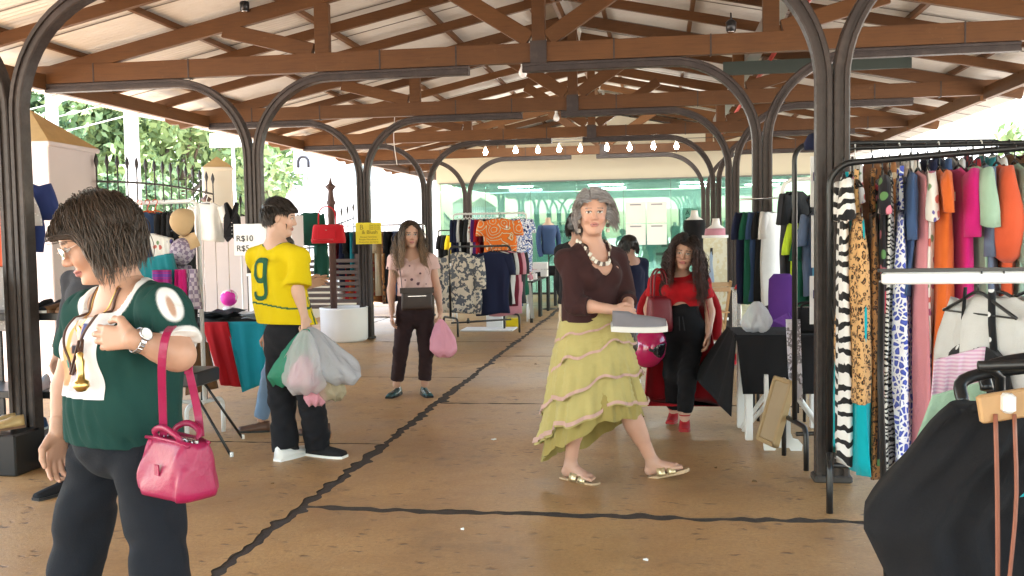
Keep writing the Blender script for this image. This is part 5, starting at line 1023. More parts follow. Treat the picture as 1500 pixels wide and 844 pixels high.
def etube(pts, rx, ry, right, k=.03):
    """spine with elliptical sections; right = lateral axis"""
    pts = [A_(p) for p in pts]; right = nrm(right)
    n = len(pts); rx = list(rx); ry = list(ry); fl = max(max(rx), max(ry))
    def f(P):
        best = np.full(len(P), 9.)
        for i in range(n-1):
            ab = pts[i+1]-pts[i]; u = nrm(ab); r_ = nrm(right-u*(right@u)); w = np.cross(u, r_); q = P-pts[i]; t = np.clip(q@ab/(ab@ab), 0, 1); q = q-t[:, None]*ab
            ax = rx[i]+(rx[i+1]-rx[i])*t; ay = ry[i]+(ry[i+1]-ry[i])*t; x = (q@r_)/ax; y = (q@w)/ay; z = (q@u)/np.minimum(ax, ay)
            k0 = np.sqrt(x*x+y*y+z*z)+1e-9; k1 = np.sqrt((x/ax)**2+(y/ay)**2+(z/np.minimum(ax, ay))**2)+1e-9
            best = smin(best, k0*(k0-1)/k1, .008)
        return best
    lo = np.min(pts, 0)-fl; hi = np.max(pts, 0)+fl; return Prim(f, lo, hi, k)
def union(prims):
    def f(P):
        d = np.full(len(P), .5)
        for p in prims:
            m = ((P > p.lo) & (P < p.hi)).all(1)
            if not m.any(): continue
            v = p.f(P[m])
            d[m] = -smin(-d[m], v, p.k) if p.sub else smin(d[m], v, p.k)
        return d
    f.lo = np.min([p.lo for p in prims if not p.sub], 0)+.05; f.hi = np.max([p.hi for p in prims if not p.sub], 0)-.05; return f
def wrinkle(f, amp, freq=(22, 22, 9), seed=0, warp=.6):
    g = np.random.default_rng(seed); K = g.normal(size=(5, 3))*np.array(freq); ph = g.uniform(0, 6.28, 5)
    def h(P):
        q = P+.02*warp*np.sin(P[:, [1, 2, 0]]*17+ph[:3]); s = 0
        for i in range(5): s = s+np.sin(q@K[i]+ph[i])*(1 if i < 3 else .5)
        return f(P)+amp*.35*(s+.6*np.abs(s))
    h.lo, h.hi = f.lo-.01, f.hi+.01; return h
def clip(f, *planes):
    """keep the side where (p-c).n < 0"""
    pl = [(A_(c), nrm(n)) for c, n in planes]
    def h(P):
        d = f(P)
        for c, n in pl: d = np.maximum(d, (P-c)@n)
        return d
    h.lo, h.hi = f.lo, f.hi; return h
def minus(f, g, r=.0):
    def h(P): return np.maximum(f(P), -(g(P)-r))
    h.lo, h.hi = f.lo, f.hi; return h
def sdf_geo(f, vox, lo=None, hi=None):
    lo = A_(f.lo if lo is None else lo)-vox*3; hi = A_(f.hi if hi is None else hi)+vox*3
    nb = np.maximum(2, np.ceil((hi-lo)/vox/4).astype(int)); n = nb*4
    bi = np.stack(np.meshgrid(*[np.arange(b) for b in nb], indexing='ij'), -1).reshape(-1, 3)
    dc = f(lo+(bi*4+1.5)*vox); act = np.abs(dc) < 4*vox*1.1+.006
    G = np.where(dc > 0, 1., -1.).astype(np.float32).reshape(nb).repeat(4, 0).repeat(4, 1).repeat(4, 2)
    ab = bi[act]
    if len(ab) == 0: return np.zeros((0, 3)), np.zeros((0, 4), int)
    o = np.stack(np.meshgrid(*[np.arange(4)]*3, indexing='ij'), -1).reshape(-1, 3); I = (ab[:, None]*4+o[None]).reshape(-1, 3); out = np.empty(len(I))
    for s in range(0, len(I), 200000): out[s:s+200000] = f(lo+I[s:s+200000]*vox)
    G[I[:, 0], I[:, 1], I[:, 2]] = out
    S = G < 0; c = [(i, j, k) for i in (0, 1) for j in (0, 1) for k in (0, 1)]; sl = lambda q: S[q[0]:n[0]-1+q[0], q[1]:n[1]-1+q[1], q[2]:n[2]-1+q[2]]
    cnt = sum(sl(q).astype(np.int8) for q in c); cells = np.argwhere((cnt > 0) & (cnt < 8)); cid = -np.ones(cnt.shape, np.int64); cid[tuple(cells.T)] = np.arange(len(cells))
    acc = np.zeros((len(cells), 3)); w = np.zeros(len(cells))
    for a in c:
        for ax in range(3):
            if a[ax]: continue
            b = list(a); b[ax] = 1; va = G[tuple((cells+a).T)]; vb = G[tuple((cells+b).T)]; m = (va < 0) != (vb < 0)
            t = np.where(m, va/(va-vb+1e-12), 0); p = np.array(a)+t[:, None]*(np.array(b)-np.array(a)); acc += np.where(m[:, None], p, 0); w += m
    V = lo+(cells+acc/np.maximum(w, 1)[:, None])*vox; F = []
    for ax in range(3):
        u, v = [(1, 2), (2, 0), (0, 1)][ax]; d = np.zeros(3, int); d[ax] = 1
        s0 = [slice(1, -1)]*3; s0[ax] = slice(0, -1); s1 = [slice(1, -1)]*3; s1[ax] = slice(1, None)
        A0, A1 = S[tuple(s0)], S[tuple(s1)]; e = np.argwhere(A0 != A1)
        if len(e) == 0: continue
        off = np.ones(3, int); off[ax] = 0; g = e+off; sg = A0[tuple(e.T)]
        eu = np.zeros(3, int); eu[u] = 1; ev = np.zeros(3, int); ev[v] = 1
        Q = [g-eu-ev, g-ev, g, g-eu]; ok = np.ones(len(g), bool); ids = []
        for q in Q:
            in_ = (q < np.array(cid.shape)).all(1) & (q >= 0).all(1); ok &= in_; qq = np.clip(q, 0, np.array(cid.shape)-1); i_ = cid[tuple(qq.T)]; ok &= i_ >= 0; ids.append(i_)
        q = np.stack(ids, 1); q[~sg] = q[~sg][:, ::-1]; F.append(q[ok])
    return V, np.concatenate(F)
def np_mesh(name, V, F, mats, cols=None, smooth=True):
    me = bpy.data.meshes.new(name); nv, nf = len(V), len(F); k = F.shape[1]
    me.vertices.add(nv); me.vertices.foreach_set('co', np.asarray(V, np.float32).ravel()); me.loops.add(nf*k); me.loops.foreach_set('vertex_index', F.astype(np.int32).ravel())
    me.polygons.add(nf); me.polygons.foreach_set('loop_start', np.arange(nf, dtype=np.int32)*k); me.polygons.foreach_set('use_smooth', np.full(nf, smooth))
    for m in (mats if isinstance(mats, (list, tuple)) else [mats]): me.materials.append(m)
    if cols is not None:
        a = me.color_attributes.new('Col', 'FLOAT_COLOR', 'POINT'); a.data.foreach_set('color', np.concatenate([cols, np.ones((nv, 1))], 1).astype(np.float32).ravel())
    me.update(); me.validate(); return me
def sdf_obj(name, f, vox, mat, root, colf=None):
    V, F = sdf_geo(f, vox); base = A_(root.location); c = colf(V) if colf else None
    return link(name, np_mesh(name, V-base, F, mat, c), root)
def onto(f, P, off=.0015, it=5, ray=None):
    """project points onto a surface (along ray if given)"""
    P = np.array(P, float)
    for _ in range(it):
        d = f(P)-off
        if ray is None:
            e = 1e-3; g = np.stack([f(P+v)-f(P-v) for v in np.eye(3)*e], 1)/(2*e); g /= np.linalg.norm(g, axis=1)[:, None]+1e-9; P = P-g*d[:, None]
        else: P = P+nrm(ray)*np.clip(d, -.02, .05)[:, None]
    return P
def patch(name, f, O, U, Vv, w, h, nu, nv, mat, root, off=.002, ray=None, colf=None):
    """rectangular decal conformed to the surface f; O centre, U,Vv axes"""
    g = [(O+A_(U)*w*(i/nu-.5)+A_(Vv)*h*(j/nv-.5)) for j in range(nv+1) for i in range(nu+1)]; P = onto(f, g, off, 12 if ray is not None else 5, ray)
    Fq = np.array([(j*(nu+1)+i, j*(nu+1)+i+1, (j+1)*(nu+1)+i+1, (j+1)*(nu+1)+i) for j in range(nv) for i in range(nu)])
    return link(name, np_mesh(name, P-A_(root.location), Fq, mat, colf(np.array(g)) if colf else None), root)
def ribbon(name, f, path, width, across, mat, root, off=.002, closed=False, ray=None, it=6, m=4):
    """flat band following path on the surface f; across = per point sideways vector (array or one)"""
    path = np.array([A_(p) for p in path]); n = len(path); ac = np.array([nrm(a) for a in across]) if np.ndim(across) == 2 else np.tile(nrm(across), (n, 1))
    P = np.concatenate([path+ac*width*(j/m-.5) for j in range(m+1)]); P = onto(f, P, off, it, ray)
    Fq = [(j*n+i, j*n+(i+1) % n, (j+1)*n+(i+1) % n, (j+1)*n+i) for j in range(m) for i in range(n if closed else n-1)]
    return link(name, np_mesh(name, P-A_(root.location), np.array(Fq), mat), root)
# ------------------------------------------------------------------ anatomy
def frame(fwd_, upv=(0, 0, 1)):
    f = nrm(fwd_); r = nrm(np.cross(f, upv)); u = np.cross(r, f); return np.stack([r, f, u], 1)      # columns right, forward, up
def head_prims(c, B, s=1.0, fem=True, age=0.0, smile=0.0):
    T = lambda x, y, z: A_(c)+B@(A_((x, y, z))*s); p = []
    E = lambda x, y, z, r, k, sub=False: p.append(ell(T(x, y, z), A_(r)*s, B, k*s, sub))
    L = lambda a, b, r0, r1, k: p.append(rc(T(*a), T(*b), r0*s, r1*s, k*s))
    E(0, -.018, .040, (.074, .094, .080), .02); E(0, .018, -.030, (.061, .070, .082), .035); E(0, .03, .03, (.062, .058, .06), .03)
    for q in (-1, 1):
        L((q*.050, -.005, -.055), (q*.018, .064, -.094), .017, .015, .025); E(q*.034, .062, -.030, (.024, .020, .022+.004*smile), .02)
    E(0, .070, -.098, (.020, .018, .016), .02)
    if age: E(0, .03, -.098, (.035, .04, .02), .03)
    L((-.030, .080, .027), (.030, .080, .027), .010, .010, .014); L((0, .084, .022), (0, .103, -.026), .007, .0115, .010)
    for q in (-1, 1):
        E(q*.011, .094, -.031, (.009, .010, .008), .006); E(q*.031, .098, .006, (.017, .015, .010), .012, True); E(q*.031, .076, .005, (.014, .013, .013), .004)
        L((q*.015, .090, .016), (q*.046, .078, .013), .0035, .003, .006)
    E(0, .086, -.058, (.022+.004*smile, .012, .006), .006); E(0, .085, -.068, (.019+.003*smile, .012, .007), .006); E(0, .100, -.0630, (.024+.005*smile, .008, .0014), .002, True)
    for q in (-1, 1): E(q*.074, -.006, -.004, (.007, .019, .030), .008); E(q*.081, .000, -.002, (.004, .010, .017), .004, True)
    return p
def head_colour(c, B, s, skin, lip, brow, iris=(.05, .03, .02), fem=True, browk=1.0):
    skin, lip, brow = A_(skin), A_(lip), A_(brow)
    def f(P):
        q = (P-A_(c))@B/s; C_ = np.tile(skin, (len(P), 1)); x, y, z = np.abs(q[:, 0]), q[:, 1], q[:, 2]; inh = (np.linalg.norm(q, axis=1) < .16) & (y > .03)
        def mix(m, col_, a=1.0): C_[m] = C_[m]*(1-a)+A_(col_)*a
        bl = np.exp(-(((x-.036)/.022)**2+((z+.034)/.022)**2))*inh*.35; C_[:] = C_*(1-bl[:, None])+bl[:, None]*skin*A_((1.05, .72, .68))
        nose = np.exp(-((x/.014)**2+((z+.028)/.014)**2))*inh*.2; C_[:] = C_*(1-nose[:, None])+nose[:, None]*skin*A_((1.05, .75, .7))
        mix(inh & ((x/.024)**2+((z+.063)/.0125)**2 < 1) & (y > .075), lip, .85); mix(inh & (x < .024) & (np.abs(z+.063) < .0022) & (y > .07), lip*.35, .8)
        mix(inh & (x > .013) & (x < .049) & (np.abs(z-.0265+.25*(x-.030)**2*20*.1+.10*np.maximum(0, x-.034)) < .0038*browk) & (y > .055), brow, .85)
        e = ((x-.031)/.0150)**2+((z-.0055)/.0068)**2; mix(inh & (e < 1.45) & (y > .06), skin*.35, .7); mix(inh & (e < 1) & (y > .06), (.62, .60, .58)); mix(inh & (((x-.031)/.0062)**2+((z-.0058)/.0064)**2 < 1) & (y > .06), iris)
        mix(inh & (np.abs(z-.0125+((x-.031)/.016)**2*.004) < .0022) & (np.abs(x-.031) < .0165) & (y > .06), (.02, .015, .015), .85)
        return C_
    return f
def hand_prims(w, d, t, side, curl=(.3, .3, .3, .3), th=.2, s=1.0, spread=.06, jc=(1, 1.15, .8)):
    w = A_(w); d = nrm(d); t = nrm(A_(t)-d*(A_(t)@d)); pn = np.cross(d, t)*(1 if side == 'L' else -1); p = []
    kn = [(.026, .086), (.009, .090), (-.008, .086), (-.024, .079)]; ln = (.070, .078, .072, .057)
    for i, (a, b) in enumerate(kn):
        K = w+s*(d*b+t*a); p.append(rc(w+s*(t*a*.55+d*.012), K, .0135*s, .0105*s, .012*s, flat=(pn, 1.08)))
    for i, (a, b) in enumerate(kn):
        K = w+s*(d*b+t*a); ang = 0.; L_ = ln[i]*s; q = K; dd = nrm(d+t*spread*(1.5-i)*.9)
        for j, fr in enumerate((.46, .30, .24)):
            ang += curl[i]*jc[j]; v = math.cos(ang)*dd+math.sin(ang)*pn; e = q+v*L_*fr; p.append(rc(q, e, (.0092-.0010*j-(.0012 if i == 3 else 0))*s, (.0084-.0010*j-(.0012 if i == 3 else 0))*s, .0035*s)); q = e
    q = w+s*(d*.022+t*.026); v = nrm(d*.75+t*.62+pn*.25); e = q+v*.040*s; p.append(rc(q, e, .0145*s, .0115*s, .012*s)); v2 = nrm(d*.95+t*(.30-th)+pn*(.15+th)); e2 = e+v2*.030*s; p.append(rc(e, e2, .0108*s, .0095*s, .004*s)); v3 = nrm(d*.95+t*(.1-th*1.5)+pn*(.2+th)); p.append(rc(e2, e2+v3*.024*s, .0094*s, .0078*s, .004*s))
    return p
def limb(a, b, c, ra, rb, rc_, k=.02, bulge=.0):
    a, b, c = A_(a), A_(b), A_(c); p = [rc(a, b, ra, rb, k), rc(b, c, rb*.98, rc_, k)]
    if bulge: p.append(rc(b+(c-b)*.16, b+(c-b)*.42, rb*.96+bulge, rb*.80+bulge*.6, k))
    return p
# ------------------------------------------------------------------ hair
HAIR = vcol('hair', .38, spec=.5, bmp=0)
def strands(c, B, s, roots, dirs, length, col0, col1, root, name='hair', seed=0, grav=1.0, curl=0.0, cfreq=60, r=.0032, M=12, wind=(0, 0, 0), clump=.5, avoid=(.083, .103, .098), shell=None, jit=.25, vol=.14, stiff=.8, face=.066, comb=None, lift=.25, yfront=9.0):
    g = np.random.default_rng(seed); n = len(roots); P = A_(roots).copy(); D = A_(dirs).copy(); Ls = length*g.uniform(1-jit, 1.0, n) if np.ndim(length) == 0 else A_(length)
    loc = (P-A_(c))@B/s
    if comb is not None:
        nl = (loc-A_((0, -.018, .040)))/A_((.076, .096, .082)); nl /= np.linalg.norm(nl, axis=1)[:, None]; cd_ = comb(loc); cd_ = cd_-nl*(cd_*nl).sum(1)[:, None]; cd_ /= np.linalg.norm(cd_, axis=1)[:, None]+1e-9; D = (cd_+nl*lift+g.normal(size=(n, 3))*.10)@B.T; D /= np.linalg.norm(D, axis=1)[:, None]
    vf = g.uniform(1.0, 1+vol, n); path = [P.copy()]; rs = []; wind = A_(wind); ph = g.uniform(0, 6.28, n); av = A_(avoid)*s; oc = A_(c)+B@(A_((0, -.012, .022))*s); crv = np.cross(D, g.normal(size=(n, 3))); crv /= np.linalg.norm(crv, axis=1)[:, None]+1e-9
    for k in range(M):
        D = D+(A_((0, 0, -1))*grav+wind)*stiff*(.35+.65*min(1, k/4)); D /= np.linalg.norm(D, axis=1)[:, None]; P = P+D*(Ls/M)[:, None]
        q = (P-oc)@B/av/vf[:, None]; rr = np.linalg.norm(q, axis=1); m = rr < 1.0; q[m] = q[m]/rr[m][:, None]; P = np.where(m[:, None], oc+(q*av*vf[:, None])@B.T, P)
        if face:
            ql = (P-A_(c))@B/s; m = (ql[:, 1] > .015) & (ql[:, 2] < .052+.028*(ql[:, 1] > .045)) & (ql[:, 2] > -.13) & (np.abs(ql[:, 0]) < face); tgt = np.where(loc[:, 0] >= 0, 1, -1)*face*(1+.15*(vf-1)/max(vol, .01)); ql[m, 0] = ql[m, 0]*.35+tgt[m]*.65; m2 = (ql[:, 1] > yfront) & (ql[:, 2] < .045) & (ql[:, 2] > -.14); ql[m2, 1] = ql[m2, 1]*.4+yfront*.6; m = m | m2; P = np.where(m[:, None], A_(c)+(ql*s)@B.T, P)
        if shell is not None: d_ = shell(P); mm = d_ < .006; P = np.where(mm[:, None], onto(shell, P, .008, 2), P) if mm.any() else P
        path.append(P.copy())
    path = np.stack(path, 1)
    if curl:
        tt = np.arange(M+1)/M; side2 = np.cross(crv, (0, 0, 1.)); amp = curl*np.minimum(1, tt*2.5); L_ = Ls[:, None]*tt[None]
        path = path+crv[:, None]*(amp[None]*np.sin(cfreq*L_+ph[:, None]))[..., None]+side2[:, None]*(amp[None]*np.cos(cfreq*L_+ph[:, None]))[..., None]
    T = np.gradient(path, axis=1); T /= np.linalg.norm(T, axis=2)[..., None]+1e-9; X = np.cross(T, A_((.3, .5, .8))); X /= np.linalg.norm(X, axis=2)[..., None]+1e-9; Y = np.cross(T, X)
    rad = (r*g.uniform(.6, 1.3, n))[:, None]*np.interp(np.arange(M+1)/M, [0, .2, .75, 1], [.8, 1, .8, .12])[None]
    rings = np.stack([path+(math.cos(a)*X+math.sin(a)*Y)*rad[..., None] for a in (0, 2.094, 4.189)], 2)     # n, M+1, 3, 3
    V = rings.reshape(-1, 3); base = np.arange(n)[:, None, None]*(M+1)*3+np.arange(M)[None, :, None]*3; a = np.arange(3)[None, None]; b = (a+1) % 3
    Fq = np.stack([base+a, base+b, base+3+b, base+3+a], -1).reshape(-1, 4); t = np.tile(np.repeat(np.arange(M+1)/M, 3), n)[:, None]; tint = np.repeat(g.uniform(.55, 1.35, n), (M+1)*3)[:, None]
    cols = (A_(col0)*(1-t)+A_(col1)*t)*tint
    return link(name, np_mesh(name, V-A_(root.location), Fq, HAIR, cols), root)
def scalp(c, B, s, n, seed, zmin=-.02, front=.055, ymax=.085, part=None):
    """root points and outward normals on the skull, keeping the face free"""
    g = np.random.default_rng(seed); out = []; q = g.normal(size=(n*6, 3)); q /= np.linalg.norm(q, axis=1)[:, None]; p = q*A_((.076, .096, .082))+A_((0, -.018, .040))
    keep = (p[:, 2] > zmin) & ((p[:, 1] < .03) | (p[:, 2] > front)) & (p[:, 1] < ymax); p = p[keep][:n]; nn = q[keep][:n]
    return A_(c)+(p*s)@B.T, nn@B.T, p
def cap_hair(c, B, s, root, col0, thick=.012, front=.058, back=-.06, side=.0, seed=0, vox=.005, name='hair', amp=.006, face=(.073, .085, .097), facec=(0, .092, -.004), ears=False):
    T = lambda x, y, z: A_(c)+B@(A_((x, y, z))*s)
    f = union([ell(T(0, -.020, .040), A_((.076+thick, .096+thick, .083+thick))*s, B), ell(T(0, -.045, -.01), A_((.066+thick, .06+thick, .07))*s, B, .03)])
    f = minus(f, union([ell(T(*facec), A_(face)*s, B)])); f = clip(f, (T(0, 0, back), -B[:, 2]))
    if ears: f = minus(f, union([ell(T(q*.085, .012, -.012), A_((.034, .036, .044))*s, B) for q in (-1, 1)]))
    f = wrinkle(f, amp, (40, 40, 70), seed)
    def colf(V): g = np.random.default_rng(seed); n_ = np.sin(V@A_((160, 90, 60)))*np.sin(V@A_((70, 140, -50))); return A_(col0)*(1+.25*n_[:, None])
    return sdf_obj(name, f, vox, HAIR, root, colf)
SKIN = vcol('skin', .48, .12, .4, .10, 90)
def shoe_on(name, root, ankle, toe_dir, L, w, h, mats, heel=0.0, z0=0.0):
    """low shoe under an ankle point"""
    d = nrm((toe_dir[0], toe_dir[1], 0)); o = A_(ankle); ob = shoe_mb(L, w, h, heel).build(name, mats, root); ob.location = tuple(A_((o[0], o[1], z0))+d*L*.22-A_(root.location)); ob.rotation_euler = (0, 0, math.atan2(d[1], d[0])-math.pi/2); return ob
# ================================================================== people
def lerp(a, b, t): return A_(a)*(1-t)+A_(b)*t
def foot_prims(ank, d, s=1.0, pitch=0.0, barefoot=True):
    d = nrm((d[0], d[1], 0)); z = A_((0, 0, 1.)); dd = d*math.cos(pitch)+z*math.sin(pitch); u = -d*math.sin(pitch)+z*math.cos(pitch); sd_ = np.cross(d, z); a = A_(ank); heel = a-dd*.030*s-u*.055*s; ball = a+dd*.125*s-u*.066*s; p = [rc(a, heel, .030*s, .026*s, .02), rc(a-u*.02*s, ball, .030*s, .020*s, .025, flat=(sd_, .85)), rc(heel, ball+sd_*.015*s, .022*s, .018*s, .02), rc(heel, ball-sd_*.022*s, .022*s, .016*s, .02)]
    if barefoot:
        for i, (o, l, r) in enumerate(((.030, .052, .0115), (.013, .050, .009), (-.002, .046, .0085), (-.016, .040, .008), (-.030, .032, .0075))): b = ball+sd_*o*s; p.append(rc(b-dd*.01*s, b+dd*l*s*.8-u*.006*s, r*s*1.1, r*s, .006))
    return p
def build_person(name, label, base, J, skin, lip=(.42, .15, .14), brow=(.03, .02, .015), s=1.0, hs=1.0, fem=True, tor=(1, 1), arms=1.0, legs=1.0, hand=None, vox=.008, hvox=.0042, bust=.0, age=0, smile=0, feet=None, detail=True, iris=(.05, .03, .02), browk=1.0):
    J = {k_: (A_(v_) if k_ not in ('fwd', 'hf', 'hu') else v_) for k_, v_ in J.items()}
    for q in 'LR':
        if J['an'+q][2] < .10: J['an'+q] = A_((*J['an'+q][:2], .10))
    root = thing(name, label, 'person', base); Bt = frame(J['fwd']); rgt, fwd_ = Bt[:, 0], Bt[:, 1]; Bh = frame(J['hf'], J.get('hu', (0, 0, 1)))
    hp = head_prims(J['head'], Bh, hs, fem, age, smile); T = lambda x, y, z: A_(J['head'])+Bh@(A_((x, y, z))*hs)
    neck = [rc(lerp(J['neck'], J['neck'], 0), T(0, -.018, -.055), .058*s*(1 if fem else 1.1), .052*s, .03), rc(A_(J['neck'])-(0, 0, .04), A_(J['neck']), .075*s, .06*s, .04)]
    P = [etube([J['pelvis'], J['waist'], J['chest'], lerp(J['chest'], J['neck'], .62)], [.155*tor[0]*s, .135*tor[0]*s, .145*tor[0]*s, .125*s], [.115*tor[1]*s, .10*tor[1]*s, .11*tor[1]*s, .08*s], rgt)]
    for q in ('L', 'R'):
        P.append(rc(lerp(J['neck'], J['sh'+q], .25), J['sh'+q], .055*s, .052*s*arms, .04)); P += limb(J['sh'+q], J['el'+q], J['wr'+q], .050*s*arms, .040*s*arms, .027*s*(.5+.5*arms), .02, .003)
        P += limb(J['hip'+q], J['kn'+q], J['an'+q], .083*s*legs, .054*s*legs, .036*s, .03, .006)
        if bust: P.append(ell(A_(J['chest'])+(1 if q == 'R' else -1)*rgt*.068*s+fwd_*(.085*tor[1])*s+A_((0, 0, .01)), (.058*bust, .055*bust, .058*bust), Bt, .03))
        if feet and q in feet: P += foot_prims(J['an'+q], feet[q][0], s, feet[q][1])
    body = union(P+neck); f_head = union(hp+neck); f_all = union(P+neck+hp); cf = head_colour(J['head'], Bh, hs, skin, lip, brow, iris, fem, browk); base_ = A_(base); zc = T(0, 0, -.10)[2]
    V, Fq = sdf_geo(clip(body, (A_((0, 0, zc-.01)), (0, 0, 1))), vox); keepz = V[:, 2] < zc-.012
    VV, FF = [V], [Fq]
    lo = A_(J['head'])-.17*hs; hi = A_(J['head'])+.17*hs; f2 = clip(f_head, ((0, 0, zc-.035), (0, 0, -1))); h_v, h_f = sdf_geo(f2, hvox, np.maximum(lo, (-99, -99, zc-.045)), hi); FF.append(h_f+len(V)); VV.append(h_v); n = len(V)+len(h_v)
    hands = {}
    for q in ('L', 'R'):
        if hand and q in hand:
            h = dict(hand[q]); pr = hand_prims(J['wr'+q], h['d'], h['t'], q, h.get('curl', (.35, .4, .45, .5)), h.get('th', .2), h.get('s', s), h.get('spread', .06)); fh = union(pr+[rc(lerp(J['el'+q], J['wr'+q], .8), J['wr'+q], .030*s*arms, .026*s, .01)]); hands[q] = fh; v_, f_ = sdf_geo(fh, .0034 if detail else .005); VV.append(v_); FF.append(f_+n); n += len(v_)
        if feet and q in feet:
            fh = union(foot_prims(J['an'+q], feet[q][0], s, feet[q][1])+[rc(lerp(J['kn'+q], J['an'+q], .85), J['an'+q], .037*s, .036*s)]); v_, f_ = sdf_geo(fh, .005); VV.append(v_); FF.append(f_+n); n += len(v_)
    V = np.concatenate(VV); Fq = np.concatenate(FF); link('body', np_mesh('body', V-base_, Fq, SKIN, cf(V)), root)
    return root, dict(B=Bt, Bh=Bh, T=T, f=f_all, body=body, J=J, hands=hands, hs=hs)
def clothes(name, root, prims, mat, vox=.007, wr=.004, wf=(22, 22, 9), seed=0, planes=(), cutf=None, colf=None):
    f = union(prims)
    if wr: f = wrinkle(wrinkle(f, wr*.55, A_(wf)*1.6, seed+7), wr*.42, A_(wf)*3.6, seed)
    if cutf is not None: f = minus(f, cutf)
    if planes: f = clip(f, *planes)
    o = sdf_obj(name, f, vox, mat, root, colf); return o, f
def vmat(name, rough=.9, **k): return vcol(name, rough, spec=.2, bmp=.25, bscale=420, **k)
CLOTH = vmat('dyed_cloth')
def sdir(rgt, a, fw_): return None
def up_(z): return A_((0, 0, z))
# ---------------------------------------------------------------- 1. woman in the dark green tee
J = dict(fwd=(-.52, -.86, 0), hf=(-.84, -.50, -.42), head=(-0.036, 2.560, 1.455), neck=(0.007, 2.620, 1.286), chest=(0.026, 2.600, 1.155), waist=(0.012, 2.590, 1.004), pelvis=(-0.015, 2.620, 0.886),
  shL=(0.177, 2.520, 1.245), elL=(0.254, 2.460, 1.133), wrL=(0.180, 2.360, 1.188), shR=(-0.183, 2.720, 1.222), elR=(-0.298, 2.780, 1.003), wrR=(-0.284, 2.700, 0.862),
  hipL=(0.096, 2.550, 0.812), knL=(0.133, 2.530, 0.518), anL=(0.145, 2.500, 0.099), hipR=(-0.152, 2.690, 0.774), knR=(-0.234, 2.680, 0.453), anR=(-0.308, 2.720, -0.051))
w1, I = build_person('person', 'woman in dark green tee holding a magenta handbag, looking down', (-.05, 2.6, 0), J, (.50, .28, .19), (.45, .16, .15), (.05, .035, .03), 1.0, 1.03, True, (1.06, 1.12), 1.08, .85,
  dict(L=dict(d=A_((0.001, 2.380, 1.191))-A_((0.180, 2.360, 1.188)), t=(0, 0.15, 1), curl=(.35, .30, .34, .42), th=.25), R=dict(d=(-.05, -.1, -1), t=(-.52, -.86, 0), curl=(.35, .4, .45, .5))), .007, .0036, 1.0, age=.6)
J = I['J']; B = I['B']; rgt, fw_ = B[:, 0], B[:, 1]
GREEN = A_((.012, .050, .042)); WHT = A_((.74, .73, .71))
neckcut = union([ell(A_(J['neck'])+fw_*.055+up_(.005), (.118, .105, .098), frame(fw_+up_(-.9))), ell(A_(J['neck'])+up_(.03), (.082, .082, .06))])
band = lambda P: neckcut(P)
sleeveend = lerp(J['shL'], J['elL'], .80); sleeveendR = lerp(J['shR'], J['elR'], .55)
keyc = A_((0.241, 2.440, 1.293)); kd = nrm(A_(J['elL'])-A_(J['shL'])); vdir = nrm((.55, -.83, .06)); kside = np.cross(vdir, kd)
def soft(d, w=.0045): return np.clip(.5-d/w, 0, 1)[:, None]
def shirtcol(V):
    C_ = np.tile(GREEN, (len(V), 1)); d = neckcut(V); k = soft(d-.030); C_ = C_*(1-k)+WHT*k
    q = V-keyc; a = q@kd; b = q@kside; near = (q@vdir > -.06); k = soft((np.sqrt((a/.058)**2+(b/.026)**2)-1)*.03)*near[:, None]; C_ = C_*(1-k)+WHT*k; k = soft((np.sqrt(((a-.01)/.034)**2+(b/.008)**2)-1)*.012)*near[:, None]; C_ = C_*(1-k)+A_((.45, .27, .19))*k
    dl = nrm(A_(J['elL'])-A_(J['shL'])); t = (V-sleeveend)@dl; ax_ = np.linalg.norm((V-sleeveend)-t[:, None]*dl, axis=1); k = soft(-t-.015)*((t < .02) & (ax_ < .087) & (((V-sleeveend)@(-rgt)) > -.055))[:, None]; C_ = C_*(1-k)+WHT*k
    return C_
sh = [etube([A_(J['pelvis'])-up_(.07), J['pelvis'], J['waist'], J['chest'], lerp(J['chest'], J['neck'], .62)], [.200, .196, .180, .178, .135], [.158, .156, .150, .148, .098], rgt),
      ell(A_(J['waist'])+fw_*.045+up_(-.02), (.15, .115, .14), B, .05), rc(lerp(J['neck'], J['shL'], .35), J['shL'], .068, .078, .04), rc(lerp(J['neck'], J['shR'], .35), J['shR'], .068, .075, .04),
      rc(J['shL'], sleeveend, .074, .072, .03, cut1=True), rc(J['shR'], sleeveendR, .072, .076, .03, cut1=True)]
for q in (-1, 1): sh.append(ell(A_(J['chest'])+q*rgt*.078+fw_*.095+up_(-.015), (.07, .068, .07), B, .045))
o, fsh = clothes('tee_shirt', w1, sh, CLOTH, .0042, .011, (13, 13, 9), 3, [(A_(J['pelvis'])+up_(-.035), nrm(-up_(1)+fw_*.12))], neckcut, shirtcol)
tr = [etube([A_(J['pelvis'])+up_(.0), A_(J['pelvis'])+up_(.13)], [.184, .17], [.146, .14], rgt)]
for q in 'LR': tr += [rc(J['hip'+q], J['kn'+q], .094, .082, .018), rc(J['kn'+q], J['an'+q], .082, .084, .03, cut1=True)]
clothes('trousers', w1, tr, fabric('f_navyblack', (.010, .012, .017)), .006, .015, (9, 9, 16), 5)
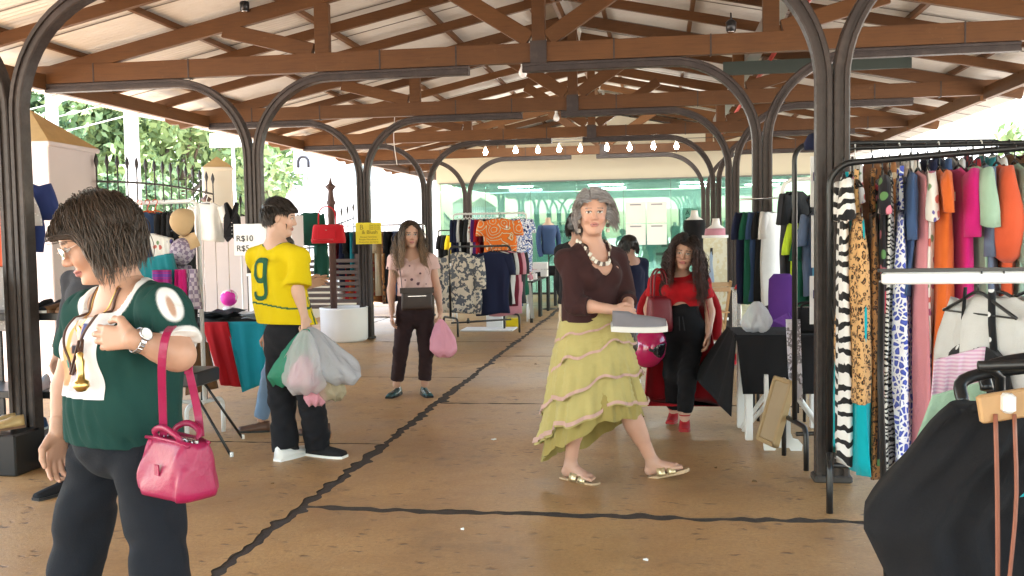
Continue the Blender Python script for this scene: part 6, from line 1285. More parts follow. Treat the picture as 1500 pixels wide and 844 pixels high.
# printed square on the tee
def art(G_):
    pc = A_(J['waist'])+fw_*.2; q = G_-G_.mean(0); a = q@(-rgt)/.125; b = q[:, 2]/.118; C_ = np.tile(A_((.72, .68, .68)), (len(G_), 1))
    def el(ca, cb, ra, rb, c): C_[((a-ca)/ra)**2+((b-cb)/rb)**2 < 1] = A_(c)
    el(-.45, -.45, .42, .33, (.62, .30, .16)); el(-.2, -.12, .45, .30, (.66, .34, .20)); el(.25, -.2, .14, .26, (.75, .18, .05)); C_[(abs(a+.18) < .2) & (abs(b+.35+.3*a) < .10)] = A_((.05, .26, .22)); C_[(abs(a-.15) < .22) & (abs(b+.62) < .24)] = A_((.52, .46, .50))
    C_[(abs(a-.25) < .16) & (abs(b-.52) < .26)] = A_((.05, .07, .22)); el(-.02, .52, .22, .30, (.60, .42, .38)); C_[(abs(a-.05) < .16) & (abs(b-.12) < .12)] = A_((.04, .035, .05)); C_[(abs(a+.25) < .07) & (b > -.1) & (b < .9)] = A_((.55, .38, .12)); el(-.25, -.05, .16, .12, (.62, .44, .14))
    edge = (abs(a) > .86) | (abs(b) > .86); C_[edge] = A_((.74, .72, .72)); return C_
pz = A_((-0.023, 2.450, 1.130))[2]; O = A_(J['waist'])*1.0; O = A_((O[0], O[1], pz))+fw_*.30+rgt*.005
patch('printed_square', fsh, O, -rgt, (0, 0, 1), .25, .236, 40, 38, vmat('print_ink', .8), w1, .002, -fw_, art)
# cords, pendant and keys
nb = A_(J['neck']); COPPER = simple('dark_cord', (.10, .045, .03), .6)
fboth = lambda P: np.minimum(fsh(P), I['body'](P))
def chest_path(pts, off=.004, n=22, end=()):
    """points given as (sideways, height above the neck base) laid onto the chest"""
    q = [nb-rgt*a+up_(b)+fw_*.34 for a, b in [tuple(v) for v in np.array(curve([(*p_, 0) for p_ in pts], n))[:, :2]]]
    return [v-A_(w1.location) for v in onto(fboth, q, off, 26, -fw_)]+[A_(e)-A_(w1.location) for e in end]
MB().tube(chest_path([(.070, .03), (.072, -.05), (.045, -.14), (.015, -.21)], end=[(0.012, 2.390, 1.182), (0.012, 2.375, 1.106)]), .0040, 6).build('cord', COPPER, w1)
MB().tube(chest_path([(-.070, .03), (-.068, -.05), (-.030, -.14), (.000, -.21)], end=[(-0.013, 2.410, 1.176), (0.007, 2.380, 1.105)]), .0040, 6).build('cord', COPPER, w1)
GOLD = simple('gold', (.72, .50, .16), .28, 1.0, var=.25, nscale=60)
kz = A_((0.012, 2.375, 1.106))-A_(w1.location)
mb = MB(); mb.lathe([(.004, .045), (.010, .040), (.008, .028), (.012, .02), (.009, -.005), (.011, -.03), (.020, -.035), (.022, -.05), (.012, -.062), (.003, -.064)], 10, tuple(kz)); mb.build('gold_keepsake', GOLD, w1)
pd = onto(I['body'], [nb+fw_*.16+up_(-.105)-rgt*.018], .012)[0]-A_(w1.location)
MB().loft([[pd+B@A_((.024*math.cos(a)*f, .006*math.sin(a)*f, z)) for a in np.linspace(0, 2*math.pi, 15)[:-1]] for z, f in ((-.034, .1), (-.028, .8), (-.008, 1.05), (.012, .8), (.026, .55), (.034, .15))]).build('pendant', GOLD, w1)
for q in (-1, 1): MB().tube(chest_path([(q*.062, .035), (q*.055, -.02), (q*.030, -.065), (q*.004+.01, -.09)], .002, 12), .0019, 5).build('chain', GOLD, w1)
# watch
wv = nrm(A_(J['wrL'])-A_(J['elL'])); wc = lerp(J['elL'], J['wrL'], .90); a1 = nrm(np.cross(wv, (0, 0, 1))); a2 = np.cross(a1, wv); wl = A_(w1.location)
mb = MB()
for k in range(26):
    a = 2*math.pi*k/26; pos = wc+.0335*(math.cos(a)*a1+math.sin(a)*a2); nn_ = nrm(pos-wc); mb.box(pos-wl, (.016, .0085, .005), np.stack([wv, np.cross(nn_, wv), nn_], 1), bev=.0015)
mb.build('watch_strap', CHROME, w1)['kind'] = 'stuff'
nn_ = nrm(vdir*.6+up_(.45)+nrm(np.cross(wv, vdir))*.0); nn_ = nrm(nn_-wv*(nn_@wv)); fc = wc+nn_*.037; xb = wv; yb = np.cross(nn_, xb)
def disc(c, r, h, n=20): return [[c+hh*nn_+rr*(math.cos(2*math.pi*k/n)*xb+math.sin(2*math.pi*k/n)*yb) for k in range(n)] for rr, hh in ((r, 0), (r, h*.7), (r*.9, h), (r*.86, h*.8))]
MB().loft([[p_-wl for p_ in r] for r in disc(fc-nn_*.004, .019, .009)]).build('watch_case', CHROME, w1); MB().loft([[p_-wl for p_ in r] for r in disc(fc+nn_*.003, .0158, .0015)]).build('watch_dial', WPLAST, w1)
# glasses
T = I['T']; gm = MB()
for q in (-1, 1): gm.tube([T(q*.031+.021*math.cos(a), .104-.012*abs(math.cos(a))*(1 if math.cos(a)*q > 0 else 0), .002+.0165*math.sin(a))-wl for a in np.linspace(0, 2*math.pi, 17)], .0013, 5); gm.tube([T(q*.052, .092, .006)-wl, T(q*.078, .03, .010)-wl, T(q*.080, -.012, .008)-wl], .0014, 5)
gm.tube([T(-.010, .106, .006)-wl, T(0, .110, .009)-wl, T(.010, .106, .006)-wl], .0013, 5); gm.build('glasses', simple('rose_metal', (.6, .42, .34), .3, .8), w1)
GLZ = m_glass('lens_glass', (.92, .92, .92), .03)
for q in (-1, 1): MB().loft([[T(q*.031+.020*math.cos(a), .1035-.012*abs(math.cos(a))*(1 if math.cos(a)*q > 0 else 0)+e, .002+.0155*math.sin(a))-wl for a in np.linspace(0, 2*math.pi, 17)[:-1]] for e in (0, .001)]).build('lens', GLZ, w1)
# bob hair
Bh = I['Bh']; cap_hair(J['head'], Bh, 1.03, w1, (.028, .018, .013), .009, back=-.045, seed=4)
r_, n_, pl = scalp(J['head'], Bh, 1.03, 4800, 5, zmin=-.01, front=.05, ymax=.08)
dirs = n_*.9+(-Bh[:, 1])*.15*(pl[:, 1:2] < .0)+Bh[:, 1]*.35*(pl[:, 1:2] > .03)
strands(J['head'], Bh, 1.03, r_, dirs, .162, (.030, .019, .013), (.11, .072, .050), w1, seed=6, grav=.75, curl=.008, yfront=.038, cfreq=40, r=.0017, M=13, wind=(0, 0, 0), avoid=(.086, .104, .100), jit=.45, vol=.22, comb=lambda q: np.stack([np.sign(q[:, 0]+.01)*.9, -.45+.25*(q[:, 1] > .02), 0*q[:, 0]-.25], 1), face=.064)
# magenta handbag on the forearm
HB = A_((0.271, 2.400, 0.763)); MAG = simple('magenta_leather', (.31, .008, .062), .40, var=.18, nscale=11, bmp=.35, bscale=26)
hb = thing('handbag', 'magenta leather handbag hanging from the forearm of the woman in green', 'handbag', HB, -.55); 
def hbbody():
    rings = []
    for v in np.linspace(0, 1, 12):
        f = 1-.07*v**2; dd = .068*(1-.55*v**2.2); r = []; e = .93 if v in (0,) else 1
        for a in np.linspace(0, 2*math.pi, 41)[:-1]:
            c_, s_ = math.cos(a), math.sin(a); pinch = 1-.55*v**2*max(0, abs(c_)-.72)/.28
            r.append((.118*f*e*abs(c_)**.35*np.sign(c_), dd*e*pinch*abs(s_)**.45*np.sign(s_)+.005*math.sin(5*c_+4*v)+.004*math.sin(9*c_-7*v), .152*v+.005*math.sin(3*c_)*v-.012*abs(c_)**6*v))
        rings.append(r)
    return MB().loft(rings)
hbbody().build('body', MAG, hb)
for s in (-1, 1): MB().tube(curve([(-.06, s*.02, .145), (-.055, s*.034, .17), (0, s*.038, .186), (.055, s*.034, .17), (.06, s*.02, .145)], 12), .009, 8, flat=.8).build('handle', MAG, hb)
MB().box((0, 0, .152), (.20, .012, .012), bev=.004).build('zip', CHROME, hb)
for s in (-1, 1): MB().tube([(-.108, s*.030, .146), (-.05, s*.033, .152), (.05, s*.033, .152), (.108, s*.030, .146)], .005, 6).build('piping', MAG, hb)
MB().box((.0, -.062, .075), (.022, .004, .030), bev=.002).build('leather_tag', MAG, hb)
for x in (-.085, -.055, .06, .085): MB().tube(arcpts((x, -.012, .148), .009, 0, 6.28, 10, (1, 0, 0), (0, .3, 1)), .0025, 5).build('ring', CHROME, hb)
for pa, pb in (((0.222, 2.420, 0.912), (0.251, 2.385, 1.142)), ((0.330, 2.430, 0.949), (0.300, 2.375, 1.171))):
    pass
st = curve([A_((0.222, 2.420, 0.903)), A_((0.233, 2.400, 1.010)), A_((0.258, 2.360, 1.127)), A_((0.267, 2.370, 1.195)), A_((0.251, 2.440, 1.214)), A_((0.234, 2.500, 1.181)), A_((0.259, 2.500, 1.089)), A_((0.302, 2.460, 0.981)), A_((0.319, 2.440, 0.909))], 30)
def strap_mb(path, w, t, ac):
    path = [A_(p_)-HB for p_ in path]; rz = -hb.rotation_euler[2]; Rm = A_(((math.cos(rz), -math.sin(rz), 0), (math.sin(rz), math.cos(rz), 0), (0, 0, 1))); rings = []
    for i, p_ in enumerate(path):
        tg = nrm(path[min(i+1, len(path)-1)]-path[max(0, i-1)]); x = nrm(A_(ac)-tg*(A_(ac)@tg)); y = np.cross(tg, x); rings.append([Rm@(p_+x*w*a+y*t*b) for a, b in ((-.5, -.5), (.5, -.5), (.5, .5), (-.5, .5))])
    return MB().loft(rings, smooth=False)
strap_mb(st, .021, .005, (.99, .15, 0)).build('strap', MAG, hb)
# ---------------------------------------------------------------- 2. boy in the yellow jersey
J = dict(fwd=(.40, .91, 0), hf=(.95, .26, -.16), head=(-0.892, 6.000, 1.584), neck=(-0.913, 5.970, 1.401), chest=(-0.905, 5.970, 1.222), waist=(-0.892, 5.970, 1.042), pelvis=(-0.842, 5.980, 0.825),
  shR=(-0.726, 5.890, 1.320), elR=(-0.726, 5.850, 1.116), wrR=(-0.689, 5.860, 0.943), shL=(-1.102, 6.070, 1.320), elL=(-1.014, 6.280, 1.059), wrL=(-0.833, 6.330, 1.121), hipR=(-0.749, 5.930, 0.777), knR=(-0.697, 5.950, 0.415), anR=(-0.686, 6.030, 0.071), hipL=(-0.936, 6.020, 0.766), knL=(-0.908, 5.980, 0.385), anL=(-0.867, 5.920, 0.038))
w2, I = build_person('person', 'boy in yellow number 9 jersey seen from behind with carrier bags', (-.73, 5.97, 0), J, (.58, .36, .27), (.50, .22, .20), (.03, .02, .015), 1.0, 1.0, False, (.96, .96), .92, .85,
  dict(R=dict(d=(.06, 0, -1), t=(.5, .7, 0), curl=(1.2, 1.2, 1.2, 1.2), th=.4), L=dict(d=(.75, .1, .25), t=(0, -.3, 1), curl=(.25, .3, .35, .4))), .008, .0045)
J = I['J']; B = I['B']; rgt, fw_ = B[:, 0], B[:, 1]; YEL = A_((.62, .47, .006)); DG = A_((.02, .10, .05))
nc = union([ell(A_(J['neck'])+up_(.035), (.088, .088, .055))])
slR, slL = lerp(J['shR'], J['elR'], .86), lerp(J['shL'], J['elL'], .62)
dR = nrm(A_(J['elR'])-A_(J['shR']))
def jcol(V):
    C_ = np.tile(YEL, (len(V), 1)); d = nc(V); C_[d < .012] = DG
    zl = A_(J['waist'])[2]-.028+.02*np.sin((V@rgt)*9); t_ = ((V-A_(J['chest']))@rgt); C_[(abs(V[:, 2]-zl) < .006) & (abs(t_) < .30) & ((V-slR)@dR < -.02+1)] = DG
    q = V-A_(J['shR']); a = q@dR; b = q@fw_; C_[(abs(b-.065) < .009) & (t_ > .16) & (a > -.05)] = DG; C_[((V-slR)@dR > -.014) & (t_ > .19) & (V[:, 2] > A_(J['waist'])[2]+.02)] = YEL*.9
    return C_
je = [etube([A_(J['pelvis'])+up_(.0), J['waist'], J['chest'], lerp(J['chest'], J['neck'], .66)], [.222, .205, .200, .15], [.160, .152, .150, .098], rgt)]
for q, se, r1 in (('R', slR, .086), ('L', slL, .088)): je += [rc(lerp(J['neck'], J['sh'+q], .3), J['sh'+q], .060, .066, .035), rc(J['sh'+q], se, .070, r1, .035, cut1=True)]
o, fj = clothes('jersey', w2, je, CLOTH, .0055, .011, (13, 13, 9), 11, [(A_((-0.902, 5.970, 0.889)), nrm(-up_(1)-fw_*.06))], nc, jcol)
oc = A_(J['chest'])-fw_*.25-up_(.040)-rgt*.012; NUM = vmat('number_ink', .7)
def stroke(pts, w, closed=False):
    pts = [oc+rgt*a+up_(b) for a, b in pts]; n = len(pts); ac = []
    for i in range(n):
        tg = pts[(i+1) % n if closed else min(i+1, n-1)]-pts[(i-1) % n if closed else max(i-1, 0)]; ac.append(np.cross(nrm(tg), fw_))
    return ribbon('number_stroke', fj, pts, w, np.array(ac), fabric('f_jerseygreen', (.02, .10, .05)), w2, .0055, closed, fw_, 40)
def rrect(cx, cz, hw, hh, r, n=6):
    o_ = []
    for sx, sz, a0 in ((1, 1, 0), (-1, 1, 1), (-1, -1, 2), (1, -1, 3)): o_ += [(cx+sx*(hw-r)+r*math.cos((a0+i/n)*math.pi/2), cz+sz*(hh-r)+r*math.sin((a0+i/n)*math.pi/2)) for i in range(n+1)]
    return o_
stroke(rrect(0, .062, .050, .066, .034), .033, True)
p9 = [(.050, .07), (.050, .0), (.050, -.06), (.048, -.088), (.037, -.108), (.016, -.118), (-.016, -.118), (-.037, -.110), (-.048, -.092), (-.050, -.075)]
stroke([tuple(p_) for p_ in [A_(q)[:2] for q in [np.append(a, 0) for a in p9]]], .030)
tr = [etube([A_(J['pelvis'])-up_(.05), J['pelvis'], A_(J['pelvis'])+up_(.15)], [.165, .172, .165], [.128, .132, .128], rgt)]
for q in 'LR': tr += [rc(J['hip'+q], J['kn'+q], .100, .090, .04), rc(J['kn'+q], A_(J['an'+q])-up_(.045), .088, .088, .03, cut1=True)]
clothes('trousers', w2, tr, fabric('f_boyblack', (.010, .010, .013)), .007, .013, (10, 10, 18), 12)
SNK = [fabric('f_sneaker', (.014, .014, .016)), WPLAST]
shoe_on('sneaker', w2, J['anR'], (.97, -.25), .285, .052, .075, SNK); shoe_on('sneaker', w2, J['anL'], (.35, .9), .285, .052, .075, [WPLAST, WPLAST])
Bh = I['Bh']; cap_hair(J['head'], Bh, 1.0, w2, (.018, .013, .011), .011, back=-.055, seed=8, facec=(0, .085, -.022), face=(.075, .080, .088), ears=True)
r_, n_, pl = scalp(J['head'], Bh, 1.0, 2600, 9, zmin=-.02, front=.05); kk_ = ~((np.abs(pl[:, 0]) > .045) & (pl[:, 2] < .045) & (pl[:, 1] > -.045)); r_, n_, pl = r_[kk_], n_[kk_], pl[kk_]; strands(J['head'], Bh, 1.0, r_, n_, .062, (.014, .010, .008), (.045, .031, .024), w2, seed=10, grav=.3, r=.0020, M=7, avoid=(.084, .104, .100), vol=.14, comb=lambda q: np.stack([.3+0*q[:, 0], .75+0*q[:, 0], -.9*(q[:, 2] < .07)+.1], 1), lift=.30, face=.060, yfront=.055)
# carrier bags in his hand
hp = A_((-0.670, 5.840, 0.866)); GB = 'carrier bags in the hand of the boy in yellow'
tag(carrier_mb(hp, .22, .15, .36, 21, (-.145, -.02), .03).build('carrier_bag', plastic('green_film', (.05, .36, .22), .85)), 'green plastic carrier bag held by the boy in yellow', 'carrier bag', GB)
tag(carrier_mb(hp+(.01, -.06, 0), .23, .16, .40, 22, (-.01, -.02), .03).build('carrier_bag', WBAG), 'white translucent carrier bag with pink things inside', 'carrier bag', GB)
tag(carrier_mb(hp+(.02, .02, .01), .27, .17, .36, 23, (.19, .0), .035).build('carrier_bag', plastic('grey_film', (.62, .64, .70), .75)), 'bluish grey carrier bag bulging out beside the white one', 'carrier bag', GB)
tag(carrier_mb(hp+(.06, .03, -.1), .15, .10, .36, 24, (.09, 0), .03).build('carrier_bag', plastic('cream_film', (.62, .58, .40), .5)), 'small clear yellowish bag below the grey carrier bag', 'carrier bag', GB)
tag(carrier_mb(hp+(0, -.06, -.16), .14, .09, .20, 25, (-.02, -.02), .03).build('folded_clothes', F('pink')), 'pink cloth packed inside the white carrier bag', 'cloth'); tag(carrier_mb(hp+(.04, .0, -.25), .10, .06, .24, 26, (.0, 0), .03).build('folded_clothes', F('pink')), 'pink cloth tip hanging out below the carrier bags', 'cloth')
# ---------------------------------------------------------------- 3. woman in the pale pink blouse
J = dict(fwd=(.30, -.95, 0), hf=(.42, -.90, -.06), head=(-0.638, 8.370, 1.460), neck=(-0.643, 8.420, 1.275), chest=(-0.634, 8.420, 1.127), waist=(-0.619, 8.420, 0.947), pelvis=(-0.629, 8.420, 0.792),
  shL=(-0.477, 8.460, 1.235), elL=(-0.435, 8.500, 0.972), wrL=(-0.389, 8.420, 0.766), shR=(-0.792, 8.380, 1.235), elR=(-0.825, 8.360, 0.971), wrR=(-0.809, 8.310, 0.771), hipL=(-0.549, 8.450, 0.727), knL=(-0.525, 8.400, 0.403), anL=(-0.556, 8.440, 0.072), hipR=(-0.708, 8.400, 0.732), knR=(-0.750, 8.360, 0.407), anR=(-0.808, 8.400, 0.064))
w3, I = build_person('person', 'woman with long wavy hair in pale pink blouse and brown trousers', (-.68, 8.42, 0), J, (.58, .34, .25), (.55, .20, .20), (.06, .04, .03), .98, .98, True, (.98, .96), .9, .84,
  dict(L=dict(d=(.02, -.15, -1), t=(.2, -1, 0), curl=(.9, 1, 1.1, 1.1), th=.4), R=dict(d=(0, -.12, -1), t=(.1, -1, 0), curl=(.3, .35, .4, .45))), .008, .0045, .95, smile=.3)
J = I['J']; B = I['B']; rgt, fw_ = B[:, 0], B[:, 1]
nc = union([ell(A_(J['neck'])+fw_*.03+up_(.02), (.085, .085, .062), frame(fw_+up_(-.4)))])
BLO = pattern('blouse_print', 'dots', [(.64, .43, .40), (.10, .05, .07)], .62)
bl = [etube([A_(J['pelvis'])+up_(.08), J['waist'], J['chest'], lerp(J['chest'], J['neck'], .64)], [.172, .160, .158, .125], [.128, .118, .122, .088], rgt)]
for q in 'LR': bl += [rc(lerp(J['neck'], J['sh'+q], .3), J['sh'+q], .058, .060, .03), rc(J['sh'+q], lerp(J['sh'+q], J['el'+q], .34), .060, .070, .03, cut1=True), ell(A_(J['chest'])+(1 if q == 'R' else -1)*rgt*.066+fw_*.09+up_(.01), (.06, .056, .06), B, .035)]
clothes('blouse', w3, bl, BLO, .006, .010, (16, 16, 10), 21, [(A_(J['waist'])-up_(.035), (0, 0, -1))], nc)
TRP = fabric('f_plum', (.032, .017, .019)); tr = [etube([A_(J['pelvis'])-up_(.05), J['pelvis'], A_(J['waist'])+up_(.02)], [.160, .168, .138], [.122, .124, .11], rgt)]
for q in 'LR': tr += [rc(J['hip'+q], J['kn'+q], .092, .068, .04), rc(J['kn'+q], lerp(J['kn'+q], J['an'+q], .86), .066, .060, .03, cut1=True)]
clothes('trousers', w3, tr, TRP, .007, .007, (14, 14, 18), 22)
FL = [simple('teal_patent', (.02, .07, .08), .25, spec=.6), BPLAST]
shoe_on('flat_shoe', w3, J['anL'], (.45, -.8), .245, .042, .055, FL); shoe_on('flat_shoe', w3, J['anR'], (-.15, -.95), .245, .042, .055, FL)
Bh = I['Bh']; cap_hair(J['head'], Bh, .98, w3, (.035, .020, .013), .012, back=-.07, seed=14)
r_, n_, pl = scalp(J['head'], Bh, .98, 2200, 15, zmin=-.02, front=.06, ymax=.07); dirs = n_*.5+up_(.2)+Bh[:, 0][None]*np.sign(pl[:, :1])*.35
strands(J['head'], Bh, .98, r_, dirs, .46, (.030, .018, .012), (.34, .21, .12), w3, seed=16, grav=.9, curl=.013, cfreq=42, r=.0030, M=20, avoid=(.080, .098, .094), shell=I['f'], jit=.35, vol=.20, comb=lambda q: np.stack([np.sign(q[:, 0]), -.15+0*q[:, 0], -.4+0*q[:, 0]], 1), face=.062)
bb = thing('crossbody_bag', 'dark brown crossbody bag on the woman in pink blouse', 'handbag', A_((-0.563, 8.260, 0.792)), .30); BRL = simple('dark_brown_leather', (.042, .026, .022), .5, bmp=.1)
bag_mb(.28, .055, .19, .96, .012).build('body', BRL, bb); MB().box((0, -.036, .125), (.16, .004, .005)).build('zip', CHROME, bb); MB().box((.0, -.033, .175), (.30, .008, .05), bev=.003).build('flap', BRL, bb)
bl_ = A_(bb.location); Rz = A_(((math.cos(-.30), -math.sin(-.30), 0), (math.sin(-.30), math.cos(-.30), 0), (0, 0, 1)))
MB().tube([Rz@(p_-bl_) for p_ in curve([A_((-0.699, 8.270, 0.975)), A_((-0.708, 8.270, 1.091)), A_((-0.733, 8.300, 1.212)), A_((-0.759, 8.380, 1.296)), A_((-0.754, 8.480, 1.312))], 14)], .009, 6, flat=.35).build('strap', BRL, bb)
pb = carrier_mb(A_((-0.382, 8.380, 0.696)), .20, .09, .33, 31, (.035, -.02), .018); tag(pb.build('gift_bag', simple('pink_paper', (.78, .36, .48), .6, bmp=.2, bscale=14)), 'pale pink shopping bag held by the woman in pink blouse', 'shopping bag')
# ---------------------------------------------------------------- 4. grey haired woman in the yellow skirt
J = dict(fwd=(.62, -.78, 0), hf=(.14, -.985, -.03), head=(1.197, 5.500, 1.563), neck=(1.178, 5.570, 1.359), chest=(1.176, 5.570, 1.208), waist=(1.173, 5.580, 1.056), pelvis=(1.178, 5.600, 0.886),
  shR=(1.044, 5.460, 1.293), elR=(1.097, 5.360, 1.049), wrR=(1.322, 5.280, 1.024), shL=(1.322, 5.690, 1.290), elL=(1.378, 5.640, 1.083), wrL=(1.399, 5.420, 1.016), hipR=(1.118, 5.530, 0.822), knR=(1.088, 5.490, 0.409), anR=(1.041, 5.560, 0.050), hipL=(1.237, 5.660, 0.807), knL=(1.399, 5.600, 0.363), anL=(1.514, 5.660, 0.018))
w4, I = build_person('person', 'grey haired woman in brown top and yellow ruffled skirt walking past', (1.2, 5.6, 0), J, (.58, .33, .24), (.48, .19, .17), (.16, .11, .09), 1.0, 1.04, True, (1.12, 1.12), 1.0, 1.0,
  dict(R=dict(d=A_((1.489, 5.290, 0.992))-A_((1.322, 5.280, 1.024)), t=(.3, .5, 1), curl=(.75, .8, .85, .9), th=.35), L=dict(d=(.35, -.85, -.25), t=(-.6, -.2, .8), curl=(.6, .7, .75, .8), th=.3)), .008, .0042, 1.0, age=.7, feet=dict(R=((.80, -.5), 0.0), L=((.93, -.2), .28)), browk=.8)
J = I['J']; B = I['B']; rgt, fw_ = B[:, 0], B[:, 1]; BRN = fabric('f_chocolate', (.042, .016, .016))
nc = union([ell(A_(J['neck'])+fw_*.10+up_(-.02), (.070, .11, .155), frame(fw_+up_(-.25))), ell(A_(J['neck'])+up_(.045), (.092, .092, .06))])
tp = [etube([A_(J['pelvis'])+up_(.03), J['waist'], J['chest'], lerp(J['chest'], J['neck'], .70)], [.195, .180, .178, .135], [.150, .142, .144, .095], rgt)]
for q in 'LR': tp += [rc(lerp(J['neck'], J['sh'+q], .25), J['sh'+q], .064, .068, .035), rc(J['sh'+q], J['el'+q], .066, .060, .03), rc(J['el'+q], lerp(J['el'+q], J['wr'+q], .38 if q == 'R' else .55), .058, .058, .02, cut1=True), ell(A_(J['chest'])+(1 if q == 'R' else -1)*rgt*.072+fw_*.105+up_(-.01), (.068, .064, .066), B, .04)]
clothes('knit_top', w4, tp, BRN, .006, .012, (14, 14, 9), 31, [(A_((1.173, 5.570, 0.937)), (0, 0, -1))], nc)
# twisted lapel edge and beaded necklace
nk = A_(J['neck']); wl = A_(w4.location)
neckl = curve([nk-rgt*.085-fw_*.02+up_(.045), nk-rgt*.085+fw_*.07+up_(-.005), nk-rgt*.035+fw_*.14+up_(-.062), nk+rgt*.035+fw_*.14+up_(-.062), nk+rgt*.085+fw_*.07+up_(-.005), nk+rgt*.085-fw_*.02+up_(.045)], 22)
BEAD = [simple('ivory_bead', (.70, .66, .58), .4, var=.1), simple('brown_bead', (.10, .06, .045), .4)]
for i, p_ in enumerate(neckl):
    c_ = onto(I['body'], [p_], .012)[0]-wl; tg = nrm(neckl[min(i+1, 22)]-neckl[max(0, i-1)]); nn = nrm(np.cross(tg, up_(1))); MB().box(c_, (.020, .024, .010), np.stack([tg, np.cross(nn, tg), nn], 1), bev=.003).build('bead', BEAD[i % 2 if i % 3 else 0], w4)
T = I['T']
for q in (-1, 1):
    for j in range(3): MB().box(T(q*.080, -.002, -.045-.026*j)-wl, (.020, .012, .022), Bh, bev=.003).build('earring', BEAD[0] if j != 1 else BEAD[1], w4)
Bh = I['Bh']; cap_hair(J['head'], Bh, 1.04, w4, (.26, .24, .245), .009, back=-.04, seed=24)
r_, n_, pl = scalp(J['head'], Bh, 1.04, 3800, 25, zmin=-.015, front=.055, ymax=.075); dirs = n_*.9+Bh[:, 0][None]*(np.sign(pl[:, :1]-.015))*.5+up_(.15)
strands(J['head'], Bh, 1.04, r_, dirs, .128, (.42, .40, .41), (.27, .23, .22), w4, seed=26, grav=.5, curl=.003, cfreq=40, r=.0019, M=12, avoid=(.086, .104, .102), wind=-Bh[:, 0]*.18, jit=.45, vol=.20, comb=lambda q: np.stack([np.sign(q[:, 0]-.02)*.8, -.8+0*q[:, 0], 0*q[:, 0]+.05], 1), face=.070, lift=.5, yfront=.03)
# skirt: tiers of crinkled cloth with an uneven hem, pink trim, sheer under layer
SKY = fabric('yellow_crinkle', (.46, .39, .15), var=.14); TRIM = fabric('trim_pink', (.56, .36, .31))
pc_ = A_(J['waist'])-up_(.02); hemdir = nrm((-.85, .45, 0))
def skirt_pt(a, z_top, v, hem0, hem1, r0, r1, ruf, ph, ky=.78):
    dx, dy = math.cos(a), math.sin(a); back = .5+.5*(dx*hemdir[0]+dy*hemdir[1]); zb = hem0+(hem1-hem0)*back**1.15; L_ = z_top-zb; rr = r0+(r1-r0)*v**.9*(1+.38*back); w = 1+ruf*v**1.2*(math.sin(7*a+ph+2*v+1.5*math.sin(2*a+ph))*.5+math.sin(15*a+2*ph-3*v+math.sin(3*a))*.35+.22*math.sin(29*a+4*v))
    return A_((pc_[0]+.012*v+dx*rr*w, pc_[1]+dy*rr*ky*w, z_top-L_*v+(.018*math.sin(5*a+ph)+.010*math.sin(11*a+2*ph))*v))
def tier(name, z_top, hem0, hem1, r0, r1, ruf, ph, mat, crinkle=.004, n=120, m=26, trim=None):
    rows = [[skirt_pt(2*math.pi*i/n, z_top, v, hem0, hem1, r0, r1, ruf, ph)+A_((math.cos(2*math.pi*i/n), math.sin(2*math.pi*i/n), 0))*crinkle*math.sin(v*95+.9*math.sin(12*math.pi*i/n)+ph)*min(1, v*6) for i in range(n)] for v in np.linspace(0, 1, m)]
    MB().loft([[p_-wl for p_ in r] for r in rows], True, False, False).build(name, mat, w4)
    if trim:
        for vv, ww in trim:
            R_ = [[skirt_pt(2*math.pi*i/n, z_top, v, hem0, hem1, r0, r1, ruf, ph)+A_((math.cos(2*math.pi*i/n), math.sin(2*math.pi*i/n), 0))*(.011+.004*math.sin(40*2*math.pi*i/n)) for i in range(n)] for v in np.linspace(vv-ww, vv+ww, 4)]
            MB().loft([[p_-wl for p_ in r] for r in R_], True, False, False).build('lace_trim', TRIM, w4)
zw = A_(J['waist'])[2]-.02
tier('under_layer', zw-.25, .40, .10, .20, .275, .12, 2.0, fabric('f_olive', (.34, .27, .085)), 0)
tier('lower_tier', zw-.22, .47, .20, .205, .290, .15, .7, SKY, .0028, trim=[(.95, .026)])
tier('middle_tier', zw-.10, .64, .38, .185, .272, .10, 1.9, SKY, .0028, trim=[(.96, .025)])
tier('upper_tier', zw, .82, .60, .158, .230, .05, .2, SKY, .0028, trim=[(.52, .022), (.96, .028)])
# sandals
for q, d, pt in (('R', (.80, -.5), 0), ('L', (.93, -.2), .28)):
    an = A_(J['an'+q]); d3 = nrm((d[0], d[1], 0)); dd = d3*math.cos(pt)+up_(math.sin(pt)); uu = -d3*math.sin(pt)+up_(math.cos(pt)); sd_ = np.cross(d3, (0, 0, 1.)); c0 = an-uu*.090
    out = [(-.065, .026), (-.04, .034), (.03, .033), (.09, .042), (.14, .046), (.18, .040), (.20, .018)]; R_ = [[c0+dd*a+sd_*w*k-uu*h-wl for k, h in ((-1, 0), (1, 0), (1, .018), (-1, .018))] for a, w in out]; MB().loft(R_, smooth=False).build('sandal_sole', simple('cork', (.50, .36, .22), .8), w4)
    for a0 in (.045, .108): MB().loft([[c0+dd*(a0+e)+sd_*(.050*math.cos(t))+uu*(.060*math.sin(t)-.006+(0 if a0 < .1 else -.010*math.sin(t)))-wl for e in (-.025, .025)]+[c0+dd*(a0+e)+sd_*(.046*math.cos(t))+uu*(.056*math.sin(t)-.006+(0 if a0 < .1 else -.010*math.sin(t)))-wl for e in (.025, -.025)] for t in np.linspace(0, math.pi, 13)]).build('sandal_strap', simple('pale_gold_leather', (.62, .50, .30), .3, .7), w4)
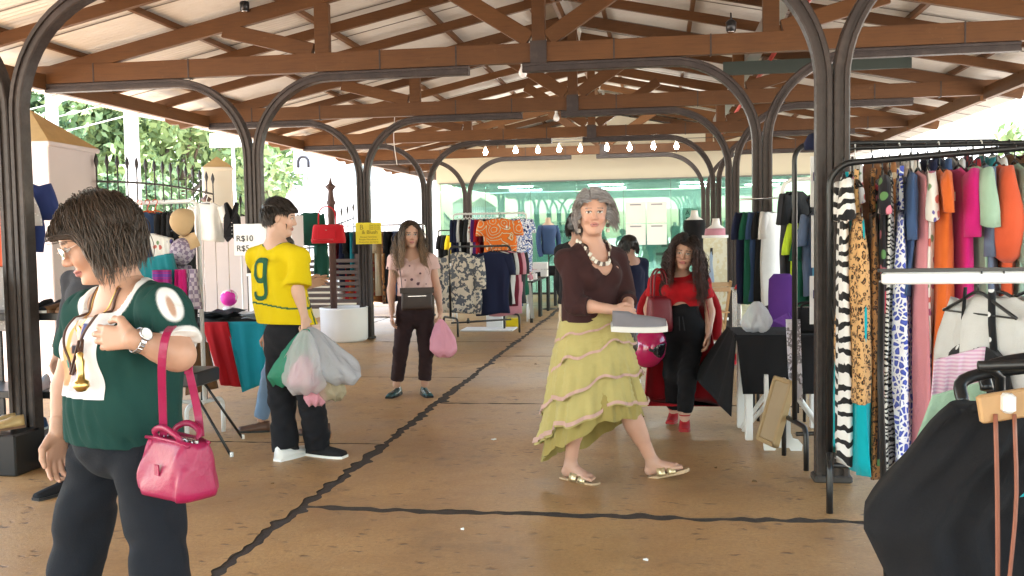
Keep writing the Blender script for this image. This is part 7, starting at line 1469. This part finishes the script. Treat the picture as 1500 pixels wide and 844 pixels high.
# sneaker she carries
sn = thing('sneaker', 'grey slip on sneaker with white sole in the hands of the grey haired woman', 'shoe', A_((1.455, 5.270, 0.923)), -math.pi/2+.08); sn.rotation_euler = (0, .30, -math.pi/2+.08)
s_ = shoe_mb(.29, .050, .082).mesh('shoe', [fabric('f_sneakgrey', (.20, .19, .21)), WPLAST]); o = link('upper', s_, sn); 
R_ = [[(w*k*1.10, -.153+.306*v, z) for k, z in ((-.92, -.006), (.92, -.006), (1, .026), (-1, .026))] for v, w in zip(np.linspace(0, 1, 11), [.052*(.62+.38*math.sin(min(1, v*1.25)*math.pi*.62))*(1 if v < .85 else 1-1.8*(v-.85)) for v in np.linspace(0, 1, 11)])]; MB().loft(R_, smooth=False).build('sole', WPLAST, sn)
sb = carrier_mb(A_((1.378, 5.600, 0.966)), .08, .09, .23, 41, (.0, .02), .012); tag(sb.build('shoulder_bag', BRL), 'brown leather bag hanging beside the yellow skirt', 'handbag')
# ---------------------------------------------------------------- 5. curly haired woman in red
J = dict(fwd=(-.05, -1, 0), hf=(-.12, -.98, -.06), hu=(.14, 0, 1), head=(1.752, 7.100, 1.289), neck=(1.719, 7.200, 1.110), chest=(1.718, 7.200, 1.009), waist=(1.727, 7.200, 0.887), pelvis=(1.736, 7.200, 0.755),
  shR=(1.548, 7.190, 1.072), elR=(1.486, 7.220, 0.876), wrR=(1.497, 7.020, 0.773), shL=(1.888, 7.220, 1.067), elL=(1.938, 7.240, 0.857), wrL=(1.922, 7.140, 0.704), hipR=(1.666, 7.200, 0.714), knR=(1.663, 7.180, 0.389), anR=(1.668, 7.340, 0.103), hipL=(1.806, 7.200, 0.714), knL=(1.771, 7.100, 0.381), anL=(1.744, 7.120, 0.094))
w5, I = build_person('person', 'smiling woman with long curly dark hair in red crop top and black trousers', (1.73, 7.2, 0), J, (.55, .32, .235), (.50, .16, .16), (.02, .014, .012), .96, .98, True, (.92, .92), .9, .80,
  dict(R=dict(d=(.05, -.3, -1), t=(.2, -1, 0), curl=(.9, 1, 1, 1), th=.4), L=dict(d=(-.02, -.15, -1), t=(-.2, -1, 0), curl=(.35, .4, .45, .5))), .008, .0042, 1.05, smile=1.0, feet=dict(L=((-.05, -1), -.62), R=((-.2, -1), -.62)))
J = I['J']; B = I['B']; rgt, fw_ = B[:, 0], B[:, 1]; RED = fabric('f_scarlet', (.42, .006, .012))
nc = union([ell(A_(J['neck'])+up_(.04), (.075, .075, .055))])
ct = [etube([A_(J['waist'])+up_(.0), J['chest'], lerp(J['chest'], J['neck'], .66)], [.150, .158, .125], [.115, .122, .086], rgt)]
for q in 'LR': ct += [rc(lerp(J['neck'], J['sh'+q], .3), J['sh'+q], .056, .058, .03), rc(J['sh'+q], lerp(J['sh'+q], J['el'+q], .55), .058, .054, .03, cut1=True), ell(A_(J['chest'])+(1 if q == 'R' else -1)*rgt*.070+fw_*.095+up_(.005), (.068, .066, .066), B, .03)]
arch_ = union([ell(A_(J['waist'])+fw_*.12-up_(.03), (.075, .14, .075))])
clothes('crop_top', w5, ct, RED, .006, .005, (16, 16, 12), 41, [(A_(J['waist'])+up_(.012), (0, 0, -1))], union([ell(A_(J['neck'])+up_(.04), (.075, .075, .055)), ell(A_(J['waist'])+fw_*.12-up_(.03), (.075, .14, .078))]))
tr = [etube([A_(J['pelvis'])-up_(.05), J['pelvis'], A_(J['waist'])-up_(.03)], [.155, .162, .135], [.118, .12, .108], rgt)]
for q in 'LR': tr += [rc(J['hip'+q], J['kn'+q], .092, .074, .04), rc(J['kn'+q], lerp(J['kn'+q], J['an'+q], .92), .073, .062, .03, cut1=True)]
clothes('trousers', w5, tr, fabric('f_ink', (.008, .008, .010)), .007, .008, (12, 12, 20), 42)
wl = A_(w5.location)
for q in (-1, 1): MB().tube([A_(J['waist'])+fw_*.115+rgt*.012*q-up_(.06)-wl, A_(J['pelvis'])+fw_*.128+rgt*.018*q-up_(.03)-wl], .004, 5).build('drawstring', F('charcoal'), w5)
# long open red coat hanging behind
def coat():
    rows = []
    for v in np.linspace(0, 1, 20):
        z = A_(J['neck'])[2]+.0-(A_(J['neck'])[2]-.17)*v; row = []
        for u in np.linspace(-1, 1, 41):
            a = u*1.85; rx = .15+.13*v+.02*math.sin(v*3); ry = .125+.06*v; row.append(A_((A_(J['waist'])[0]+.0+rx*math.sin(a), A_(J['waist'])[1]+.01+ry*math.cos(a)+.012*math.sin(u*16+3*v)*(.3+v), z+.02*math.cos(a*2)*v)))
        rows.append(row)
    return rows
rw = coat(); MB().loft([[p_-wl for p_ in r]+[p_-wl-A_((0, .008, 0))+A_((0, 0, 0)) for p_ in reversed(r)] for r in rw]).build('coat_back', fabric('f_coatred', (.30, .006, .012)), w5)
for q in (-1, 1): MB().tube([p_-wl for p_ in curve([A_(J['shR' if q > 0 else 'shL'])+A_((0, .045, .0)), A_(J['elR' if q > 0 else 'elL'])+A_((-.03*q, .09, .02)), A_(J['elR' if q > 0 else 'elL'])+A_((-.02*q, .11, -.22))], 8)], [.05, .055, .06, .065, .07, .075, .08, .08, .075], 10, flat=.6).build('coat_sleeve', MATS['f_coatred'], w5)
HEEL = [simple('red_suede', (.40, .008, .014), .7), simple('red_heel', (.32, .008, .012), .4)]
for q, d in (('L', (-.05, -1)), ('R', (-.2, -1))):
    an = A_(J['an'+q]); o = shoe_mb(.215, .040, .030, .095).build('high_heel', HEEL, w5); o.location = tuple(A_((an[0], an[1], 0 if q == 'L' else .012))+A_((d[0], d[1], 0))*.055-wl); o.rotation_euler = (0, 0, math.atan2(d[1], d[0])-math.pi/2)
    MB().tube([an-wl+A_((.038*math.cos(t), .036*math.sin(t), -.005)) for t in np.linspace(0, 6.28, 15)], .005, 6).build('ankle_strap', HEEL[0], w5)
Bh = I['Bh']; cap_hair(J['head'], Bh, .98, w5, (.014, .008, .007), .010, back=-.07, seed=34, face=(.074, .086, .099), facec=(0, .093, -.003))
r_, n_, pl = scalp(J['head'], Bh, .98, 2600, 35, zmin=-.03, front=.068, ymax=.065); dirs = n_*1.3+up_(.25)+Bh[:, 0][None]*np.sign(pl[:, :1])*.5
strands(J['head'], Bh, .98, r_, dirs, .40, (.020, .010, .008), (.085, .034, .026), w5, seed=36, grav=.75, curl=.020, cfreq=80, r=.0031, M=24, avoid=(.088, .104, .102), shell=I['f'], jit=.4, vol=.30, comb=lambda q: np.stack([np.sign(q[:, 0]+.015), -.2+0*q[:, 0], -.2+0*q[:, 0]], 1), lift=.5, face=.078)
# helmet, red bag
hm = thing('helmet', 'shiny magenta motorcycle helmet with dark visor opening held low', 'helmet', (1.496, 6.920, 0.624)); HM = simple('magenta_gloss', (.42, .008, .09), .12, var=.05, spec=.8)
fH = minus(minus(union([ell((0, 0, 0), (.115, .14, .145)), ell((.0, .02, -.03), (.112, .13, .13), None, .03)]), union([ell((.075, -.085, .025), (.095, .10, .055), frame((.6, -.8, .2)))])), union([ell((0, .0, 0), (.098, .122, .128))]))
V, Fq = sdf_geo(fH, .006); link('shell', np_mesh('shell', V, Fq, HM), hm)
fV = minus(clip(union([ell((0, 0, 0), (.108, .133, .138))]), ((0, 0, .075), (0, 0, 1)), ((0, 0, -.03), (0, 0, -1)), ((0.0, 0, 0), (-.6, .8, 0))), union([ell((0, 0, 0), (.100, .125, .13))])); V, Fq = sdf_geo(fV, .006); link('visor', np_mesh('visor', V, Fq, simple('dark_visor', (.012, .010, .014), .08, spec=.8)), hm)
MB().lathe([(.02, -.005), (.02, .006), (.012, .01), (.003, .011)], 12).build('visor_screw', BPLAST, hm, (-.02, -.142, .02)); hm.rotation_euler = (.25, .3, .25)
handbag(A_((1.565, 7.070, 0.717)), .5, .20, .09, .26, simple('wine_leather', (.17, .008, .016), .45, bmp=.12), 'wine red leather shoulder bag beside the curly haired woman', None, .22, .85, handles=2)
# ---------------------------------------------------------------- background people
def plain_person(base, fwd_, h, label, skin, topm, legm, hairc, shoem, bend=0.0, sleeve=.9, hairlen=.1, step=.12, seed=0, top_hem=.50):
    fwd_ = nrm((*fwd_[:2], 0)); rg = np.cross(fwd_, (0, 0, 1.)); b = A_((*base, 0.)); k = h/1.68; P_ = lambda x, y, z: b+(rg*x+fwd_*y)*k+up_(z*k)
    J = dict(fwd=fwd_, hf=fwd_+up_(-.15-bend), head=P_(0, .03+bend*.3, 1.55-bend*.12), neck=P_(0, bend*.22, 1.40-bend*.06), chest=P_(0, bend*.12, 1.24), waist=P_(0, 0, 1.05), pelvis=P_(0, -.01, .92))
    for q, sg in (('R', 1), ('L', -1)): J.update({'sh'+q: P_(sg*.17, bend*.2, 1.35-bend*.05), 'el'+q: P_(sg*.21, .02+bend*.25, 1.08), 'wr'+q: P_(sg*.20, .12+bend*.3, .86), 'hip'+q: P_(sg*.085, 0, .88), 'kn'+q: P_(sg*.09, step*sg+.02, .48), 'an'+q: P_(sg*.09, 1.9*step*sg-.02, .09)})
    rt_, I = build_person('person', label, (*base, 0), J, skin, s=.98*k, hs=.98*k, vox=.011, hvox=.0065, hand={q: dict(d=(0, 0, -1), t=fwd_) for q in 'LR'}, detail=False)
    J = I['J']; tp = [etube([J['pelvis'], J['waist'], J['chest'], lerp(J['chest'], J['neck'], .66)], [.185*k, .172*k, .175*k, .13*k], [.14*k, .13*k, .135*k, .09*k], rg)]
    for q in 'LR': tp += [rc(lerp(J['neck'], J['sh'+q], .3), J['sh'+q], .06*k, .062*k, .03), rc(J['sh'+q], J['el'+q], .062*k, .056*k, .03), rc(J['el'+q], lerp(J['el'+q], J['wr'+q], sleeve), .055*k, .045*k, .02, cut1=True)]
    clothes('jacket', rt_, tp, topm, .010, .007, (14, 14, 9), seed, [(A_(J['pelvis'])+up_(.0), (0, 0, -1))], union([ell(A_(J['neck'])+up_(.045*k), (.08*k, .08*k, .055*k))]))
    tr = [etube([A_(J['pelvis'])-up_(.05), J['pelvis'], A_(J['pelvis'])+up_(.1)], [.16*k, .165*k, .15*k], [.122*k, .125*k, .12*k], rg)]
    for q in 'LR': tr += [rc(J['hip'+q], J['kn'+q], .095*k, .072*k, .04), rc(J['kn'+q], J['an'+q], .07*k, .062*k, .03, cut1=True)]
    clothes('trousers', rt_, tr, legm, .011, .007, (12, 12, 20), seed+1)
    for q in 'LR': shoe_on('shoe', rt_, J['an'+q], fwd_, .26*k, .045*k, .07*k, [shoem, BPLAST])
    cap_hair(J['head'], I['Bh'], .98*k, rt_, hairc, .016, back=-.05, seed=seed, vox=.007); r_, n_, pl = scalp(J['head'], I['Bh'], .98*k, 700, seed, zmin=-.01, front=.05); strands(J['head'], I['Bh'], .98*k, r_, n_*.7, hairlen, hairc, A_(hairc)*1.8, rt_, seed=seed, grav=.8, r=.004, M=7, avoid=(.086, .105, .102), comb=lambda q: np.stack([np.sign(q[:, 0]), 0*q[:, 0], -.5+0*q[:, 0]], 1)); return rt_, I
plain_person((.93, 7.6), (.55, .8), 1.62, 'person in black long sleeved top standing behind the grey haired woman', (.50, .29, .21), F('black'), F('cream'), (.012, .009, .008), F('black'), seed=50, sleeve=.85)
plain_person((1.29, 9.3), (-.5, .8), 1.42, 'person in navy jacket half hidden between the two women', (.50, .29, .21), F('navy'), F('denim'), (.012, .009, .008), F('white'), seed=60)
plain_person((-1.17, 6.72), (-.9, -.2), 1.48, 'person in jeans and brown shoes hidden behind the boy in yellow', (.50, .29, .21), F('teal'), fabric('f_lightjean', (.16, .24, .36)), (.02, .014, .012), simple('brown_shoe', (.10, .045, .025), .5), seed=70, step=.14)
plain_person((-1.72, 5.15), (-.3, -.95), 1.52, 'person with dark hair and glasses mostly hidden behind the woman in green', (.50, .29, .21), F('charcoal'), F('charcoal'), (.012, .009, .008), F('black'), seed=80)
